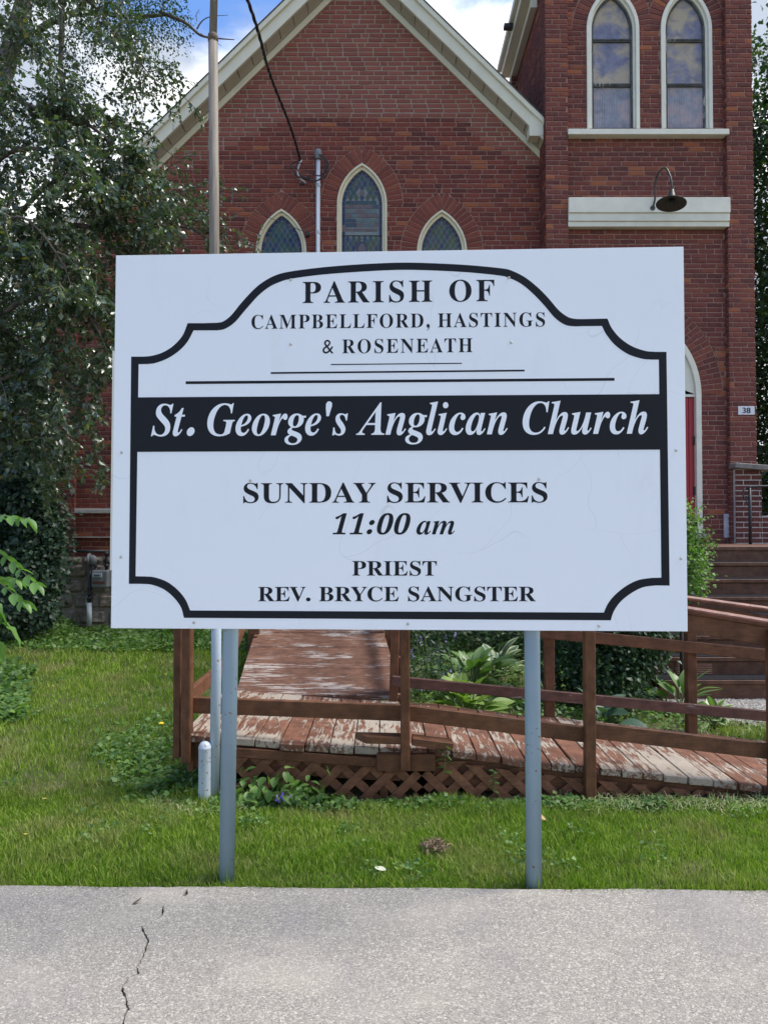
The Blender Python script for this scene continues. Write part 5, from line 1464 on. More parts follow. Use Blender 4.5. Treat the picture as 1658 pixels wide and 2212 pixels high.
        Pc = loc(l0 * K, (b0 - cap) * K)
        hh = Pc[1] - P0[1]
        ln = bpy.data.objects.new('lettering', None)
        C.objects.link(ln)
        ln.empty_display_size = 0.05
        put(ln)
        ln['label'] = lab
        for g_ in shapes:
            out = []
            for s_ in g_:
                pp = []
                for (a_, b_) in s_:
                    f_ = (a_ - x0) / (x1 - x0)
                    pp.append((P0[0] + (P1[0] - P0[0]) * f_, P0[1] + (P1[1] - P0[1]) * f_ + b_ * hh / capf))
                out.append(pp)
            o = sheet('letter', out, y if y is not None else yb, mat or film, None, thin)
            o.parent = ln
            o.matrix_parent_inverse = Matrix.Identity(4)
            o.matrix_basis = Matrix.Identity(4)
    line('PARISH OF', 'b', 756.6, 758, 1235, 753, 53.5, 0.085, lab='words PARISH OF')
    line('CAMPBELLFORD, HASTINGS', 'b', 628.6, 822.6, 1361.6, 816.4, 35, 0.07, space=0.22, thin=-0.00025, lab='words CAMPBELLFORD, HASTINGS')
    line('& ROSENEATH', 'b', 806, 884, 1180.7, 880.6, 35, 0.08, space=0.25, thin=-0.00025, lab='words & ROSENEATH')
    lt = NT('white_sign_letters')
    lt.col((0.80, 0.85, 0.89)); lt.rough(0.35)
    line("St. George's Anglican Church", 'i', 378.2, 1089.8, 1618.9, 1084.4, 80, 0.0, lt.m, yb - 0.0012, shear=0.22, space=0.27, lab="words St. George's Anglican Church")
    line('SUNDAY SERVICES', 'b', 608.3, 1257.2, 1367.8, 1256, 49.6, 0.0, lab='words SUNDAY SERVICES')
    line('11:00 am', 'i', 831.3, 1336, 1136.2, 1336.2, 50.5, 0.0, shear=0.26, lab='time 11:00 am')
    line('PRIEST', 'b', 880.2, 1439, 1091.3, 1439.3, 36.6, 0.0, lab='word PRIEST')
    line('REV. BRYCE SANGSTER', 'b', 645.4, 1503.2, 1338.6, 1503.2, 36.2, 0.0, lab='bottom line of lettering')
    for (a_, b_) in ((726.6, 699.4), (726.6, 861.4), (1271, 695), (1276.7, 856.6), (304.3, 1131.8), (1688.4, 1126.5), (625.8, 1202), (1345.8, 1198.6), (303, 1392.8), (485.3, 1556.6), (1019, 1560), (1495.5, 1565.4), (1700.7, 1396.8)):
        q = loc(a_ * K, b_ * K)
        mb = MB()
        mb.lathe([(0.0062, 0), (0.0062, 0.0012), (0.0048, 0.003), (0.0022, 0.0040), (0.0020, 0.003), (0, 0.003)], 10)
        mb.v = [(q[0] + p_[0], front - 0.001 - p_[2], q[1] + p_[1]) for p_ in mb.v]
        put(mb.build('screw', M['steel'], smooth=True))
    # light ridge across the band: film joint
    # posts
    for (xt, xb, yy) in ((498, 489, 3.36), (1148.5, 1153, 3.30)):
        a_ = at(xt, 1370, yy + 0.008); b_ = at(xb, 1908, yy)
        d_ = (a_ - b_)
        bot = b_ - d_ * ((b_.z + 0.15) / d_.z)
        top = b_ + d_ * ((2.5 - b_.z) / d_.z)
        mb = MB()
        mb.tube([bot, bot + (top - bot) * 0.5, top], 0.0335, 24)
        o = mb.build('post', M['post_paint'], smooth=True)
        o.parent = root
        o.matrix_parent_inverse = Matrix.Translation(base).inverted()
sign()

# ------------------------------------------------------------ wooden ramp
def ramp():
    rt = thing('wheelchair_ramp', 'worn brown-painted wooden wheelchair ramp with railings and lattice skirt behind the sign', 'ramp', (0.6, 5.0, -0.03))
    def P(mb, name, mat, bevel=0.004, lab=None):
        o = mb.build(name, mat, bevel=bevel)
        child(o, rt)
        if lab: o['label'] = lab
        return o
    NY, FY = 4.42, 5.60
    prof = [(-1.16, 0.335), (-0.07, 0.258), (0.38, 0.246), (1.0, 0.166), (1.38, 0.13), (1.98, 0.07), (2.23, 0.032), (3.4, -0.075)]
    def dz(x):
        for (a, za), (b, zb) in zip(prof, prof[1:]):
            if x <= b:
                t = (x - a) / (b - a)
                return za + (zb - za) * max(0, t)
        return prof[-1][1]
    def plank(x0, x1, y0, y1, tz):
        mb = MB()
        nseg = 5
        vs = []
        jag = [random.uniform(-0.010, 0.006) for _ in range(2)]
        for k in range(nseg + 1):
            t = k / nseg
            y = y0 + (y1 - y0) * t
            if k == 0: y += jag[0]
            for (x, dzz) in ((x0, 0), (x1, 0)):
                sag = random.uniform(-0.0015, 0.0015)
                vs.append((x + random.uniform(-.0015, .0015), y + (random.uniform(-.006, .006) if k == 0 else 0), dz((x0 + x1) / 2) + (dz(x) - dz((x0 + x1) / 2)) * 1.0 + tz + sag))
        n = len(vs)
        vs += [(a, b, c - 0.042) for a, b, c in vs]
        fs = []
        for k in range(nseg):
            a = 2 * k
            fs.append((a, a + 1, a + 3, a + 2))
            fs.append((n + a, n + a + 2, n + a + 3, n + a + 1))
            fs.append((a, a + 2, n + a + 2, n + a))
            fs.append((a + 1, n + a + 1, n + a + 3, a + 3))
        fs += [(0, n, n + 1, 1), (2 * nseg, 2 * nseg + 1, n + 2 * nseg + 1, n + 2 * nseg)]
        mb.add(vs, fs)
        return P(mb, 'plank', M['plank_y'], 0.004)
    x = -1.16
    while x < 3.3:
        wd = random.choice([0.137, 0.14, 0.142]) if x < 0.9 else random.choice([0.12, 0.137, 0.142])
        if x + wd < 0.14:
            y1 = 5.64
        else:
            y1 = FY
        plank(x + 0.003, x + wd - 0.004, NY + random.uniform(-0.012, 0.004), y1 + random.uniform(-0.012, 0.012), random.uniform(-0.004, 0.004))
        x += wd
    # rising run
    def up(y):
        t = (y - 5.65)
        return 0.295 + 0.1 * t, -1.09 - 0.095 * t, 0.125 - 0.065 * t
    y = 5.655
    while y < 10.2:
        wd = 0.14
        z0, a0, b0 = up(y)
        z1, a1, b1 = up(y + wd - 0.005)
        j = random.uniform(-0.003, 0.003)
        mb = MB()
        mb.add([(a0, y, z0 + j), (b0, y, z0 + j), (b1, y + wd - 0.005, z1 + j), (a1, y + wd - 0.005, z1 + j),
                (a0, y, z0 - 0.04), (b0, y, z0 - 0.04), (b1, y + wd - 0.005, z1 - 0.04), (a1, y + wd - 0.005, z1 - 0.04)],
               [(0, 1, 2, 3), (4, 7, 6, 5), (0, 4, 5, 1), (1, 5, 6, 2), (2, 6, 7, 3), (3, 7, 4, 0)])
        P(mb, 'plank', M['plank_x'], 0.003)
        y += wd
    for s_ in (0, 1):
        mb = MB()
        z0, a0, b0 = up(5.7); z1, a1, b1 = up(10.1)
        mb.beam(((a0, b0)[s_] * 0.98, 5.7, z0 - 0.12), ((a1, b1)[s_] * 0.98, 10.1, z1 - 0.12), 0.04, 0.14)
        P(mb, 'stringer', M['wood_x'])
    # fascia under the platform edge, skirt and joists
    def strip(name, x0, x1, top, bot, y, th, mat, steps=10):
        mb = MB()
        vs = []
        for k in range(steps + 1):
            xx = x0 + (x1 - x0) * k / steps
            vs += [(xx, y, top(xx)), (xx, y, bot(xx)), (xx, y + th, top(xx)), (xx, y + th, bot(xx))]
        fs = []
        for k in range(steps):
            a = 4 * k
            b = a + 4
            fs += [(a, a + 1, b + 1, b), (a + 2, b + 2, b + 3, a + 3), (a, b, b + 2, a + 2), (a + 1, a + 3, b + 3, b + 1)]
        fs += [(0, 2, 3, 1), (4 * steps, 4 * steps + 1, 4 * steps + 3, 4 * steps + 2)]
        mb.add(vs, fs)
        return P(mb, name, mat, 0.003)
    strip('fascia_board', -0.88, 0.10, lambda x: dz(x) - 0.052, lambda x: dz(x) - 0.105, NY - 0.014, 0.03, M['wood_x'])
    strip('skirt_board', -1.10, 0.10, lambda x: dz(x) - 0.045, lambda x: dz(x) - 0.20, NY + 0.045, 0.035, M['wood_x'])
    strip('skirt_board', 0.28, 2.9, lambda x: dz(x) - 0.045, lambda x: min(dz(x) - 0.05, max(-0.10, dz(x) - 0.19 - 0.03)), NY + 0.045, 0.035, M['wood_x'], 16)
    strip('joist', -1.10, 3.0, lambda x: dz(x) - 0.045, lambda x: dz(x) - 0.17, FY - 0.08, 0.035, M['wood_x'], 16)
    mb = MB(); mb.beam((-1.11, NY + 0.02, 0.20), (-1.11, 5.62, 0.20), 0.035, 0.17); P(mb, 'end_joist', M['wood_x'])
    for xx in (-0.95, -0.1, 0.75):
        for yy in (4.75, 5.45):
            mb = MB(); mb.box(xx - 0.045, xx + 0.045, yy, yy + 0.09, -0.1, dz(xx) - 0.05); P(mb, 'footing', M['dark'])
    SLAT = peeled('lit_lattice_paint', (0.23, 0.105, 0.058), (0.30, 0.25, 0.2), 'x', 0.33)  # brighter than the rail brown: slats coloured as lit, before a shaded skirt
    # lattice slats, clipped between the fascia and the lawn
    def slat(xc, ang, y, wd=0.048, z_mid=0.06, mat=None, L=1.2, dzz=0):
        ca, sa = math.cos(ang), math.sin(ang)
        pl = [(xc + ca * u - sa * v, z_mid + sa * u + ca * v) for u, v in ((-L, -wd / 2), (L, -wd / 2), (L, wd / 2), (-L, wd / 2))]
        x_ref = xc
        top = lambda x: dz(x) - (0.106 if x < 0.1 else 0.075)
        sl = (top(x_ref + 0.2) - top(x_ref - 0.2)) / 0.4
        pl = clip(pl, -sl, 1, top(x_ref) - sl * x_ref)
        if len(pl) < 3: return
        pl = clip(pl, 0, -1, 0.055 + dzz)
        if len(pl) < 3: return
        pl = clip(pl, -1, 0, 0.86)
        if len(pl) < 3 or area2(pl) < 2e-3: return
        mb = MB()
        mb.prism(pl, y - 0.012, y - 0.003)
        o = P(mb, 'lattice_slat', SLAT, 0)
        return o
    x = -0.95
    while x < 2.3:
        if not (-0.02 < x < 0.06 and False):
            slat(x + random.uniform(-.012, .012), R(43 + random.uniform(-3, 3)) if x < 0.25 else R(40 + random.uniform(-4, 4)), (NY + 0.018 if x < 0.25 else NY + 0.030), dzz=random.uniform(0, 0.0))
        x += 0.155 + (0.04 if x > 0.9 else 0)
    x = -0.9
    while x < 2.35:
        if not (0.02 < x < 0.12):
            slat(x + random.uniform(-.012, .012), R(-43 + random.uniform(-3, 3)), NY + 0.030 if x < 0.25 else NY + 0.018)
        x += 0.15 + (0.03 if x > 0.9 else 0)
    mb = MB(); mb.beam((-0.0, NY + 0.04, -0.09), (0.0, NY + 0.04, 0.13), 0.045, 0.02, up=(0, 1, 0)); P(mb, 'lattice_slat', M['wood_z'], 0)
    # splice block and broken kerb on the edge
    a, b = at(813, 1667, NY - 0.045), at(940, 1630, NY - 0.045)
    mb = MB(); mb.box(a.x, b.x, NY - 0.045, NY + 0.012, a.z, b.z); P(mb, 'splice_block', M['wood_x'], 0.004)
    a, b = at(767, 1594, NY - 0.03), at(868, 1596, NY - 0.03)
    mb = MB()
    mb.beam(a, b, 0.095, 0.042)
    mb.v = [(x_ + (0.06 if (x_ < a.x + 0.01 and y_ < NY - 0.03) else 0), y_, z_) for x_, y_, z_ in mb.v]
    P(mb, 'kerb_board', M['wood_x'], 0.004)
    a, b = at(889, 1598, NY - 0.03), at(977, 1609, NY - 0.03)
    mb = MB(); mb.beam(a, b, 0.095, 0.042); P(mb, 'kerb_board', M['wood_x'], 0.004, 'short broken kerb board right of the middle post')
    # posts along the near side
    def post(x, y, z0, z1, wx, wy, mat='wood_z', lean=0.0, lab=None):
        mb = MB()
        mb.add([(x - wx / 2, y, z0), (x + wx / 2, y, z0), (x + wx / 2, y + wy, z0), (x - wx / 2, y + wy, z0),
                (x - wx / 2 + lean, y, z1), (x + wx / 2 + lean, y, z1), (x + wx / 2 + lean, y + wy, z1), (x - wx / 2 + lean, y + wy, z1)],
               [(0, 3, 2, 1), (4, 5, 6, 7), (0, 1, 5, 4), (1, 2, 6, 5), (2, 3, 7, 6), (3, 0, 4, 7)])
        return P(mb, 'post', M[mat], 0.005, lab)
    post(at(400, 1650, 4.38).x, 4.375, at(400, 1650, 4.38).z, 1.22, 0.05, 0.085)
    post(at(382, 1640, 4.47).x, 4.455, at(382, 1637, 4.47).z, 1.22, 0.042, 0.085, lab='rear half of the corner post')
    post(at(875, 1665, 4.335).x, 4.335, at(875, 1667, 4.335).z, 1.12, 0.052, 0.080)
    x3 = at(1276, 1710, 4.36).x
    post(x3, 4.355, -0.06, 1.05, 0.060, 0.062)
    post(at(1683, 1700, 4.36).x, 4.355, -0.06, 0.93, 0.075, 0.08)
    # far side posts
    for px_, pb in ((1187, 1548), (1494, 1578)):
        q = at(px_, pb, 5.6)
        post(q.x, 5.58, q.z - 0.25, dz(q.x) + (0.92 if px_ > 1400 else 0.95), 0.068, 0.075, 'wood_z')
    post(at(1700, 1600, 5.6).x, 5.58, -0.1, 0.86, 0.07, 0.075)
    # the upper run's own posts
    q = at(852, 1508, 5.62)
    post(q.x - 0.012, 5.62, 0.12, 1.30, 0.062, 0.09, lean=0.03)
    post(q.x + 0.045, 5.70, 0.12, 1.30, 0.07, 0.06, 'wood_far')
    for yy in (7.6, 9.4):
        z_, a_, b_ = up(yy)
        post(a_ - 0.03, yy, z_ - 0.5, z_ + 0.95, 0.07, 0.07)
        post(b_ + 0.05, yy, z_ - 0.5, z_ + 0.95, 0.07, 0.07)
    # rails
    def rail(name, p0, p1, y0, y1, wd, ht, mat='wood_x', bev=0.004, lab=None):
        a = at(*p0, y0); b = at(*p1, y1)
        mb = MB(); mb.beam(a, b, wd, ht)
        return P(mb, name, M[mat], bev, lab)
    rail('rail', (404, 1522), (868, 1539.5), 4.47, 4.43, 0.036, 0.092)
    rail('rail', (868, 1538), (1276, 1588), 4.43, 4.43, 0.036, 0.088)
    rail('rail', (1276, 1577), (1680, 1625), 4.43, 4.43, 0.036, 0.088)
    # near top rail: round-edged cap over a board
    rail('hand_rail_board', (1000, 1268), (1680, 1378), 4.44, 4.44, 0.036, 0.105)
    rail('hand_rail', (1000, 1238), (1690, 1349), 4.43, 4.43, 0.088, 0.034, 'cap', 0.012)
    # far railing
    rail('hand_rail', (1000, 1226), (1690, 1320), 5.56, 5.56, 0.088, 0.034, 'cap', 0.012)
    rail('hand_rail_board', (1000, 1252), (1690, 1352), 5.57, 5.57, 0.036, 0.115)
    rail('rail', (1150, 1364), (1690, 1418), 5.555, 5.555, 0.036, 0.082)
    rail('rail', (846, 1471), (1690, 1550), 5.555, 5.555, 0.036, 0.074, 'wood_far')
    # along the left edge of platform and rising run
    for (z0, z1, h) in ((0.49, 1.02, 0.09), (1.18, 1.68, 0.09)):
        za, aa, ba = up(5.65)
        zc, ac, bc = up(10.0)
        mb = MB(); mb.beam((-1.16, 4.47, z0 + 0.02), (-1.15, 5.7, z0 + 0.035), 0.036, h); P(mb, 'rail', M['wood_z'])
        mb = MB(); mb.beam((-1.15, 5.705, z0 + 0.035), (ac - 0.02, 10.0, z1), 0.036, h); P(mb, 'rail', M['wood_z'])
        mb = MB(); mb.beam((ba + 0.0, 5.66, z0 + 0.035), (bc + 0.02, 10.0, z1), 0.036, h); P(mb, 'rail', M['wood_z'])
    mb = MB(); mb.box(at(541, 1390, 7.4).x - 0.01, at(541, 1390, 7.4).x + 0.08, 7.4, 7.47, 0.5, 1.5); P(mb, 'post', M['wood_z'])
ramp()

# ------------------------------------------------------------ steps and porch
def steps():
    st = thing('porch_steps', 'brown wooden porch steps with black grip treads leading up to the red door', 'steps', (3.8, 7.0, -0.02))
    def P(mb, name, mat, bevel=0.005, lab=None):
        o = mb.build(name, mat, bevel=bevel)
        child(o, st)
        if lab: o['label'] = lab
        return o
    x0, x1 = 2.49, 6.2
    r_, t_ = 0.167, 0.235
    Y0 = 8.63
    zl = 1.32
    mb = MB(); mb.box(x0, x1, Y0 + 0.30, TR_ - 0.12, zl - 0.05, zl)
    n = 14
    for k in range(11):
        ya = Y0 - 0.02 + k * 0.18
        mb = MB(); mb.box(x0, x1, ya, min(ya + 0.174, TR_ - 0.11), zl - 0.045, zl + random.uniform(-.002, .002)); P(mb, 'porch_board', M['wood_step'])
    for k in range(8):
        yk = Y0 - k * t_
        zt = zl - k * r_
        zb = zt - r_ if k < 7 else -0.05
        mb = MB(); mb.box(x0, x1, yk, yk + 0.03, zb - 0.01, zt - 0.042)
        P(mb, 'riser', M['wood_step'])
        if k:
            mb = MB(); mb.box(x0 - 0.01, x1, yk - 0.025, yk + t_ - 0.002, zt - 0.04, zt)
            o = P(mb, 'tread', M['wood_step'])
            g = MB(); g.box(x0 + 0.01, x1, yk - 0.021, yk + t_ - 0.006, zt + 0.001, zt + 0.005)
            oo = g.build('grip_strip', M['tread'])
            oo.parent = o
            oo.matrix_parent_inverse = Matrix.Translation(-Vector(st.location)) @ Matrix.Identity(4) if False else Matrix.Identity(4)
    mb = MB()
    mb.add([(x0 + 0.002, Y0 - 7 * t_ + 0.04, -0.06), (x0 + 0.002, Y0 + 1.8, -0.06), (x0 + 0.002, Y0 + 1.8, zl - 0.06), (x0 + 0.002, Y0 + 0.03, zl - 0.06),
            (x0 + 0.04, Y0 - 7 * t_ + 0.04, -0.06), (x0 + 0.04, Y0 + 1.8, -0.06), (x0 + 0.04, Y0 + 1.8, zl - 0.06), (x0 + 0.04, Y0 + 0.03, zl - 0.06)],
           [(0, 1, 2, 3), (4, 7, 6, 5), (0, 3, 7, 4)])
    P(mb, 'side_board', M['wood_step'])
    # vent let into the second riser from the bottom
    a, b = at(1459, 1432, 7.19), at(1544, 1459, 7.19)
    yv = Y0 - 6 * t_
    mb = MB()
    mb.box(a.x, b.x, yv - 0.006, yv - 0.001, b.z, a.z)
    v = P(mb, 'vent', M['wood_step'], 0.002)
    zz = b.z + 0.012
    VN = simple('vent_slat_paint', (0.42, 0.22, 0.15), 0.6)
    while zz < a.z - 0.01:
        for (xa, xb) in ((a.x + 0.02, (a.x + b.x) / 2 - 0.01), ((a.x + b.x) / 2 + 0.01, b.x - 0.02)):
            mb = MB(); mb.box(xa, xb, yv - 0.012, yv - 0.0065, zz, zz + 0.006)
            o = mb.build('vent_slat', VN)
            o.parent = v
        zz += 0.017
    # iron hand rails
    def iron(name, lab, pts, extra=()):
        h = thing(name, lab, 'handrail', pts)
        for nm, pp, rr in extra:
            mb = MB(); mb.tube(pp, rr, 8)
            child(mb.build(nm, M['metal_black'], smooth=True), h)
        return h
    p0 = at(1472, 1476, 7.05)
    iron('iron_handrail', 'black iron handrail post rising from the garden bed at the foot of the steps', (p0.x, 7.05, -0.03), extra=(
        ('post', [(p0.x, 7.05, -0.05), (p0.x, 7.05, 0.93)], 0.016),
        ('rail', [(p0.x, 7.0, 0.90), (p0.x, 7.05, 0.93), (p0.x, 8.66, 2.15), (p0.x, 9.6, 2.17)], 0.015),
        ('post', [(p0.x, 8.75, 1.3), (p0.x, 8.75, 2.16)], 0.016),
        ('post', [(p0.x, 9.6, 1.3), (p0.x, 9.6, 2.17)], 0.016)))
    q = at(1620, 1173, 10.0)
    sc = []
    for i in range(14):
        a_ = R(200) - i * R(24)
        rr = 0.045 - i * 0.0022
        sc.append((q.x - 0.05 + rr * math.cos(a_), 10.0, 1.98 + rr * math.sin(a_) * 1.5))
    iron('iron_handrail', 'black iron porch handrail with scrolled end beside the brick pier', (q.x, 10.0, zl), extra=(
        ('post', [(q.x, 10.0, zl), (q.x, 10.0, 2.06)], 0.021),
        ('rail', [(q.x - 0.05, 10.0, 2.05), (q.x + 0.1, 9.98, 2.075), (q.x + 1.2, 9.9, 2.10)], 0.014),
        ('scroll', [(q.x - 0.05, 10.0, 2.05), (q.x - 0.082, 10.0, 2.03), (q.x - 0.09, 10.0, 1.97), (q.x - 0.075, 10.0, 1.91), (q.x - 0.045, 10.0, 1.885), (q.x - 0.03, 10.0, 1.92), (q.x - 0.045, 10.0, 1.95)], 0.010)))
steps()

# ------------------------------------------------------------ brick pier on the porch
def pier():
    pr = thing('brick_pier', 'low brick pier with white mortar and grey sloping cap at the right of the porch', 'pier', (4.95, 10.4, 1.32))
    xa, xb, ya = 4.775, 5.13, 10.42
    def course(x0, x1, z0, n, y, first=0):
        for r_ in range(n):
            x = x0
            cut = 0.1 if (r_ + first) % 2 else 0.205
            while x < x1 - 0.01:
                e = min(x + cut, x1)
                mb = MB()
                mb.prism([(x, z0 + r_ * 0.0715), (e, z0 + r_ * 0.0715), (e, z0 + r_ * 0.0715 + 0.057), (x, z0 + r_ * 0.0715 + 0.057)], y - random.uniform(0, .003), y + 0.015, 0, 0.004)
                child(mb.build('brick', M['brick_dark']), pr)
                x = e + 0.014
                cut = 0.205
    course(xa, xb, 1.335, 14, ya)
    course(xb + 0.014, 6.0, 1.335, 5, ya + 0.01, 1)
    mb = MB(); mb.box(xa + 0.003, xb - 0.003, ya + 0.008, 10.5, 1.30, 2.335); child(mb.build('core', M['mortar_white']), pr)
    mb = MB(); mb.box(xb, 6.1, ya + 0.018, 10.48, 1.30, 1.70); child(mb.build('low_wall', M['mortar_white']), pr)
    a = at(1580, 1003, 10.25); b = at(1660, 1012, 10.1)
    mb = MB()
    mb.beam((4.72, 10.4, 2.38), (6.0, 10.4, 2.28), 0.2, 0.07)
    child(mb.build('cap', simple('grey_cap_stone', (0.20, 0.19, 0.17), 0.9, 0.25, 14, 0.5, 60), bevel=0.008), pr)
pier()

# ------------------------------------------------------------ house number
def number():
    a, b = at(1594, 895.5, TF - 0.012), at(1629, 877, TF - 0.012)
    nb = thing('house_number_plate', 'small white plate reading 38 on the right brick buttress', 'house number', ((a.x + b.x) / 2, TF, a.z))
    mb = MB(); mb.box(a.x, b.x, TF - 0.012, TF - 0.002, a.z, b.z)
    child(mb.build('plate', simple('white_number_plate', (0.68, 0.70, 0.75), 0.5, 0.04)), nb)
    spl = []
    x = 0
    for ch in '38':
        adv, fl = GLY['s' + ch]
        spl += [[(f[i] / 1000 + x, f[i + 1] / 1000) for i in range(0, len(f), 2)] for f in fl]
        x += adv / 1000 + 0.02
    xs_ = [p[0] for s_ in spl for p in s_]
    # heavier strokes: two slightly shifted layers
    me = fill2d(spl, 0.001)
    me.materials.clear(); me.materials.append(M['metal_black'])
    h = (b.z - a.z) * 0.66
    sc = h / 0.70
    k = 0.115 / ((max(xs_) - min(xs_)) * sc) * 0.9
    for off in (-0.004, 0.0, 0.004):
        m2 = me.copy()
        m2.transform(Matrix.Translation(((a.x + b.x) / 2 - (max(xs_) + min(xs_)) / 2 * sc * k + off, TF - 0.0135 - off * 0.1, a.z + (b.z - a.z) * 0.17)) @ Matrix.Rotation(math.pi / 2, 4, 'X') @ Matrix.Diagonal((sc * k, sc, 1, 1)))
        o = bpy.data.objects.new('digits', m2); C.objects.link(o); child(o, nb)
    for xx in (a.x + 0.012, b.x - 0.012):
        mb = MB(); mb.tube([(xx, TF - 0.012, (a.z + b.z) / 2), (xx, TF - 0.016, (a.z + b.z) / 2)], 0.003, 6)
        child(mb.build('screw', M['steel']), nb)
number()

# ------------------------------------------------------------ gooseneck lamp
def lamp():
    yb = TF - 0.06
    a = at(1409, 449, yb)
    tip = at(1451, 409, 10.12)
    lp = thing('gooseneck_lamp', 'dark gooseneck barn lamp with a flat dish shade over the cream belt panel', 'wall lamp', (a.x, yb, a.z))
    top = at(1436, 362, 10.22)
    path = smooth_path([a, (a.x + 0.02, yb - 0.04, a.z + 0.12), tuple(at(1415, 395, 10.40)), tuple(at(1423, 371, 10.30)), tuple(top), tuple(at(1446, 378, 10.15)), tuple(at(1450, 396, 10.12)), tuple(tip)], 5)
    mb = MB(); mb.tube(path, 0.0135, 10)
    child(mb.build('arm', M['lamp_metal'], smooth=True), lp)
    mb = MB(); mb.lathe([(0.0, 0.006), (0.035, 0.006), (0.035, 0.0)], 12)
    mb.v = [(a.x + p[0], yb - p[2], a.z + p[1]) for p in mb.v]
    child(mb.build('wall_plate', M['lamp_metal']), lp)
    sh = MB()
    prof = [(0.016, 0.0), (0.024, -0.004), (0.026, -0.03), (0.045, -0.07), (0.052, -0.13), (0.058, -0.155), (0.11, -0.175), (0.192, -0.205), (0.195, -0.209), (0.190, -0.208), (0.11, -0.181), (0.055, -0.162), (0.045, -0.13), (0.0, -0.12)]
    sh.lathe(prof, 32)
    tilt = Matrix.Rotation(R(7), 4, 'Y') @ Matrix.Rotation(R(-8), 4, 'X')
    sh.v = [tuple(Vector(tip) + (tilt @ Vector(p))) for p in sh.v]
    o = sh.build('shade', M['lamp_metal'], smooth=True)
    child(o, lp)
    mb = MB(); mb.lathe([(0.0, -0.12), (0.026, -0.13), (0.026, -0.17), (0.018, -0.205), (0.0, -0.215)], 14)
    mb.v = [tuple(Vector(tip) + (tilt @ Vector(p))) for p in mb.v]
    child(mb.build('lamp_socket', M['metal_black'], smooth=True), lp)
lamp()

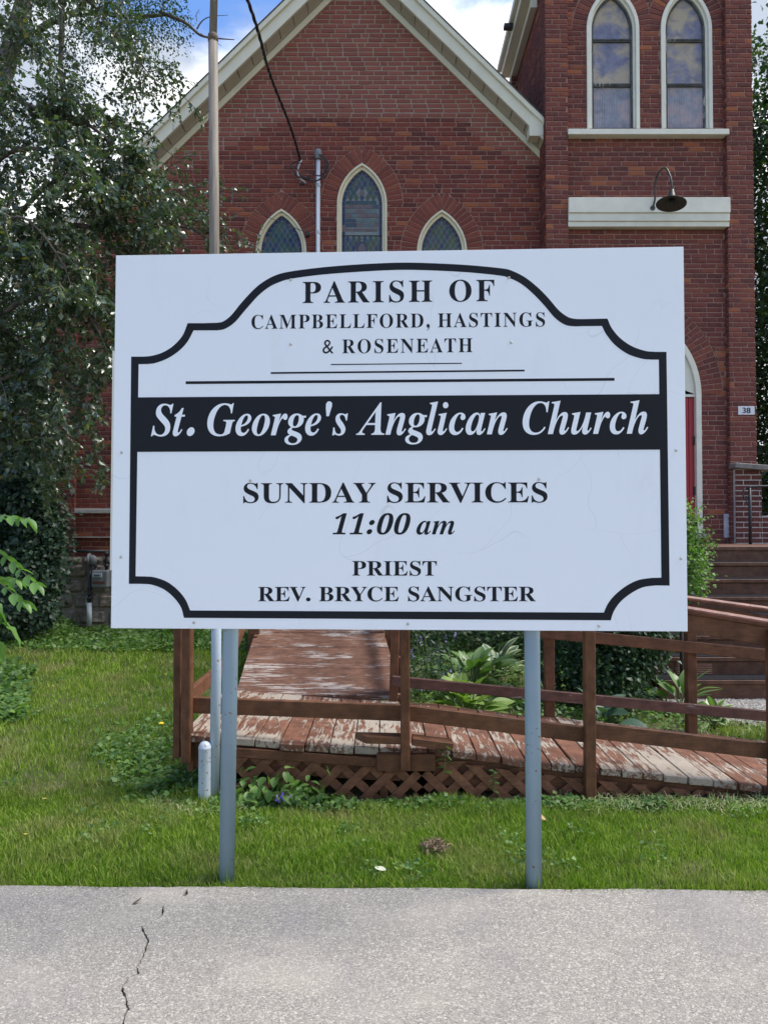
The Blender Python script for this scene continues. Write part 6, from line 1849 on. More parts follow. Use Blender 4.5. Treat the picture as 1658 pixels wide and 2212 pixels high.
# ------------------------------------------------------------ electric service mast and cables
def service():
    yy = NF - 0.06
    b = at(686.5, 545, yy); t_ = at(686.5, 345, yy)
    sv = thing('service_conduit', 'pale grey electrical conduit with a black weatherhead left of the middle window', 'conduit', (b.x, yy, 2.0))
    mb = MB(); mb.tube([(b.x, yy, 1.9), (b.x, yy, t_.z)], 0.030, 14); child(mb.build('pipe', M['conduit'], smooth=True), sv)
    for z in (at(686, 400, yy).z, at(686, 502, yy).z):
        mb = MB(); mb.tube([(b.x, yy, z - 0.02), (b.x, yy, z + 0.02)], 0.036, 14); child(mb.build('coupling', M['conduit'], smooth=False), sv)
    hd = at(686.5, 333, yy)
    mb = MB(); mb.lathe([(0.034, -0.08), (0.045, -0.06), (0.055, 0.0), (0.05, 0.045), (0.03, 0.065), (0.0, 0.07)], 16, (b.x, yy - 0.015, hd.z))
    child(mb.build('weatherhead', M['metal_grey'], smooth=True), sv)
    at_pt = Vector(at(648, 345, NF - 0.12))
    loops = [
        [(b.x + 0.01, yy - 0.05, hd.z - 0.02), (b.x + 0.12, yy - 0.09, hd.z - 0.12), (b.x + 0.13, yy - 0.10, hd.z - 0.25), (b.x + 0.02, yy - 0.11, hd.z - 0.36), (b.x - 0.16, yy - 0.10, hd.z - 0.28), (at_pt.x + 0.10, yy - 0.08, hd.z - 0.27)],
        [(b.x + 0.02, yy - 0.05, hd.z - 0.02), (b.x + 0.15, yy - 0.10, hd.z - 0.16), (b.x + 0.14, yy - 0.12, hd.z - 0.34), (b.x, yy - 0.12, hd.z - 0.43), (b.x - 0.2, yy - 0.11, hd.z - 0.40), (b.x - 0.32, yy - 0.10, hd.z - 0.33), (b.x - 0.37, yy - 0.09, hd.z - 0.19), (at_pt.x, at_pt.y, at_pt.z)],
        [(b.x, yy - 0.05, hd.z - 0.02), (b.x + 0.09, yy - 0.08, hd.z - 0.1), (b.x + 0.10, yy - 0.10, hd.z - 0.30), (b.x - 0.02, yy - 0.12, hd.z - 0.44), (b.x - 0.22, yy - 0.12, hd.z - 0.36), (b.x - 0.30, yy - 0.10, hd.z - 0.2), (at_pt.x + 0.02, at_pt.y, at_pt.z - 0.04)]]
    for lp in loops:
        mb = MB(); mb.tube(smooth_path(lp, 6), 0.0085, 6); child(mb.build('loop_wire', M['cable'], smooth=True), sv)
    mb = MB(); mb.tube(smooth_path([(at_pt.x + 0.02, at_pt.y, at_pt.z), (at_pt.x - 0.03, at_pt.y - 0.01, at_pt.z - 0.13), (at_pt.x - 0.02, at_pt.y, at_pt.z - 0.24), (at_pt.x + 0.08, at_pt.y, at_pt.z - 0.33)], 5), 0.011, 6)
    child(mb.build('ground_wire', M['conduit'], smooth=True), sv)
    for (dx, dz_) in ((0.12, -0.27), (0.03, -0.36)):
        mb = MB(); mb.tube([(at_pt.x + dx - 0.03, yy - 0.09, at_pt.z + dz_), (at_pt.x + dx + 0.03, yy - 0.09, at_pt.z + dz_ - 0.005)], 0.016, 8)
        child(mb.build('splice', M['cable'], smooth=True), sv)
    # twisted drop cable to the street
    end = Vector((-1.9, -6.0, 8.6))
    mid = at(588, 165, 8.9)
    m2 = at(532, 0, 7.2)
    path = smooth_path([tuple(at_pt), tuple(mid), tuple(m2), (-1.6, 0.0, 6.6), tuple(end)], 60)
    dc = thing('overhead_cable', 'twisted black overhead service cable running from the gable up to the street', 'cable', tuple(at_pt))
    for ph in (0, 2.09, 4.19):
        pp = []
        s_ = 0
        for i, p in enumerate(path):
            if i: s_ += (p - path[i - 1]).length
            a_ = s_ * 13 + ph
            pp.append(p + Vector((math.sin(s_ * 2.4) * 0.018, 0, 0)) + Vector((math.cos(a_), 0.2, math.sin(a_))) * 0.010)
        mb = MB(); mb.tube(pp, 0.009, 6); child(mb.build('strand', M['cable'], smooth=True), dc)
    # thin old wire to the bracket
    br = at(664, 503, NF - 0.07)
    tw_ = thing('thin_wire', 'thin old wire slanting across the brickwork to a small bracket beside the conduit', 'wire', tuple(br))
    mb = MB(); mb.tube([br, at(500, 437, NF - 0.5), at(346, 314, 9.3), (-6.0, 8.0, 7.6)], 0.0045, 5); child(mb.build('strand', M['cable']), tw_)
    mb = MB(); mb.box(br.x - 0.02, br.x + 0.02, NF - 0.09, NF - 0.001, br.z - 0.04, br.z + 0.03); child(mb.build('bracket', M['metal_black'], bevel=0.004), tw_)
service()

# ------------------------------------------------------------ yard pole and bollard
def pole():
    PY, BY = 4.345, 4.31
    base = at(463, 1735, PY)
    pl = thing('yard_pole', 'tall slim pole, pale blue below and weathered wood above, left of the sign post', 'pole', (base.x, PY, -0.03))
    mb = MB(); m_ = at(466.5, 1150, PY)
    mb.tube([(base.x - 0.004, PY, -0.12), (at(467, 1450, PY).x, PY, at(467, 1450, PY).z), tuple(m_)], 0.0285, 20)
    child(mb.build('pipe', M['pipe_paint'], smooth=True), pl)
    a, b, c = at(466, 1150, PY), at(463, 540, PY), at(460, 82, PY)
    mb = MB(); mb.tube([a, b, c], [0.0290, 0.0280, 0.0268], 20); child(mb.build('lower_shaft', M['pole_wood'], smooth=True), pl)
    mb = MB(); mb.tube([c - Vector((0, 0, 0.02)), c + Vector((0, 0, 0.004)), c + Vector((0, 0, 0.02)), c + Vector((0, 0, 0.026))], [0.0288, 0.030, 0.0285, 0.022], 20); child(mb.build('collar', simple('rusty_collar', (0.12, 0.09, 0.07), 0.8, 0.4, 60, 0.5, 200), smooth=True), pl)
    d = Vector((-0.94, PY, 6.6))
    mb = MB(); mb.tube([c + Vector((0, 0, 0.02)), d], [0.0220, 0.019], 20); child(mb.build('upper_shaft', M['pole_wood'], smooth=True), pl)
    q = at(441.5, 1735, BY)
    bo = thing('bollard', 'short domed bollard with chipped pale blue paint beside the pole foot', 'bollard', (q.x, BY, -0.03))
    zt = at(441, 1601, BY).z
    mb = MB(); mb.lathe([(0.034, -0.14 + 0), (0.034, zt - 0.036), (0.0345, zt - 0.034)], 24, (q.x, BY, 0))
    child(mb.build('pipe', M['bollard_paint'], smooth=True), bo)
    mb = MB(); mb.lathe([(0.0352, zt - 0.040), (0.0352, zt - 0.033)] + [(0.034 * math.cos(R(a_)), zt - 0.034 + 0.034 * math.sin(R(a_))) for a_ in range(5, 91, 17)], 24, (q.x, BY, 0))
    child(mb.build('domed_cap', M['bollard_paint'], smooth=True), bo)
pole()

# ------------------------------------------------------------ gas meter
def meter():
    y = NF - 0.22
    g = thing('gas_meter', 'grey gas meter and dark pipework on the stone foundation at far left', 'gas meter', (at(218, 1300, y).x, y, 0.1))
    def tub(name, pts, r_, mat='metal_black'):
        mb = MB(); mb.tube(pts, r_, 10); return child(mb.build(name, M[mat], smooth=True), g)
    L = lambda px, py, d=0: tuple(at(px, py, y + d))
    tub('pipe', [L(122, 1190, 0.05), L(235, 1191, 0.05)], 0.022)
    tub('pipe', [L(193, 1353), L(194, 1200)], 0.026)
    tub('pipe', [L(230, 1191, 0.03), L(230, 1232, 0.03)], 0.022)
    tub('pipe', [L(196, 1216), L(205, 1216), L(207, 1222), L(207, 1234)], 0.02)
    tub('riser_sleeve', [L(193, 1353), L(193, 1302)], 0.036, 'conduit')
    for (px_, py_, r_) in ((194, 1292, 0.045), (194, 1283, 0.035), (194, 1270, 0.034), (230, 1222, 0.032), (230, 1196, 0.035), (207, 1230, 0.032)):
        tub('union_nut', [L(px_, py_ + 3), L(px_, py_ - 3)], r_)
    c = Vector(L(193, 1208))
    mb = MB(); mb.lathe([(0, -0.035), (0.06, -0.035), (0.085, -0.012), (0.085, 0.012), (0.06, 0.035), (0, 0.04)], 18)
    mb.v = [(c.x + p[2] * 0.6 + 0.0, c.y + p[1], c.z + p[0]) for p in mb.v]
    mb.v = [(c.x + (p[0] - c.x) * 1.0, p[1], p[2]) for p in mb.v]
    child(mb.build('regulator', M['metal_grey'], smooth=True), g)
    mb = MB(); mb.lathe([(0, -0.03), (0.05, -0.03), (0.072, 0), (0.05, 0.03), (0, 0.035)], 18)
    mb.v = [(c.x + 0.05 + p[0], c.y - 0.03 + p[2], c.z - 0.01 + p[1]) for p in mb.v]
    child(mb.build('regulator', M['metal_grey'], smooth=True), g)
    a, b = Vector(L(200, 1270)), Vector(L(237, 1231))
    mb = MB(); mb.box(a.x, b.x, y - 0.06, y + 0.08, a.z, b.z); child(mb.build('meter_body', M['metal_grey'], bevel=0.02), g)
    a, b = Vector(L(203, 1247)), Vector(L(224, 1237))
    mb = MB(); mb.box(a.x, b.x, y - 0.075, y - 0.0605, a.z, b.z)
    dial = child(mb.build('dial_face', simple('pale_dial', (0.35, 0.42, 0.46), 0.3), bevel=0.003), g)
    mb = MB(); mb.box(a.x + 0.03, b.x - 0.03, y - 0.079, y - 0.0755, a.z + 0.02, a.z + 0.035); child(mb.build('register', M['metal_black']), g)
    mb = MB(); mb.box(a.x, b.x + 0.04, y - 0.066, y - 0.0605, a.z - 0.09, a.z - 0.055); child(mb.build('badge', simple('brown_badge', (0.12, 0.05, 0.035), 0.6)), g)
    tub('bonding_wire', smooth_path([L(196, 1285), L(187, 1290), L(186, 1305), L(192, 1320), L(192, 1340)], 5), 0.006, 'conduit')
meter()

# ------------------------------------------------------------ trees and plants
def wood_mesh(name, paths, mat, parent, n=6):
    mb = MB()
    for pts, r0, r1 in paths:
        k = len(pts)
        mb.tube(pts, [r0 + (r1 - r0) * i / (k - 1) for i in range(k)], n, cap=False)
    return child(mb.build(name, mat, smooth=True), parent)
def grow(limbs, density, sub_len, twig_len, droop, leaf_step, rand=None):
    """limbs: smooth paths with radii. returns wood paths and leaf arrays"""
    rd = rand or random
    wood, P, D = [], [], []
    for pts, r0, r1, start in limbs:
        wood.append((pts, r0, r1))
        seg = [(pts[i], pts[i + 1]) for i in range(len(pts) - 1)]
        tot = sum((b - a).length for a, b in seg)
        acc = 0
        for a, b in seg:
            L = (b - a).length
            k = density * L
            cnt = int(k) + (1 if rd.random() < k - int(k) else 0)
            for _ in range(cnt):
                f = rd.random()
                if (acc + f * L) / tot < start: continue
                p = a.lerp(b, f)
                ax = (b - a).normalized()
                v = Vector((rd.gauss(0, 1), rd.gauss(0, 1), rd.gauss(0.25, 1)))
                v = (v - ax * v.dot(ax)).normalized() * 0.9 + ax * rd.uniform(0.2, 1.0)
                v.normalize()
                sl = sub_len * rd.uniform(0.45, 1.2)
                q = [p]
                dv = v.copy()
                m = 6
                for i in range(m):
                    dv = (dv + Vector((rd.gauss(0, .13), rd.gauss(0, .13), -droop * (i + 1) / m + rd.gauss(0, .1)))).normalized()
                    q.append(q[-1] + dv * sl / m)
                wood.append((q, 0.006, 0.0018))
                for i in range(1, m + 1):
                    for _t in range(2 if i < m else 3):
                        tv = (dv * 0.6 + Vector((rd.gauss(0, .7), rd.gauss(0, .7), rd.gauss(-0.1, .55)))).normalized()
                        tl = twig_len * rd.uniform(0.5, 1.3)
                        tp = [q[i]]
                        tdv = tv.copy()
                        for s_ in range(3):
                            tdv = (tdv + Vector((0, 0, -droop * 0.8)) + Vector((rd.gauss(0, .15), rd.gauss(0, .15), rd.gauss(0, .12)))).normalized()
                            tp.append(tp[-1] + tdv * tl / 3)
                        wood.append((tp, 0.0022, 0.0012))
                        nl = max(2, int(tl / leaf_step))
                        for s_ in range(nl):
                            g = (s_ + rd.random()) / nl * 3
                            i0 = min(2, int(g))
                            P.append(tp[i0].lerp(tp[i0 + 1], g - i0))
                            o = Vector((rd.gauss(0, .8), rd.gauss(0, .8), rd.gauss(-.25, .5)))
                            D.append(tdv * 0.7 + o)
            acc += L
    return wood, np.array([tuple(p) for p in P]), np.array([tuple(d) for d in D])

def shrub_tree():
    t = thing('shrub_tree', 'large arching shrub tree with grey-green leaves filling the upper left in front of the church', 'tree', (-4.3, 7.4, -0.0))
    def limb(pts, r0, r1, start=0.15):
        return (smooth_path([tuple(at(a, b, y)) for a, b, y in pts], 6), r0, r1, start)
    base = (-4.25, 7.4, 0.0)
    L = [
        limb([(-150, 950, 7.4), (-90, 680, 7.3), (0, 542, 7.2), (65, 532, 7.1), (150, 488, 7.0), (250, 498, 7.0), (400, 490, 7.1), (470, 540, 7.2)], 0.05, 0.008),
        limb([(-120, 760, 7.4), (-70, 420, 7.4), (0, 220, 7.3), (80, 236, 7.2), (180, 262, 7.1), (280, 350, 7.0), (345, 450, 7.0)], 0.04, 0.006),
        limb([(-130, 600, 7.6), (-60, 180, 7.6), (0, 55, 7.5), (60, 92, 7.4), (125, 150, 7.3), (170, 225, 7.3), (230, 290, 7.2)], 0.035, 0.006, 0.2),
        limb([(-140, 900, 7.2), (0, 690, 6.7), (80, 640, 6.6), (160, 650, 6.5), (215, 720, 6.5), (232, 800, 6.5)], 0.03, 0.005),
        limb([(-140, 960, 7.0), (-10, 830, 6.7), (80, 800, 6.6), (150, 830, 6.6), (190, 900, 6.6)], 0.03, 0.005, 0.2),
        limb([(-60, 180, 7.7), (0, -40, 7.6), (90, -60, 7.5), (190, 0, 7.4), (260, 80, 7.4), (330, 170, 7.4)], 0.025, 0.005, 0.3),
        limb([(-150, 900, 7.4), (-40, 600, 8.0), (80, 420, 8.2), (190, 370, 8.2), (300, 400, 8.2), (400, 460, 8.2)], 0.04, 0.006, 0.25),
        limb([(-120, 960, 7.4), (-40, 900, 7.1), (40, 890, 7.0), (90, 950, 7.0), (110, 1010, 7.0)], 0.03, 0.005, 0.2),
        limb([(0, 542, 7.2), (70, 600, 7.6), (170, 590, 7.8), (260, 560, 7.9), (360, 570, 7.9), (430, 600, 7.9)], 0.025, 0.005, 0.1),
        limb([(-70, 420, 7.4), (20, 330, 7.0), (110, 330, 6.9), (200, 400, 6.8), (250, 480, 6.8)], 0.025, 0.005, 0.1),
        limb([(-140, 900, 7.3), (30, 740, 7.9), (120, 740, 8.1), (200, 800, 8.3)], 0.02, 0.004, 0.2),
        limb([(-100, 700, 7.4), (-20, 520, 6.6), (50, 470, 6.4), (130, 560, 6.4), (160, 640, 6.4)], 0.02, 0.004, 0.2),
    ]
    for i, l in enumerate(L):
        pass
    stems = [(smooth_path([base, (-4.4, 7.4, 0.8), tuple(at(-150, 950, 7.4))], 5), 0.09, 0.06), (smooth_path([(-4.1, 7.2, 0), (-4.1, 7.3, 1.2), tuple(at(-140, 900, 7.2))], 5), 0.06, 0.04), (smooth_path([(-4.2, 7.5, 0), (-4.0, 7.5, 1.8), tuple(at(-130, 600, 7.5))], 5), 0.07, 0.04)]
    wood, P, D = grow(L, 17, 0.54, 0.19, 0.22, 0.022)
    wood_mesh('trunk', stems + [w_ for w_ in wood if w_[1] > 0.01], M['bark'], t, 8)
    o = wood_mesh('twigs', [w_ for w_ in wood if w_[1] <= 0.01], M['bark_pale'], t, 3)
    o['kind'] = 'stuff'
    N = rng.normal(size=P.shape) * 0.55 + np.array([0, -0.15, 0.9])
    o = leaves('crown', P, D, N, rng.uniform(0.030, 0.062, len(P)) * np.where(P[:, 1] < 6.95, 1.22, 1.0), M['leaf_shrub'], wid=0.33)
    child(o, t)
    o['kind'] = 'stuff'
shrub_tree()

def big_tree(name, lab, base, trunk_pts, blobs, count, size, mat, bark='bark', cat='tree', limbs=(), nrm=None):
    t = thing(name, lab, cat, base)
    paths = [trunk_pts] + list(limbs)
    wood_mesh('trunk', paths, M[bark], t, 9)
    P, D, N = blob_leaves([b[:3] for b in blobs], [b[3:] for b in blobs], count, size)
    o = leaves('crown', P, D, N, rng.uniform(0.6, 1.25, len(P)) * size, M[mat])
    child(o, t)
    o['kind'] = 'stuff'
    return t
q = at
# locust behind, top left
a0, a1 = at(-70, 420, 11.5), at(68, -60, 11.5)
big_tree('locust_tree', 'tall feathery tree with a thick grey trunk behind the shrub tree, top left', (a0.x - .4, 11.5, 0),
         (smooth_path([(a0.x - 0.3, 11.5, 0), tuple(a0), tuple(at(10, 150, 11.5)), tuple(a1), tuple(at(120, -300, 11.5))], 5), 0.20, 0.09),
         [(*at(130, 10, 11.5), 1.3, 1.2, 0.7), (*at(240, -20, 11.0), 1.1, 1.0, 0.65), (*at(300, 60, 11.0), 0.75, 0.8, 0.48), (*at(335, 10, 11), 0.55, 0.6, 0.5), (*at(-60, 60, 13), 0.9, 1.0, 0.9), (*at(200, 90, 11), 0.8, 0.8, 0.4), (*at(100, -160, 11.5), 1.5, 1.5, 1.0)],
         21000, 0.045, 'leaf_back',
         limbs=[(smooth_path([tuple(at(30, 100, 11.5)), tuple(at(150, 30, 11.3)), tuple(at(290, 35, 11.0)), tuple(at(370, 30, 11))], 5), 0.06, 0.02),
                (smooth_path([tuple(at(345, 25, 11)), tuple(at(400, 48, 10.9)), tuple(at(432, 75, 10.9)), tuple(at(468, 82, 10.8)), tuple(at(506, 85, 10.8))], 4), 0.028, 0.006),
                (smooth_path([tuple(at(425, 62, 10.9)), tuple(at(436, 45, 10.9)), tuple(at(455, 35, 10.9)), tuple(at(492, 32, 10.9))], 4), 0.012, 0.003),
                (smooth_path([tuple(at(432, 72, 10.9)), tuple(at(460, 88, 10.9)), tuple(at(478, 98, 10.9))], 4), 0.010, 0.003),
                (smooth_path([tuple(at(425, 45, 10.9)), tuple(at(424, 30, 10.9)), tuple(at(431, 20, 10.9))], 4), 0.006, 0.003),
                (smooth_path([tuple(at(132, -60, 11)), tuple(at(134, 60, 11)), tuple(at(130, 160, 11)), tuple(at(140, 220, 11))], 4), 0.05, 0.02)])
# maples far left behind and on the right of the tower
def maple(lab, x, y, h, blobs, count, size=0.11, mat='leaf_back'):
    big_tree('maple_tree', lab, (x, y, 0), (smooth_path([(x, y, -0.1), (x + 0.1, y, h * 0.4), (x, y + .1, h * 0.8)], 5), 0.22, 0.08), blobs, count, size, mat)
maple('dark green maple behind the left corner of the church', -8.6, 15, 8, [(-7.9, 15, 2.2, 1.8, 1.5, 1.9), (-8.2, 15, 4.8, 2.0, 1.8, 1.8), (-7.2, 14.5, 3.6, 1.3, 1.2, 1.5), (-9.5, 16, 7, 2, 1.5, 1.3), (-6.6, 14, 1.9, 1.1, 1, 1.8), (-6.4, 13.5, 4.2, 0.9, 0.8, 1.2)], 26000)
maple('dark maple crown showing past the right edge of the tower', 9.2, 15, 9, [(8.6, 15, 3, 1.9, 1.6, 1.9), (8.8, 15, 5.6, 2.1, 1.8, 1.9), (8.8, 15.5, 8.6, 2.2, 1.8, 2.0), (8.0, 14, 2.0, 1.4, 1, 1.2), (8.2, 16, 10.5, 1.6, 1.5, 1.8), (7.9, 17, 4.5, 1.3, 1.2, 4.5), (7.6, 15, 3.5, .7, .7, 2.5), (7.6, 15, 7.5, .7, .7, 2.5)], 42000, 0.13)
maple('broad maple filling the distance beyond the street lawn on the left', -15, 24, 9, [(-15, 24, 3.4, 4.2, 2.2, 3.0), (-15.5, 24, 7.2, 3.2, 2.2, 2.4), (-11, 25, 2.2, 2.2, 1.6, 2.0)], 9000, 0.22)

# dark vine-covered shrub against the left corner
def vine():
    t = thing('corner_shrub', 'dense dark vine-covered shrub at the left corner of the church', 'shrub', (-4.9, 10.0, 0.1))
    wood_mesh('trunk', [(smooth_path([(-5.0 + i * 0.2, 10.0, 0.05), (-5.0 + i * 0.15, 9.9, 1.4), (-4.9 + i * 0.1, 9.9, 2.8)], 4), 0.03, 0.012) for i in range(4)], M['bark'], t, 6)
    bl = [(*at(30, 1230, 9.8), 0.55, 0.4, 0.7), (*at(85, 1130, 9.9), 0.32, 0.3, 0.55), (*at(40, 1040, 9.7), 0.5, 0.4, 0.5), (*at(75, 960, 9.6), 0.42, 0.35, 0.5), (*at(20, 900, 9.6), 0.5, 0.4, 0.6), (*at(95, 1215, 9.7), 0.26, 0.25, 0.4), (*at(-40, 1100, 9.9), 0.5, 0.4, 1.2), (*at(70, 1290, 9.6), 0.3, 0.3, 0.4), (*at(110, 1180, 10.0), 0.16, 0.2, 0.35), (*at(10, 1320, 9.4), 0.5, 0.3, 0.3)]
    P, D, N = blob_leaves([b[:3] for b in bl], [b[3:] for b in bl], 19000, 0.05, shell=0.5)
    N = N + np.array([0, -0.7, 0])
    o = leaves('foliage', P, D, N, rng.uniform(0.045, 0.085, len(P)), M['leaf_vine'], wid=0.36)
    child(o, t); o['kind'] = 'stuff'
vine()

# tall bush between sign and steps
def bush():
    t = thing('garden_bush', 'tall leafy bush with bright tips between the sign and the porch steps', 'bush', (1.75, 6.6, -0.03))
    wood_mesh('stems', [(smooth_path([(1.75 + i * 0.1, 6.7, -0.05), (1.75 + i * 0.16, 6.7, 0.6), (1.8 + i * 0.26, 6.7, 1.3)], 4), 0.02, 0.008) for i in range(-3, 4)], M['bark'], t, 6)
    bl = [(*at(1310, 1440, 6.5), 0.42, 0.35, 0.25), (*at(1240, 1420, 6.6), 0.28, 0.3, 0.3), (*at(1345, 1350, 6.6), 0.44, 0.4, 0.4), (*at(1400, 1240, 6.7), 0.36, 0.35, 0.42), (*at(1390, 1150, 6.8), 0.34, 0.3, 0.3), (*at(1300, 1250, 6.7), 0.45, 0.4, 0.45), (*at(1400, 1400, 6.5), 0.14, 0.2, 0.2), (*at(1350, 1490, 6.3), 0.2, 0.18, 0.1)]
    P, D, N = blob_leaves([b[:3] for b in bl], [b[3:] for b in bl], 15000, 0.036, shell=0.45)
    o = leaves('foliage', P, D, N, rng.uniform(0.03, 0.052, len(P)), M['leaf_bush'], wid=0.36)
    child(o, t); o['kind'] = 'stuff'
    # lighter arching tips on the open right side
    bl = [(*at(1478, 1230, 6.5), 0.17, 0.2, 0.28), (*at(1470, 1140, 6.5), 0.13, 0.16, 0.2), (*at(1495, 1195, 6.5), 0.09, 0.12, 0.14), (*at(1470, 1110, 6.5), 0.10, 0.1, 0.12), (*at(1490, 1260, 6.5), 0.13, 0.12, 0.12)]
    P, D, N = blob_leaves([b[:3] for b in bl], [b[3:] for b in bl], 2300, 0.03, shell=0.3)
    tips, TP, TD = [], [], []
    for i in range(22):
        a_ = at(random.uniform(1465, 1490), random.uniform(1100, 1280), 6.5)
        b_ = at(random.uniform(1510, 1548), random.uniform(1090, 1300), 6.5)
        b_.z = a_.z + random.uniform(-0.05, 0.12)
        tips.append(([a_, a_.lerp(b_, 0.5) + Vector((0, 0, 0.03)), b_], 0.003, 0.001))
        for k in range(12):
            TP.append(tuple(a_.lerp(b_, k / 11) + Vector((0, 0, 0.02)))); TD.append((random.gauss(0.4, .6), random.gauss(0, .6), random.gauss(0.2, .6)))
    P = np.concatenate([P, np.array(TP)]); D = np.concatenate([D, np.array(TD)]); N = np.concatenate([N, rng.normal(size=(len(TP), 3)) * 0.4 + np.array([0, -0.3, 1])])
    o = leaves('new_growth', P, D, N, rng.uniform(0.022, 0.042, len(P)), M['leaf_bright'], wid=0.38)
    child(o, t); o['kind'] = 'stuff'
    wood_mesh('twigs', tips, M['bark_pale'], t, 4)
bush()

# broad-leaved plants: every leaf a part
def leaf_mesh(name, L, W, mat, curl, nu=7, nv=4, ruffle=0.0, edge=None):
    vs, fs, mi = [], [], []
    for i in range(nu + 1):
        u = i / nu
        wv = W * (math.sin(math.pi * min(1, u * 0.93 + 0.05)) ** 0.75) * (1 - 0.25 * u)
        if i == nu: wv = 0.002
        for j in range(nv + 1):
            v = j / nv * 2 - 1
            x = v * wv
            z = 0.22 * abs(v) * wv - curl * L * u * u + ruffle * math.sin(u * 17) * abs(v)
            vs.append((x, L * u, z))
    for i in range(nu):
        for j in range(nv):
            a = i * (nv + 1) + j
            fs.append((a, a + 1, a + nv + 2, a + nv + 1))
            mi.append(1 if edge and j in (0, nv - 1) else 0)
    me = bpy.data.meshes.new(name)
    me.from_pydata(vs, [], fs)
    me.materials.append(mat)
    if edge:
        me.materials.append(edge)
        me.polygons.foreach_set('material_index', mi)
    me.polygons.foreach_set('use_smooth', [True] * len(fs))
    return me
def rosette(name, lab, cat, c, n, L, W, mat, spread=(15, 70), group=None, edge=None, stalk=0.5, azr=(0, 360)):
    t = thing(name, lab, cat, c, group)
    ms = [leaf_mesh('leaf', L * s_, W * s_, M[mat], cu, edge=edge) for s_, cu in ((1, 0.35), (0.85, 0.5), (1.1, 0.25), (0.7, 0.3))]
    st = MB()
    for i in range(n):
        az = R(random.uniform(*azr))
        f = (i + random.random()) / n
        tilt = R(spread[0] + (spread[1] - spread[0]) * f)         # from vertical
        sl = L * stalk * random.uniform(0.8, 1.3)
        h = Vector((math.sin(az) * math.sin(tilt), math.cos(az) * math.sin(tilt), math.cos(tilt)))
        p = Vector(c) + h * sl
        p.z = max(p.z, c[2] + 0.03)
        st.tube([Vector(c), p], 0.004, 4, cap=False)
        o = bpy.data.objects.new('leaf', random.choice(ms))
        C.objects.link(o)
        pitch = R(90) - min(tilt + R(12), R(88))
        o.matrix_basis = Matrix.Translation(p) @ Matrix.Rotation(-az, 4, 'Z') @ Matrix.Rotation(pitch, 4, 'X') @ Matrix.Rotation(R(random.uniform(-25, 25)), 4, 'Y')
        child(o, t)
    child(st.build('stalks', M['stem']), t)
    return t
def gpt(px, py, z=-0.03):
    d = at(px, py, 1) - Vector((0, 0, EYE))
    k = (z - EYE) / d.z
    return (d.x * k, d.y * k, z)
rosette('hosta_plant', 'lime green hosta with ribbed leaves just behind the ramp rail', 'hosta', (0.62, 6.0, -0.02), 64, 0.19, 0.062, 'hosta_lime', (8, 72), 'hostas in the garden bed', stalk=1.1)
rosette('hosta_plant', 'mid green hosta below the sign with narrower arching leaves, behind the lime one', 'hosta', (0.80, 6.95, 0.05), 66, 0.19, 0.056, 'hosta_green', (10, 80), 'hostas in the garden bed', stalk=1.25)
rosette('hosta_plant', 'blue-green hosta with big leaves right of the middle ramp post', 'hosta', (1.63, 5.86, -0.02), 26, 0.19, 0.07, 'hosta_blue', (10, 85), 'hostas in the garden bed', stalk=0.8)
rosette('hosta_plant', 'dark hosta in front of the vented bottom step', 'hosta', (2.52, 6.55, -0.02), 20, 0.22, 0.06, 'hosta_green', (5, 75), 'hostas in the garden bed', stalk=0.7)
rosette('hosta_plant', 'small cream-edged hosta by the gravel, right of the far ramp post', 'hosta', (2.58, 6.05, -0.02), 26, 0.12, 0.042, 'hosta_green', (10, 80), 'hostas in the garden bed', edge=M['hosta_edge'], stalk=0.9)
rosette('hosta_plant', 'shaded cream-edged hosta tucked under the sign behind the right post', 'hosta', (1.05, 7.3, 0.1), 22, 0.2, 0.06, 'hosta_blue', (10, 80), 'hostas in the garden bed', edge=M['hosta_edge'], stalk=1.0)
# purple flower spikes and grey stems beside the rising run
def flowers():
    t = thing('flowering_perennial', 'wispy plants with small purple flowers between the rising ramp and the hostas', 'flowers', (0.32, 6.5, 0.0))
    sp, TP, TD = [], [], []
    FL = simple('purple_petal', (0.22, 0.14, 0.55), 0.6, 0.2)
    petals = MB()
    for i in range(46):
        x, y = random.uniform(0.24, 0.62), random.uniform(6.2, 7.6)
        h = random.uniform(0.25, 0.62)
        top = Vector((x + random.gauss(0, .08), y + random.gauss(0, .08), h))
        p0 = Vector((x, y, 0))
        sp.append(([p0, p0.lerp(top, .5) + Vector((random.gauss(0, .03), 0, 0)), top], 0.004, 0.0015))
        for k in range(16):
            TP.append(tuple(p0.lerp(top, random.uniform(0.15, 0.95)))); TD.append((random.gauss(0, 1), random.gauss(0, 1), random.gauss(0.3, .5)))
        if i % 3 == 0:
            for k in range(7):
                c = top + Vector((random.gauss(0, .012), random.gauss(0, .012), -k * 0.012))
                a_ = random.uniform(0, 6.28)
                petals.add([c, c + Vector((math.cos(a_) * .014, math.sin(a_) * .014, .004)), c + Vector((math.cos(a_ + 1) * .014, math.sin(a_ + 1) * .014, -.012))], [(0, 1, 2)])
    wood_mesh('stalks', sp, M['stem'], t, 4)
    o = leaves('foliage', TP, TD, rng.normal(size=(len(TP), 3)) * .4 + np.array([0, -.2, 1]), rng.uniform(0.03, 0.07, len(TP)), M['leaf_bush'], wid=0.2)
    child(o, t); o['kind'] = 'stuff'
    o = child(petals.build('petals', FL), t); o['kind'] = 'stuff'
flowers()
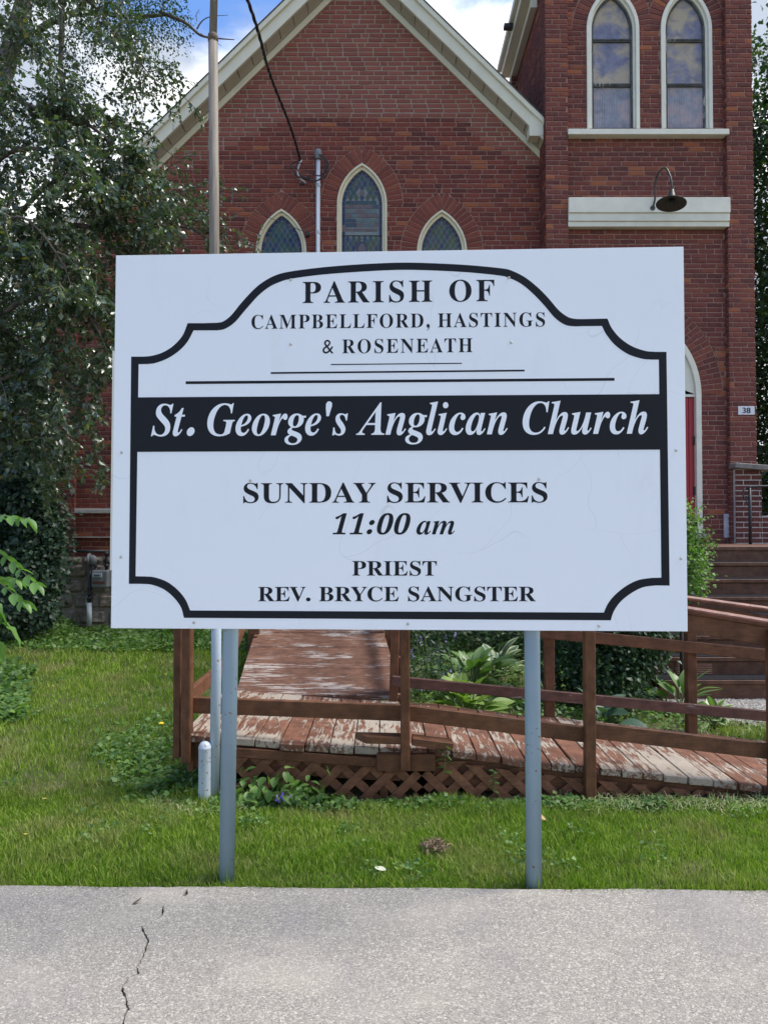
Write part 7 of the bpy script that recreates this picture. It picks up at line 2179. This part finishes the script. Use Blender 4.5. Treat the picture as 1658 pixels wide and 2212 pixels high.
def bellflower():
    c = gpt(612, 1735)
    t = thing('bellflower', 'low plant with nodding purple bell flowers in front of the lattice', 'flowers', c)
    P0 = Vector((c[0], 4.30, -0.03))
    PM = simple('violet_bell', (0.26, 0.13, 0.62), 0.5, 0.25)
    sp = []
    for (px_, py_) in ((598, 1724), (605, 1727), (612, 1722), (619, 1726), (626, 1724), (610, 1716)):
        e = at(px_, py_, 4.24)
        sp.append((smooth_path([tuple(P0), tuple(P0.lerp(e, .5) + Vector((0, 0, .06))), tuple(e + Vector((0, 0, .02)))], 3), 0.002, 0.001))
        mb = MB(); mb.lathe([(0.001, 0.016), (0.006, 0.012), (0.007, 0.0), (0.013, -0.014)], 7, tuple(e))
        child(mb.build('bell', PM), t)
    # leafy stems
    ms = [leaf_mesh('leaf', 0.062 * s_, 0.024 * s_, M['leaf_weed'], 0.3) for s_ in (1, 0.8, 1.15, 0.65)]
    for i in range(150):
        px_ = random.uniform(512, 705)
        top_ = 1690 - 45 * math.sin((px_ - 500) / 65)
        z_ = random.uniform(0.0, max(0.04, at(px_, random.uniform(1655, 1720), 4.3).z))
        p = Vector((at(px_, 1700, 4.33).x, random.uniform(4.22, 4.40), z_))
        if i % 3 == 0: sp.append(([Vector((p.x + random.gauss(0, .03), p.y + .03, -0.04)), p], 0.0022, 0.0012))
        o = bpy.data.objects.new('leaf', random.choice(ms)); C.objects.link(o)
        o.matrix_basis = Matrix.Translation(p) @ Matrix.Rotation(random.uniform(0, 6.28), 4, 'Z') @ Matrix.Rotation(R(random.uniform(-65, 10)), 4, 'X')
        child(o, t)
    wood_mesh('stems', sp, M['stem'], t, 4)
bellflower()

def sapling():
    c = (-2.35, 3.95, -0.03)
    t = thing('ash_sapling', 'bright green sapling with paired leaflets leaning in at the left edge', 'sapling', c)
    ms = [leaf_mesh('leaf', 0.072 * s_, 0.021 * s_, M['leaf_sapling'], 0.25) for s_ in (1, 0.85, 1.2)]
    wd = []
    def frond(p0, p1, rise, n):
        a, b = Vector(p0), Vector(p1)
        pts = smooth_path([tuple(a), tuple(a.lerp(b, .5) + Vector((0, 0, rise))), tuple(b)], 8)
        wd.append((pts, 0.0032, 0.0012))
        m = len(pts)
        for k in range(n):
            g = (0.18 + 0.8 * k / (n - 1)) * (m - 1)
            i0 = min(m - 2, int(g))
            p = pts[i0].lerp(pts[i0 + 1], g - i0)
            d = (pts[i0 + 1] - pts[i0]).normalized()
            az = math.atan2(-d.x, d.y)
            for s_ in (-1, 1):
                o = bpy.data.objects.new('leaflet', random.choice(ms)); C.objects.link(o)
                o.matrix_basis = Matrix.Translation(p) @ Matrix.Rotation(az - s_ * R(random.uniform(45, 70)), 4, 'Z') @ Matrix.Rotation(R(random.uniform(-45, -8)), 4, 'X') @ Matrix.Rotation(s_ * R(random.uniform(5, 40)), 4, 'Y')
                child(o, t)
        o = bpy.data.objects.new('leaflet', ms[0]); C.objects.link(o)
        o.matrix_basis = Matrix.Translation(pts[-1]) @ Matrix.Rotation(az, 4, 'Z') @ Matrix.Rotation(R(-35), 4, 'X')
        child(o, t)
    F = lambda a, b, y: tuple(at(a, b, y))
    frond(F(-110, 1150, 4.0), F(62, 1120, 3.85), 0.05, 9)
    frond(F(-110, 1200, 4.0), F(78, 1262, 3.8), 0.11, 11)
    frond(F(-100, 1230, 3.9), F(50, 1300, 3.75), 0.05, 8)
    frond(F(-100, 1290, 4.0), F(30, 1250, 3.9), 0.05, 7)
    st = smooth_path([c, (-2.32, 3.95, 0.6), tuple(at(-110, 1150, 4.0))], 6)
    wd.append((st, 0.012, 0.006))
    wood_mesh('stem', wd, M['stem'], t, 5)
    big = [leaf_mesh('leaf', 0.15, 0.055, M['leaf_sapling'], 0.4, ruffle=0.006), leaf_mesh('leaf', 0.12, 0.04, M['leaf_sapling'], 0.5, ruffle=0.006)]
    t2 = thing('lobed_weed', 'broad-leaved weed hanging in from the left edge below the sapling', 'plant', (-2.3, 4.1, -0.03))
    ws = []
    for (a_, b_, r_) in ((-10, 1335, 80), (5, 1310, 60), (-5, 1290, 100), (25, 1345, 75), (0, 1375, 90)):
        p = at(a_ - 22, b_, 3.95)
        ws.append(([Vector((-2.3, 4.1, -0.05)), Vector((-2.3, 4.1, 0.6)), p], 0.005, 0.002))
        o = bpy.data.objects.new('leaf', random.choice(big)); C.objects.link(o)
        o.matrix_basis = Matrix.Translation(p) @ Matrix.Rotation(R(-r_), 4, 'Z') @ Matrix.Rotation(R(random.uniform(-50, -20)), 4, 'X')
        child(o, t2)
    wood_mesh('stem', ws, M['stem'], t2, 5)
sapling()

# ------------------------------------------------------------ low weeds
def weeds(name, lab, pts_fn, count, size, mat, h, N_up=1.0):
    P, D = [], []
    for i in range(count):
        x, y, hh = pts_fn()
        P.append((x, y, gz(x, y) + random.uniform(0.01, hh)))
        D.append((random.gauss(0, 1), random.gauss(0, 1), random.gauss(0.25, .4)))
    N = rng.normal(size=(len(P), 3)) * 0.35 + np.array([0, -0.2, N_up])
    o = leaves(name, np.array(P), np.array(D), N, rng.uniform(0.6, 1.3, len(P)) * size, M[mat], wid=0.42, fold=0.05)
    tag(o, lab, 'ground cover', kind='stuff')
def clump(cx, cy, r_):
    a_, d_ = random.uniform(0, 6.28), random.random() ** 0.6 * r_
    return cx + math.cos(a_) * d_, cy + math.sin(a_) * d_
CL1 = [gpt(random.uniform(240, 370), random.uniform(1600, 1700)) for _ in range(26)] + [gpt(random.uniform(330, 440), random.uniform(1690, 1735)) for _ in range(14)] + [gpt(random.uniform(345, 375), random.uniform(1480, 1620)) for _ in range(8)]
def f1():
    c = random.choice(CL1); x, y = clump(c[0], c[1], 0.20)
    return x, y, 0.05
weeds('weeds', 'broadleaf weeds in the lawn left of the ramp corner post', f1, 2100, 0.036, 'leaf_weed', 0.1)
def f2():
    x = random.uniform(-0.95, 1.55); y = 4.27 + random.gauss(0, .04)
    return x, y, 0.02 + 0.04 * abs(math.sin(x * 5)) ** 3
weeds('creeping_weeds', 'low creeping weeds along the foot of the lattice', f2, 3000, 0.028, 'leaf_weed', 0.1)
def f3():
    x = random.uniform(-4.9, -1.2); y = random.uniform(9.0, 10.75)
    return x, y, 0.06 + 0.26 * max(0, math.sin(x * 3.3 + y)) * max(0, (y - 8.9) / 1.9)
weeds('wall_weeds', 'tangle of dark weeds along the stone foundation', f3, 9000, 0.055, 'leaf_weed', 0.3)
def f4():
    x = random.uniform(0.2, 2.4); y = random.uniform(5.75, 9.5)
    return x, y, 0.04 + 0.10 * abs(math.sin(x * 4 + y * 2))
weeds('garden_ground_cover', 'green ground cover in the garden bed behind the ramp', f4, 8000, 0.035, 'leaf_weed', 0.2)
CL5 = [gpt(random.uniform(-20, 62), random.uniform(1440, 1600)) for _ in range(16)]
def f5():
    c = random.choice(CL5); x, y = clump(c[0], c[1], 0.17)
    return x, y, 0.10
weeds('edge_weeds', 'leafy weeds at the left edge of the lawn', f5, 1500, 0.055, 'leaf_weed', 0.2)
CL7 = [(random.uniform(-2.6, 2.4), random.uniform(3.35, 4.25)) for _ in range(34)] + [(random.uniform(-4.5, -1.4), random.uniform(4.4, 8.5)) for _ in range(40)]
def f7():
    c = random.choice(CL7); x, y = clump(c[0], c[1], 0.09)
    return x, y, 0.05
weeds('clover', 'clover and small broadleaf weeds dotted through the lawn', f7, 2600, 0.022, 'leaf_weed', 0.06)
def f6():
    return random.uniform(0.3, 2.45), random.uniform(8.4, 10.4), random.uniform(0.2, 1.0)
weeds('shade_foliage', 'dark foliage in the gap between ramp and church wall', f6, 7000, 0.06, 'leaf_bush', 1.0)
# climbing stem on the ramp edge
def climber(lab, px_, y0, y1, Y, n, s_):
    a, b = at(px_, y0, Y), at(px_, y1, Y)
    t = thing('climbing_weed', lab, 'plant', tuple(a))
    wood_mesh('stem', [([a, a.lerp(b, .5) + Vector((.008, 0, 0)), b], 0.0025, 0.0012)], M['stem'], t, 5)
    ms = leaf_mesh('leaf', s_, s_ * 0.33, M['leaf_sapling'], 0.2)
    for k in range(n):
        o = bpy.data.objects.new('leaf', ms); C.objects.link(o)
        o.matrix_basis = Matrix.Translation(a.lerp(b, (k + .5) / n)) @ Matrix.Rotation(R((85 if k % 2 else -85) + random.uniform(-25, 25)), 4, 'Z') @ Matrix.Rotation(R(random.uniform(-25, 20)), 4, 'X') @ Matrix.Rotation(R(random.uniform(-40, 40)), 4, 'Y')
        child(o, t)
climber('slim weed with pointed leaves climbing past the broken kerb board', 959, 1672, 1600, 4.35, 8, 0.05)
climber('small round-leaved sprig against the lattice beside the right sign post', 1066, 1712, 1664, 4.40, 10, 0.032)

# ------------------------------------------------------------ grass
def grass(name, n, xr, yr, h, wd, mask=None, lean=0.5):
    x = rng.uniform(*xr, n); y = rng.uniform(*yr, n)
    keep = np.ones(n, bool)
    # keep off the ramp, steps and gravel
    keep &= ~((x > -1.0) & (y > 4.31 + 0.04 * np.sin(x * 5)) & (y < 4.47) & (x < 2.6))
    keep &= ~((x > -1.05) & (y > 4.46) & (y < 5.66) & (x < 2.6))
    keep &= ~((y > 5.6) & (x > -1.12 - 0.095 * (y - 5.65)) & (x < 0.12))
    keep &= ~((x > 0.2) & (x < 2.5) & (y > 5.7) & (rng.random(n) < 0.8))
    keep &= ~((x > 2.35) & (y > 6.0))
    keep &= ~(y < 3.262 - 0.012 * x)
    keep &= ~(y > 10.8)
    clumps = np.sin(x * 9.1 + np.sin(y * 7.7) * 1.3) * np.sin(y * 8.3 + np.sin(x * 6.1)) * 0.5 + 0.5
    big = np.sin(x * 2.3 + 1.1) * np.sin(y * 3.1 + x) * 0.5 + 0.5
    keep &= rng.random(n) < 0.55 + 0.45 * clumps
    x, y, clumps, big = x[keep], y[keep], clumps[keep], big[keep]
    n = len(x)
    z = -0.03 + np.maximum(0, y - 4.4) * 0.021 * (1 - np.clip((x - 1) / 1.6, 0, 1)) - 0.004
    H = h * rng.uniform(0.45, 1.25, n) * (0.75 + 0.5 * clumps) * (0.8 + 0.35 * big)
    az = rng.uniform(0, 2 * np.pi, n)
    ln = rng.uniform(0.1, 1.0, n) * lean * 1.4
    dx, dy = np.cos(az) * ln * H, np.sin(az) * ln * H
    dy = np.where(y < 3.31, dy - 0.5 * np.abs(dy) - 0.012, dy)
    tw = rng.uniform(0, 2 * np.pi, n)
    wx, wy = np.cos(tw) * wd * 0.5, np.sin(tw) * wd * 0.5
    V = np.stack([
        np.stack([x - wx, y - wy, z], 1), np.stack([x + wx, y + wy, z], 1),
        np.stack([x + dx * .35 - wx * .8, y + dy * .35 - wy * .8, z + H * .55], 1), np.stack([x + dx * .35 + wx * .8, y + dy * .35 + wy * .8, z + H * .55], 1),
        np.stack([x + dx, y + dy, z + H * (1 - ln * 0.25)], 1)], 1).reshape(-1, 3)
    b = (np.arange(n) * 5)[:, None]
    F = np.concatenate([b + np.array(q_) for q_ in ((0, 1, 2), (1, 3, 2), (2, 3, 4))], 1).reshape(-1, 3)
    return npmesh(name, V, F, M['grass'])
tag(grass('lawn_grass', 170000, (-2.3, 2.3), (3.2, 4.5), 0.05, 0.0050), 'short green lawn grass right behind the pavement', 'grass', kind='stuff')
tag(grass('lawn_grass', 170000, (-4.9, 3.4), (4.3, 8.0), 0.058, 0.0058), 'lawn grass left of the ramp, with thin dry patches', 'grass', kind='stuff')
tag(grass('lawn_grass', 60000, (-7, 0), (7.8, 10.8), 0.07, 0.009), 'shaded lawn grass close to the church wall', 'grass', kind='stuff')
def tufts():
    c = [(-0.688, 3.40, .05), (0.643, 3.36, .05), (-0.96, 4.34, .07), (-1.02, 4.31, .06), (-1.15, 4.40, .08)]
    P, D, Sz = [], [], []
    for (cx, cy, r_) in c:
        for i in range(150):
            a_ = random.uniform(0, 6.28)
            d_ = 0.036 + abs(random.gauss(0, r_ * .5))
            P.append((cx + math.cos(a_) * d_, cy + math.sin(a_) * d_, -0.035)); D.append((random.gauss(0, .35), random.gauss(0, .35), 1)); Sz.append(random.uniform(0.05, 0.10))
    o = leaves('grass_tufts', np.array(P), np.array(D), rng.normal(size=(len(P), 3)), Sz, M['grass'], wid=0.035, fold=0.05)
    tag(o, 'longer untrimmed grass round the feet of the posts and bollard', 'grass', kind='stuff')
tufts()
def rough_grass():
    n = 2200
    x = np.concatenate([rng.uniform(0.9, 2.6, n), rng.uniform(2.3, 3.4, n // 3), rng.uniform(-1.3, -0.7, 900)]); y = np.concatenate([4.27 + rng.normal(size=n) * 0.06, rng.uniform(5.7, 6.2, n // 3), 4.2 + rng.normal(size=900) * .05])
    n = len(x)
    z = np.full(n, -0.035)
    H = rng.uniform(0.02, 0.075, n); az = rng.uniform(0, 6.283, n); ln = rng.uniform(0.5, 1.6, n)
    dx, dy = np.cos(az) * ln * H, np.sin(az) * ln * H
    wx, wy = np.cos(az + 1.57) * 0.0022, np.sin(az + 1.57) * 0.0022
    V = np.stack([np.stack([x - wx, y - wy, z], 1), np.stack([x + wx, y + wy, z], 1), np.stack([x + dx * .5 - wx, y + dy * .5 - wy, z + H * .7], 1), np.stack([x + dx * .5 + wx, y + dy * .5 + wy, z + H * .7], 1), np.stack([x + dx, y + dy, z + H * .65], 1)], 1).reshape(-1, 3)
    b = (np.arange(n) * 5)[:, None]
    F = np.concatenate([b + np.array(q_) for q_ in ((0, 1, 2), (1, 3, 2), (2, 3, 4))], 1).reshape(-1, 3)
    t = NT('straggly_grass')
    c = t.ramp(t.rnd(), [(0.0, (0.10, 0.19, 0.04)), (0.5, (0.17, 0.26, 0.07)), (0.8, (0.26, 0.28, 0.13)), (1.0, (0.34, 0.30, 0.19))])
    t.col(c); t.rough(0.7)
    tag(npmesh('straggly_grass', V, F, t.m), 'straggly half-dry grass along the foot of the ramp', 'grass', kind='stuff')
rough_grass()

# gravel by the steps
def gravel():
    t = NT('gravel_chips')
    c = t.ramp(t.rnd(), [(0.0, (0.10, 0.10, 0.10)), (0.5, (0.24, 0.23, 0.22)), (1.0, (0.42, 0.40, 0.37))])
    t.col(c); t.rough(0.9)
    n = 9000
    x = rng.uniform(2.45, 4.6, n); y = rng.uniform(5.95, 6.98, n)
    kp = (x - 2.45) > (y - 6.98) * -0.45 * 1 - 0.0
    x, y = x[kp], y[kp]; n = len(x)
    r_ = rng.uniform(0.004, 0.012, n)
    d = np.array([(1, 0, 0), (0, 1, 0), (-1, 0, 0), (0, -1, 0), (0, 0, .7)])
    V = np.stack([x, y, np.full(n, -0.022)], 1)[:, None, :] + d[None] * r_[:, None, None] * rng.uniform(0.7, 1.3, (n, 5, 1))
    b = (np.arange(n) * 5)[:, None]
    F = np.concatenate([b + np.array(q_) for q_ in ((0, 1, 4), (1, 2, 4), (2, 3, 4), (3, 0, 4))], 1).reshape(-1, 3)
    tag(npmesh('gravel', V.reshape(-1, 3), F, t.m), 'grey gravel patch at the foot of the steps', 'gravel', kind='stuff')
    g2 = MB()
    g2.add([(2.5, 6.98, -0.024), (2.75, 6.2, -0.024), (5, 5.9, -0.024), (6.2, 5.9, -0.024), (6.2, 6.98, -0.024)], [(0, 1, 2, 3, 4)])
    o = g2.build('gravel_bed', M['concrete']); tag(o, kind='structure')
    g3 = MB()
    g3.add([(0.13, 5.6, -0.026), (2.6, 5.6, -0.026), (2.5, 7.2, -0.026), (2.5, 10.5, -0.02), (0.13, 10.5, -0.02)], [(0, 1, 2, 3, 4)])
    st = NT('dark_bed_soil'); p = st.pos()
    st.col(st.mix(st.noise(p, 14, 6, .7), (0.03, 0.022, 0.015), (0.09, 0.07, 0.05))); st.rough(0.95); st.bump(st.noise(p, 60, 4), 0.9, 0.02)
    o = g3.build('garden_bed', st.m)
    o.location.z = 0.001
    tag(o, kind='structure')
gravel()

# ------------------------------------------------------------ small things lying about
YL = simple('yellow_leaf', (0.50, 0.42, 0.08), 0.6, 0.2)
PL = simple('pale_leaf', (0.50, 0.52, 0.38), 0.6, 0.2)
lm = {('y', s_): leaf_mesh('fallen_leaf', 0.035 * s_, 0.011 * s_, YL, -0.3, 4, 2) for s_ in (1, 0.7)}
k = 0
for (px_, py_) in ((478, 1425), (150, 1383), (205, 1420), (237, 1385), (298, 1455), (312, 1398), (258, 1462), (385, 1420), (202, 1470), (180, 1475), (263, 1480), (225, 1497), (95, 1730), (52, 1808), (285, 1395), (368, 1475), (150, 1460), (330, 1425), (120, 1500), (255, 1580), (213, 1558)):
    p = Vector(gpt(px_ * 0.98, py_, 0.0))
    if -1.3 < p.x < 0.3 and p.y > 4.4: continue
    o = bpy.data.objects.new('fallen_leaf', random.choice(list(lm.values()))); C.objects.link(o)
    o.matrix_basis = Matrix.Translation((p.x, p.y, gz(p.x, p.y) + 0.045)) @ Matrix.Rotation(random.uniform(0, 6.28), 4, 'Z') @ Matrix.Rotation(R(random.uniform(-20, 20)), 4, 'X')
    tag(o, 'small yellow fallen leaf scattered in the grass left of the ramp', 'leaf', 'yellow leaves on the lawn')
def litter(name, lab, cat, px_, py_, z, me, rz=0.0, s_=1.0):
    p = gpt(px_, py_, z)
    o = bpy.data.objects.new(name, me); C.objects.link(o)
    o.matrix_basis = Matrix.Translation(p) @ Matrix.Rotation(rz, 4, 'Z') @ Matrix.Scale(s_, 4)
    tag(o, lab, cat)
litter('pale_leaf', 'pale green leaf lying in the grass near the pavement edge', 'leaf', 833, 1880, 0.012, leaf_mesh('pale_leaf', 0.05, 0.024, PL, -0.15, 5, 3), 1.4)
litter('dry_leaf', 'curled tan leaf in the grass beside the right sign post', 'leaf', 1177, 1772, 0.02, leaf_mesh('dry_leaf', 0.04, 0.014, simple('tan_leaf', (0.40, 0.27, 0.13), 0.8), -0.6, 5, 3), 0.6)
litter('dry_leaf', 'small brown leaf scrap on the pavement left of the crack', 'leaf', 286, 1952, 0.004, leaf_mesh('dry_leaf', 0.035, 0.009, simple('brown_leaf', (0.14, 0.085, 0.05), 0.8), -0.5, 5, 3), -1.2)
def dandelion():
    c = gpt(402, 1810 - 1000 + 1000, -0.03)
    p = at(347 * 1.0 + 0, 1563, 5.2)
    g = thing('dandelion', 'yellow dandelion among the weeds left of the ramp post', 'flower', (p.x, 5.2, 0))
    h = Vector((at(348, 1564, 5.2)))
    wood_mesh('stem', [([Vector((h.x, 5.2, -0.02)), h], 0.0022, 0.002)], M['stem'], g, 5)
    mb = MB(); mb.lathe([(0, -0.004), (0.017, 0.0), (0.018, 0.006), (0.010, 0.011), (0, 0.012)], 12, tuple(h))
    child(mb.build('flower_head', simple('dandelion_yellow', (0.75, 0.50, 0.02), 0.7)), g)
dandelion()
def clippings():
    c = gpt(937, 1832, 0.0)
    n = 260
    a = rng.uniform(0, 6.283, n); r_ = rng.random(n) ** .6
    P = np.stack([c[0] + np.cos(a) * r_ * 0.055, c[1] + np.sin(a) * r_ * 0.05, 0.0 + (1 - r_) * 0.03 + rng.random(n) * 0.01], 1)
    D = rng.normal(size=(n, 3)) * np.array([1, 1, .35]); N = rng.normal(size=(n, 3)) + np.array([0, 0, 1])
    o = leaves('grass_clump', P, D, N, rng.uniform(0.02, 0.045, n), simple('dried_grass', (0.30, 0.22, 0.14), 0.9, 0.3), wid=0.06)
    tag(o, 'brown clump of dried clippings in the grass between the sign posts', 'dry grass')
clippings()
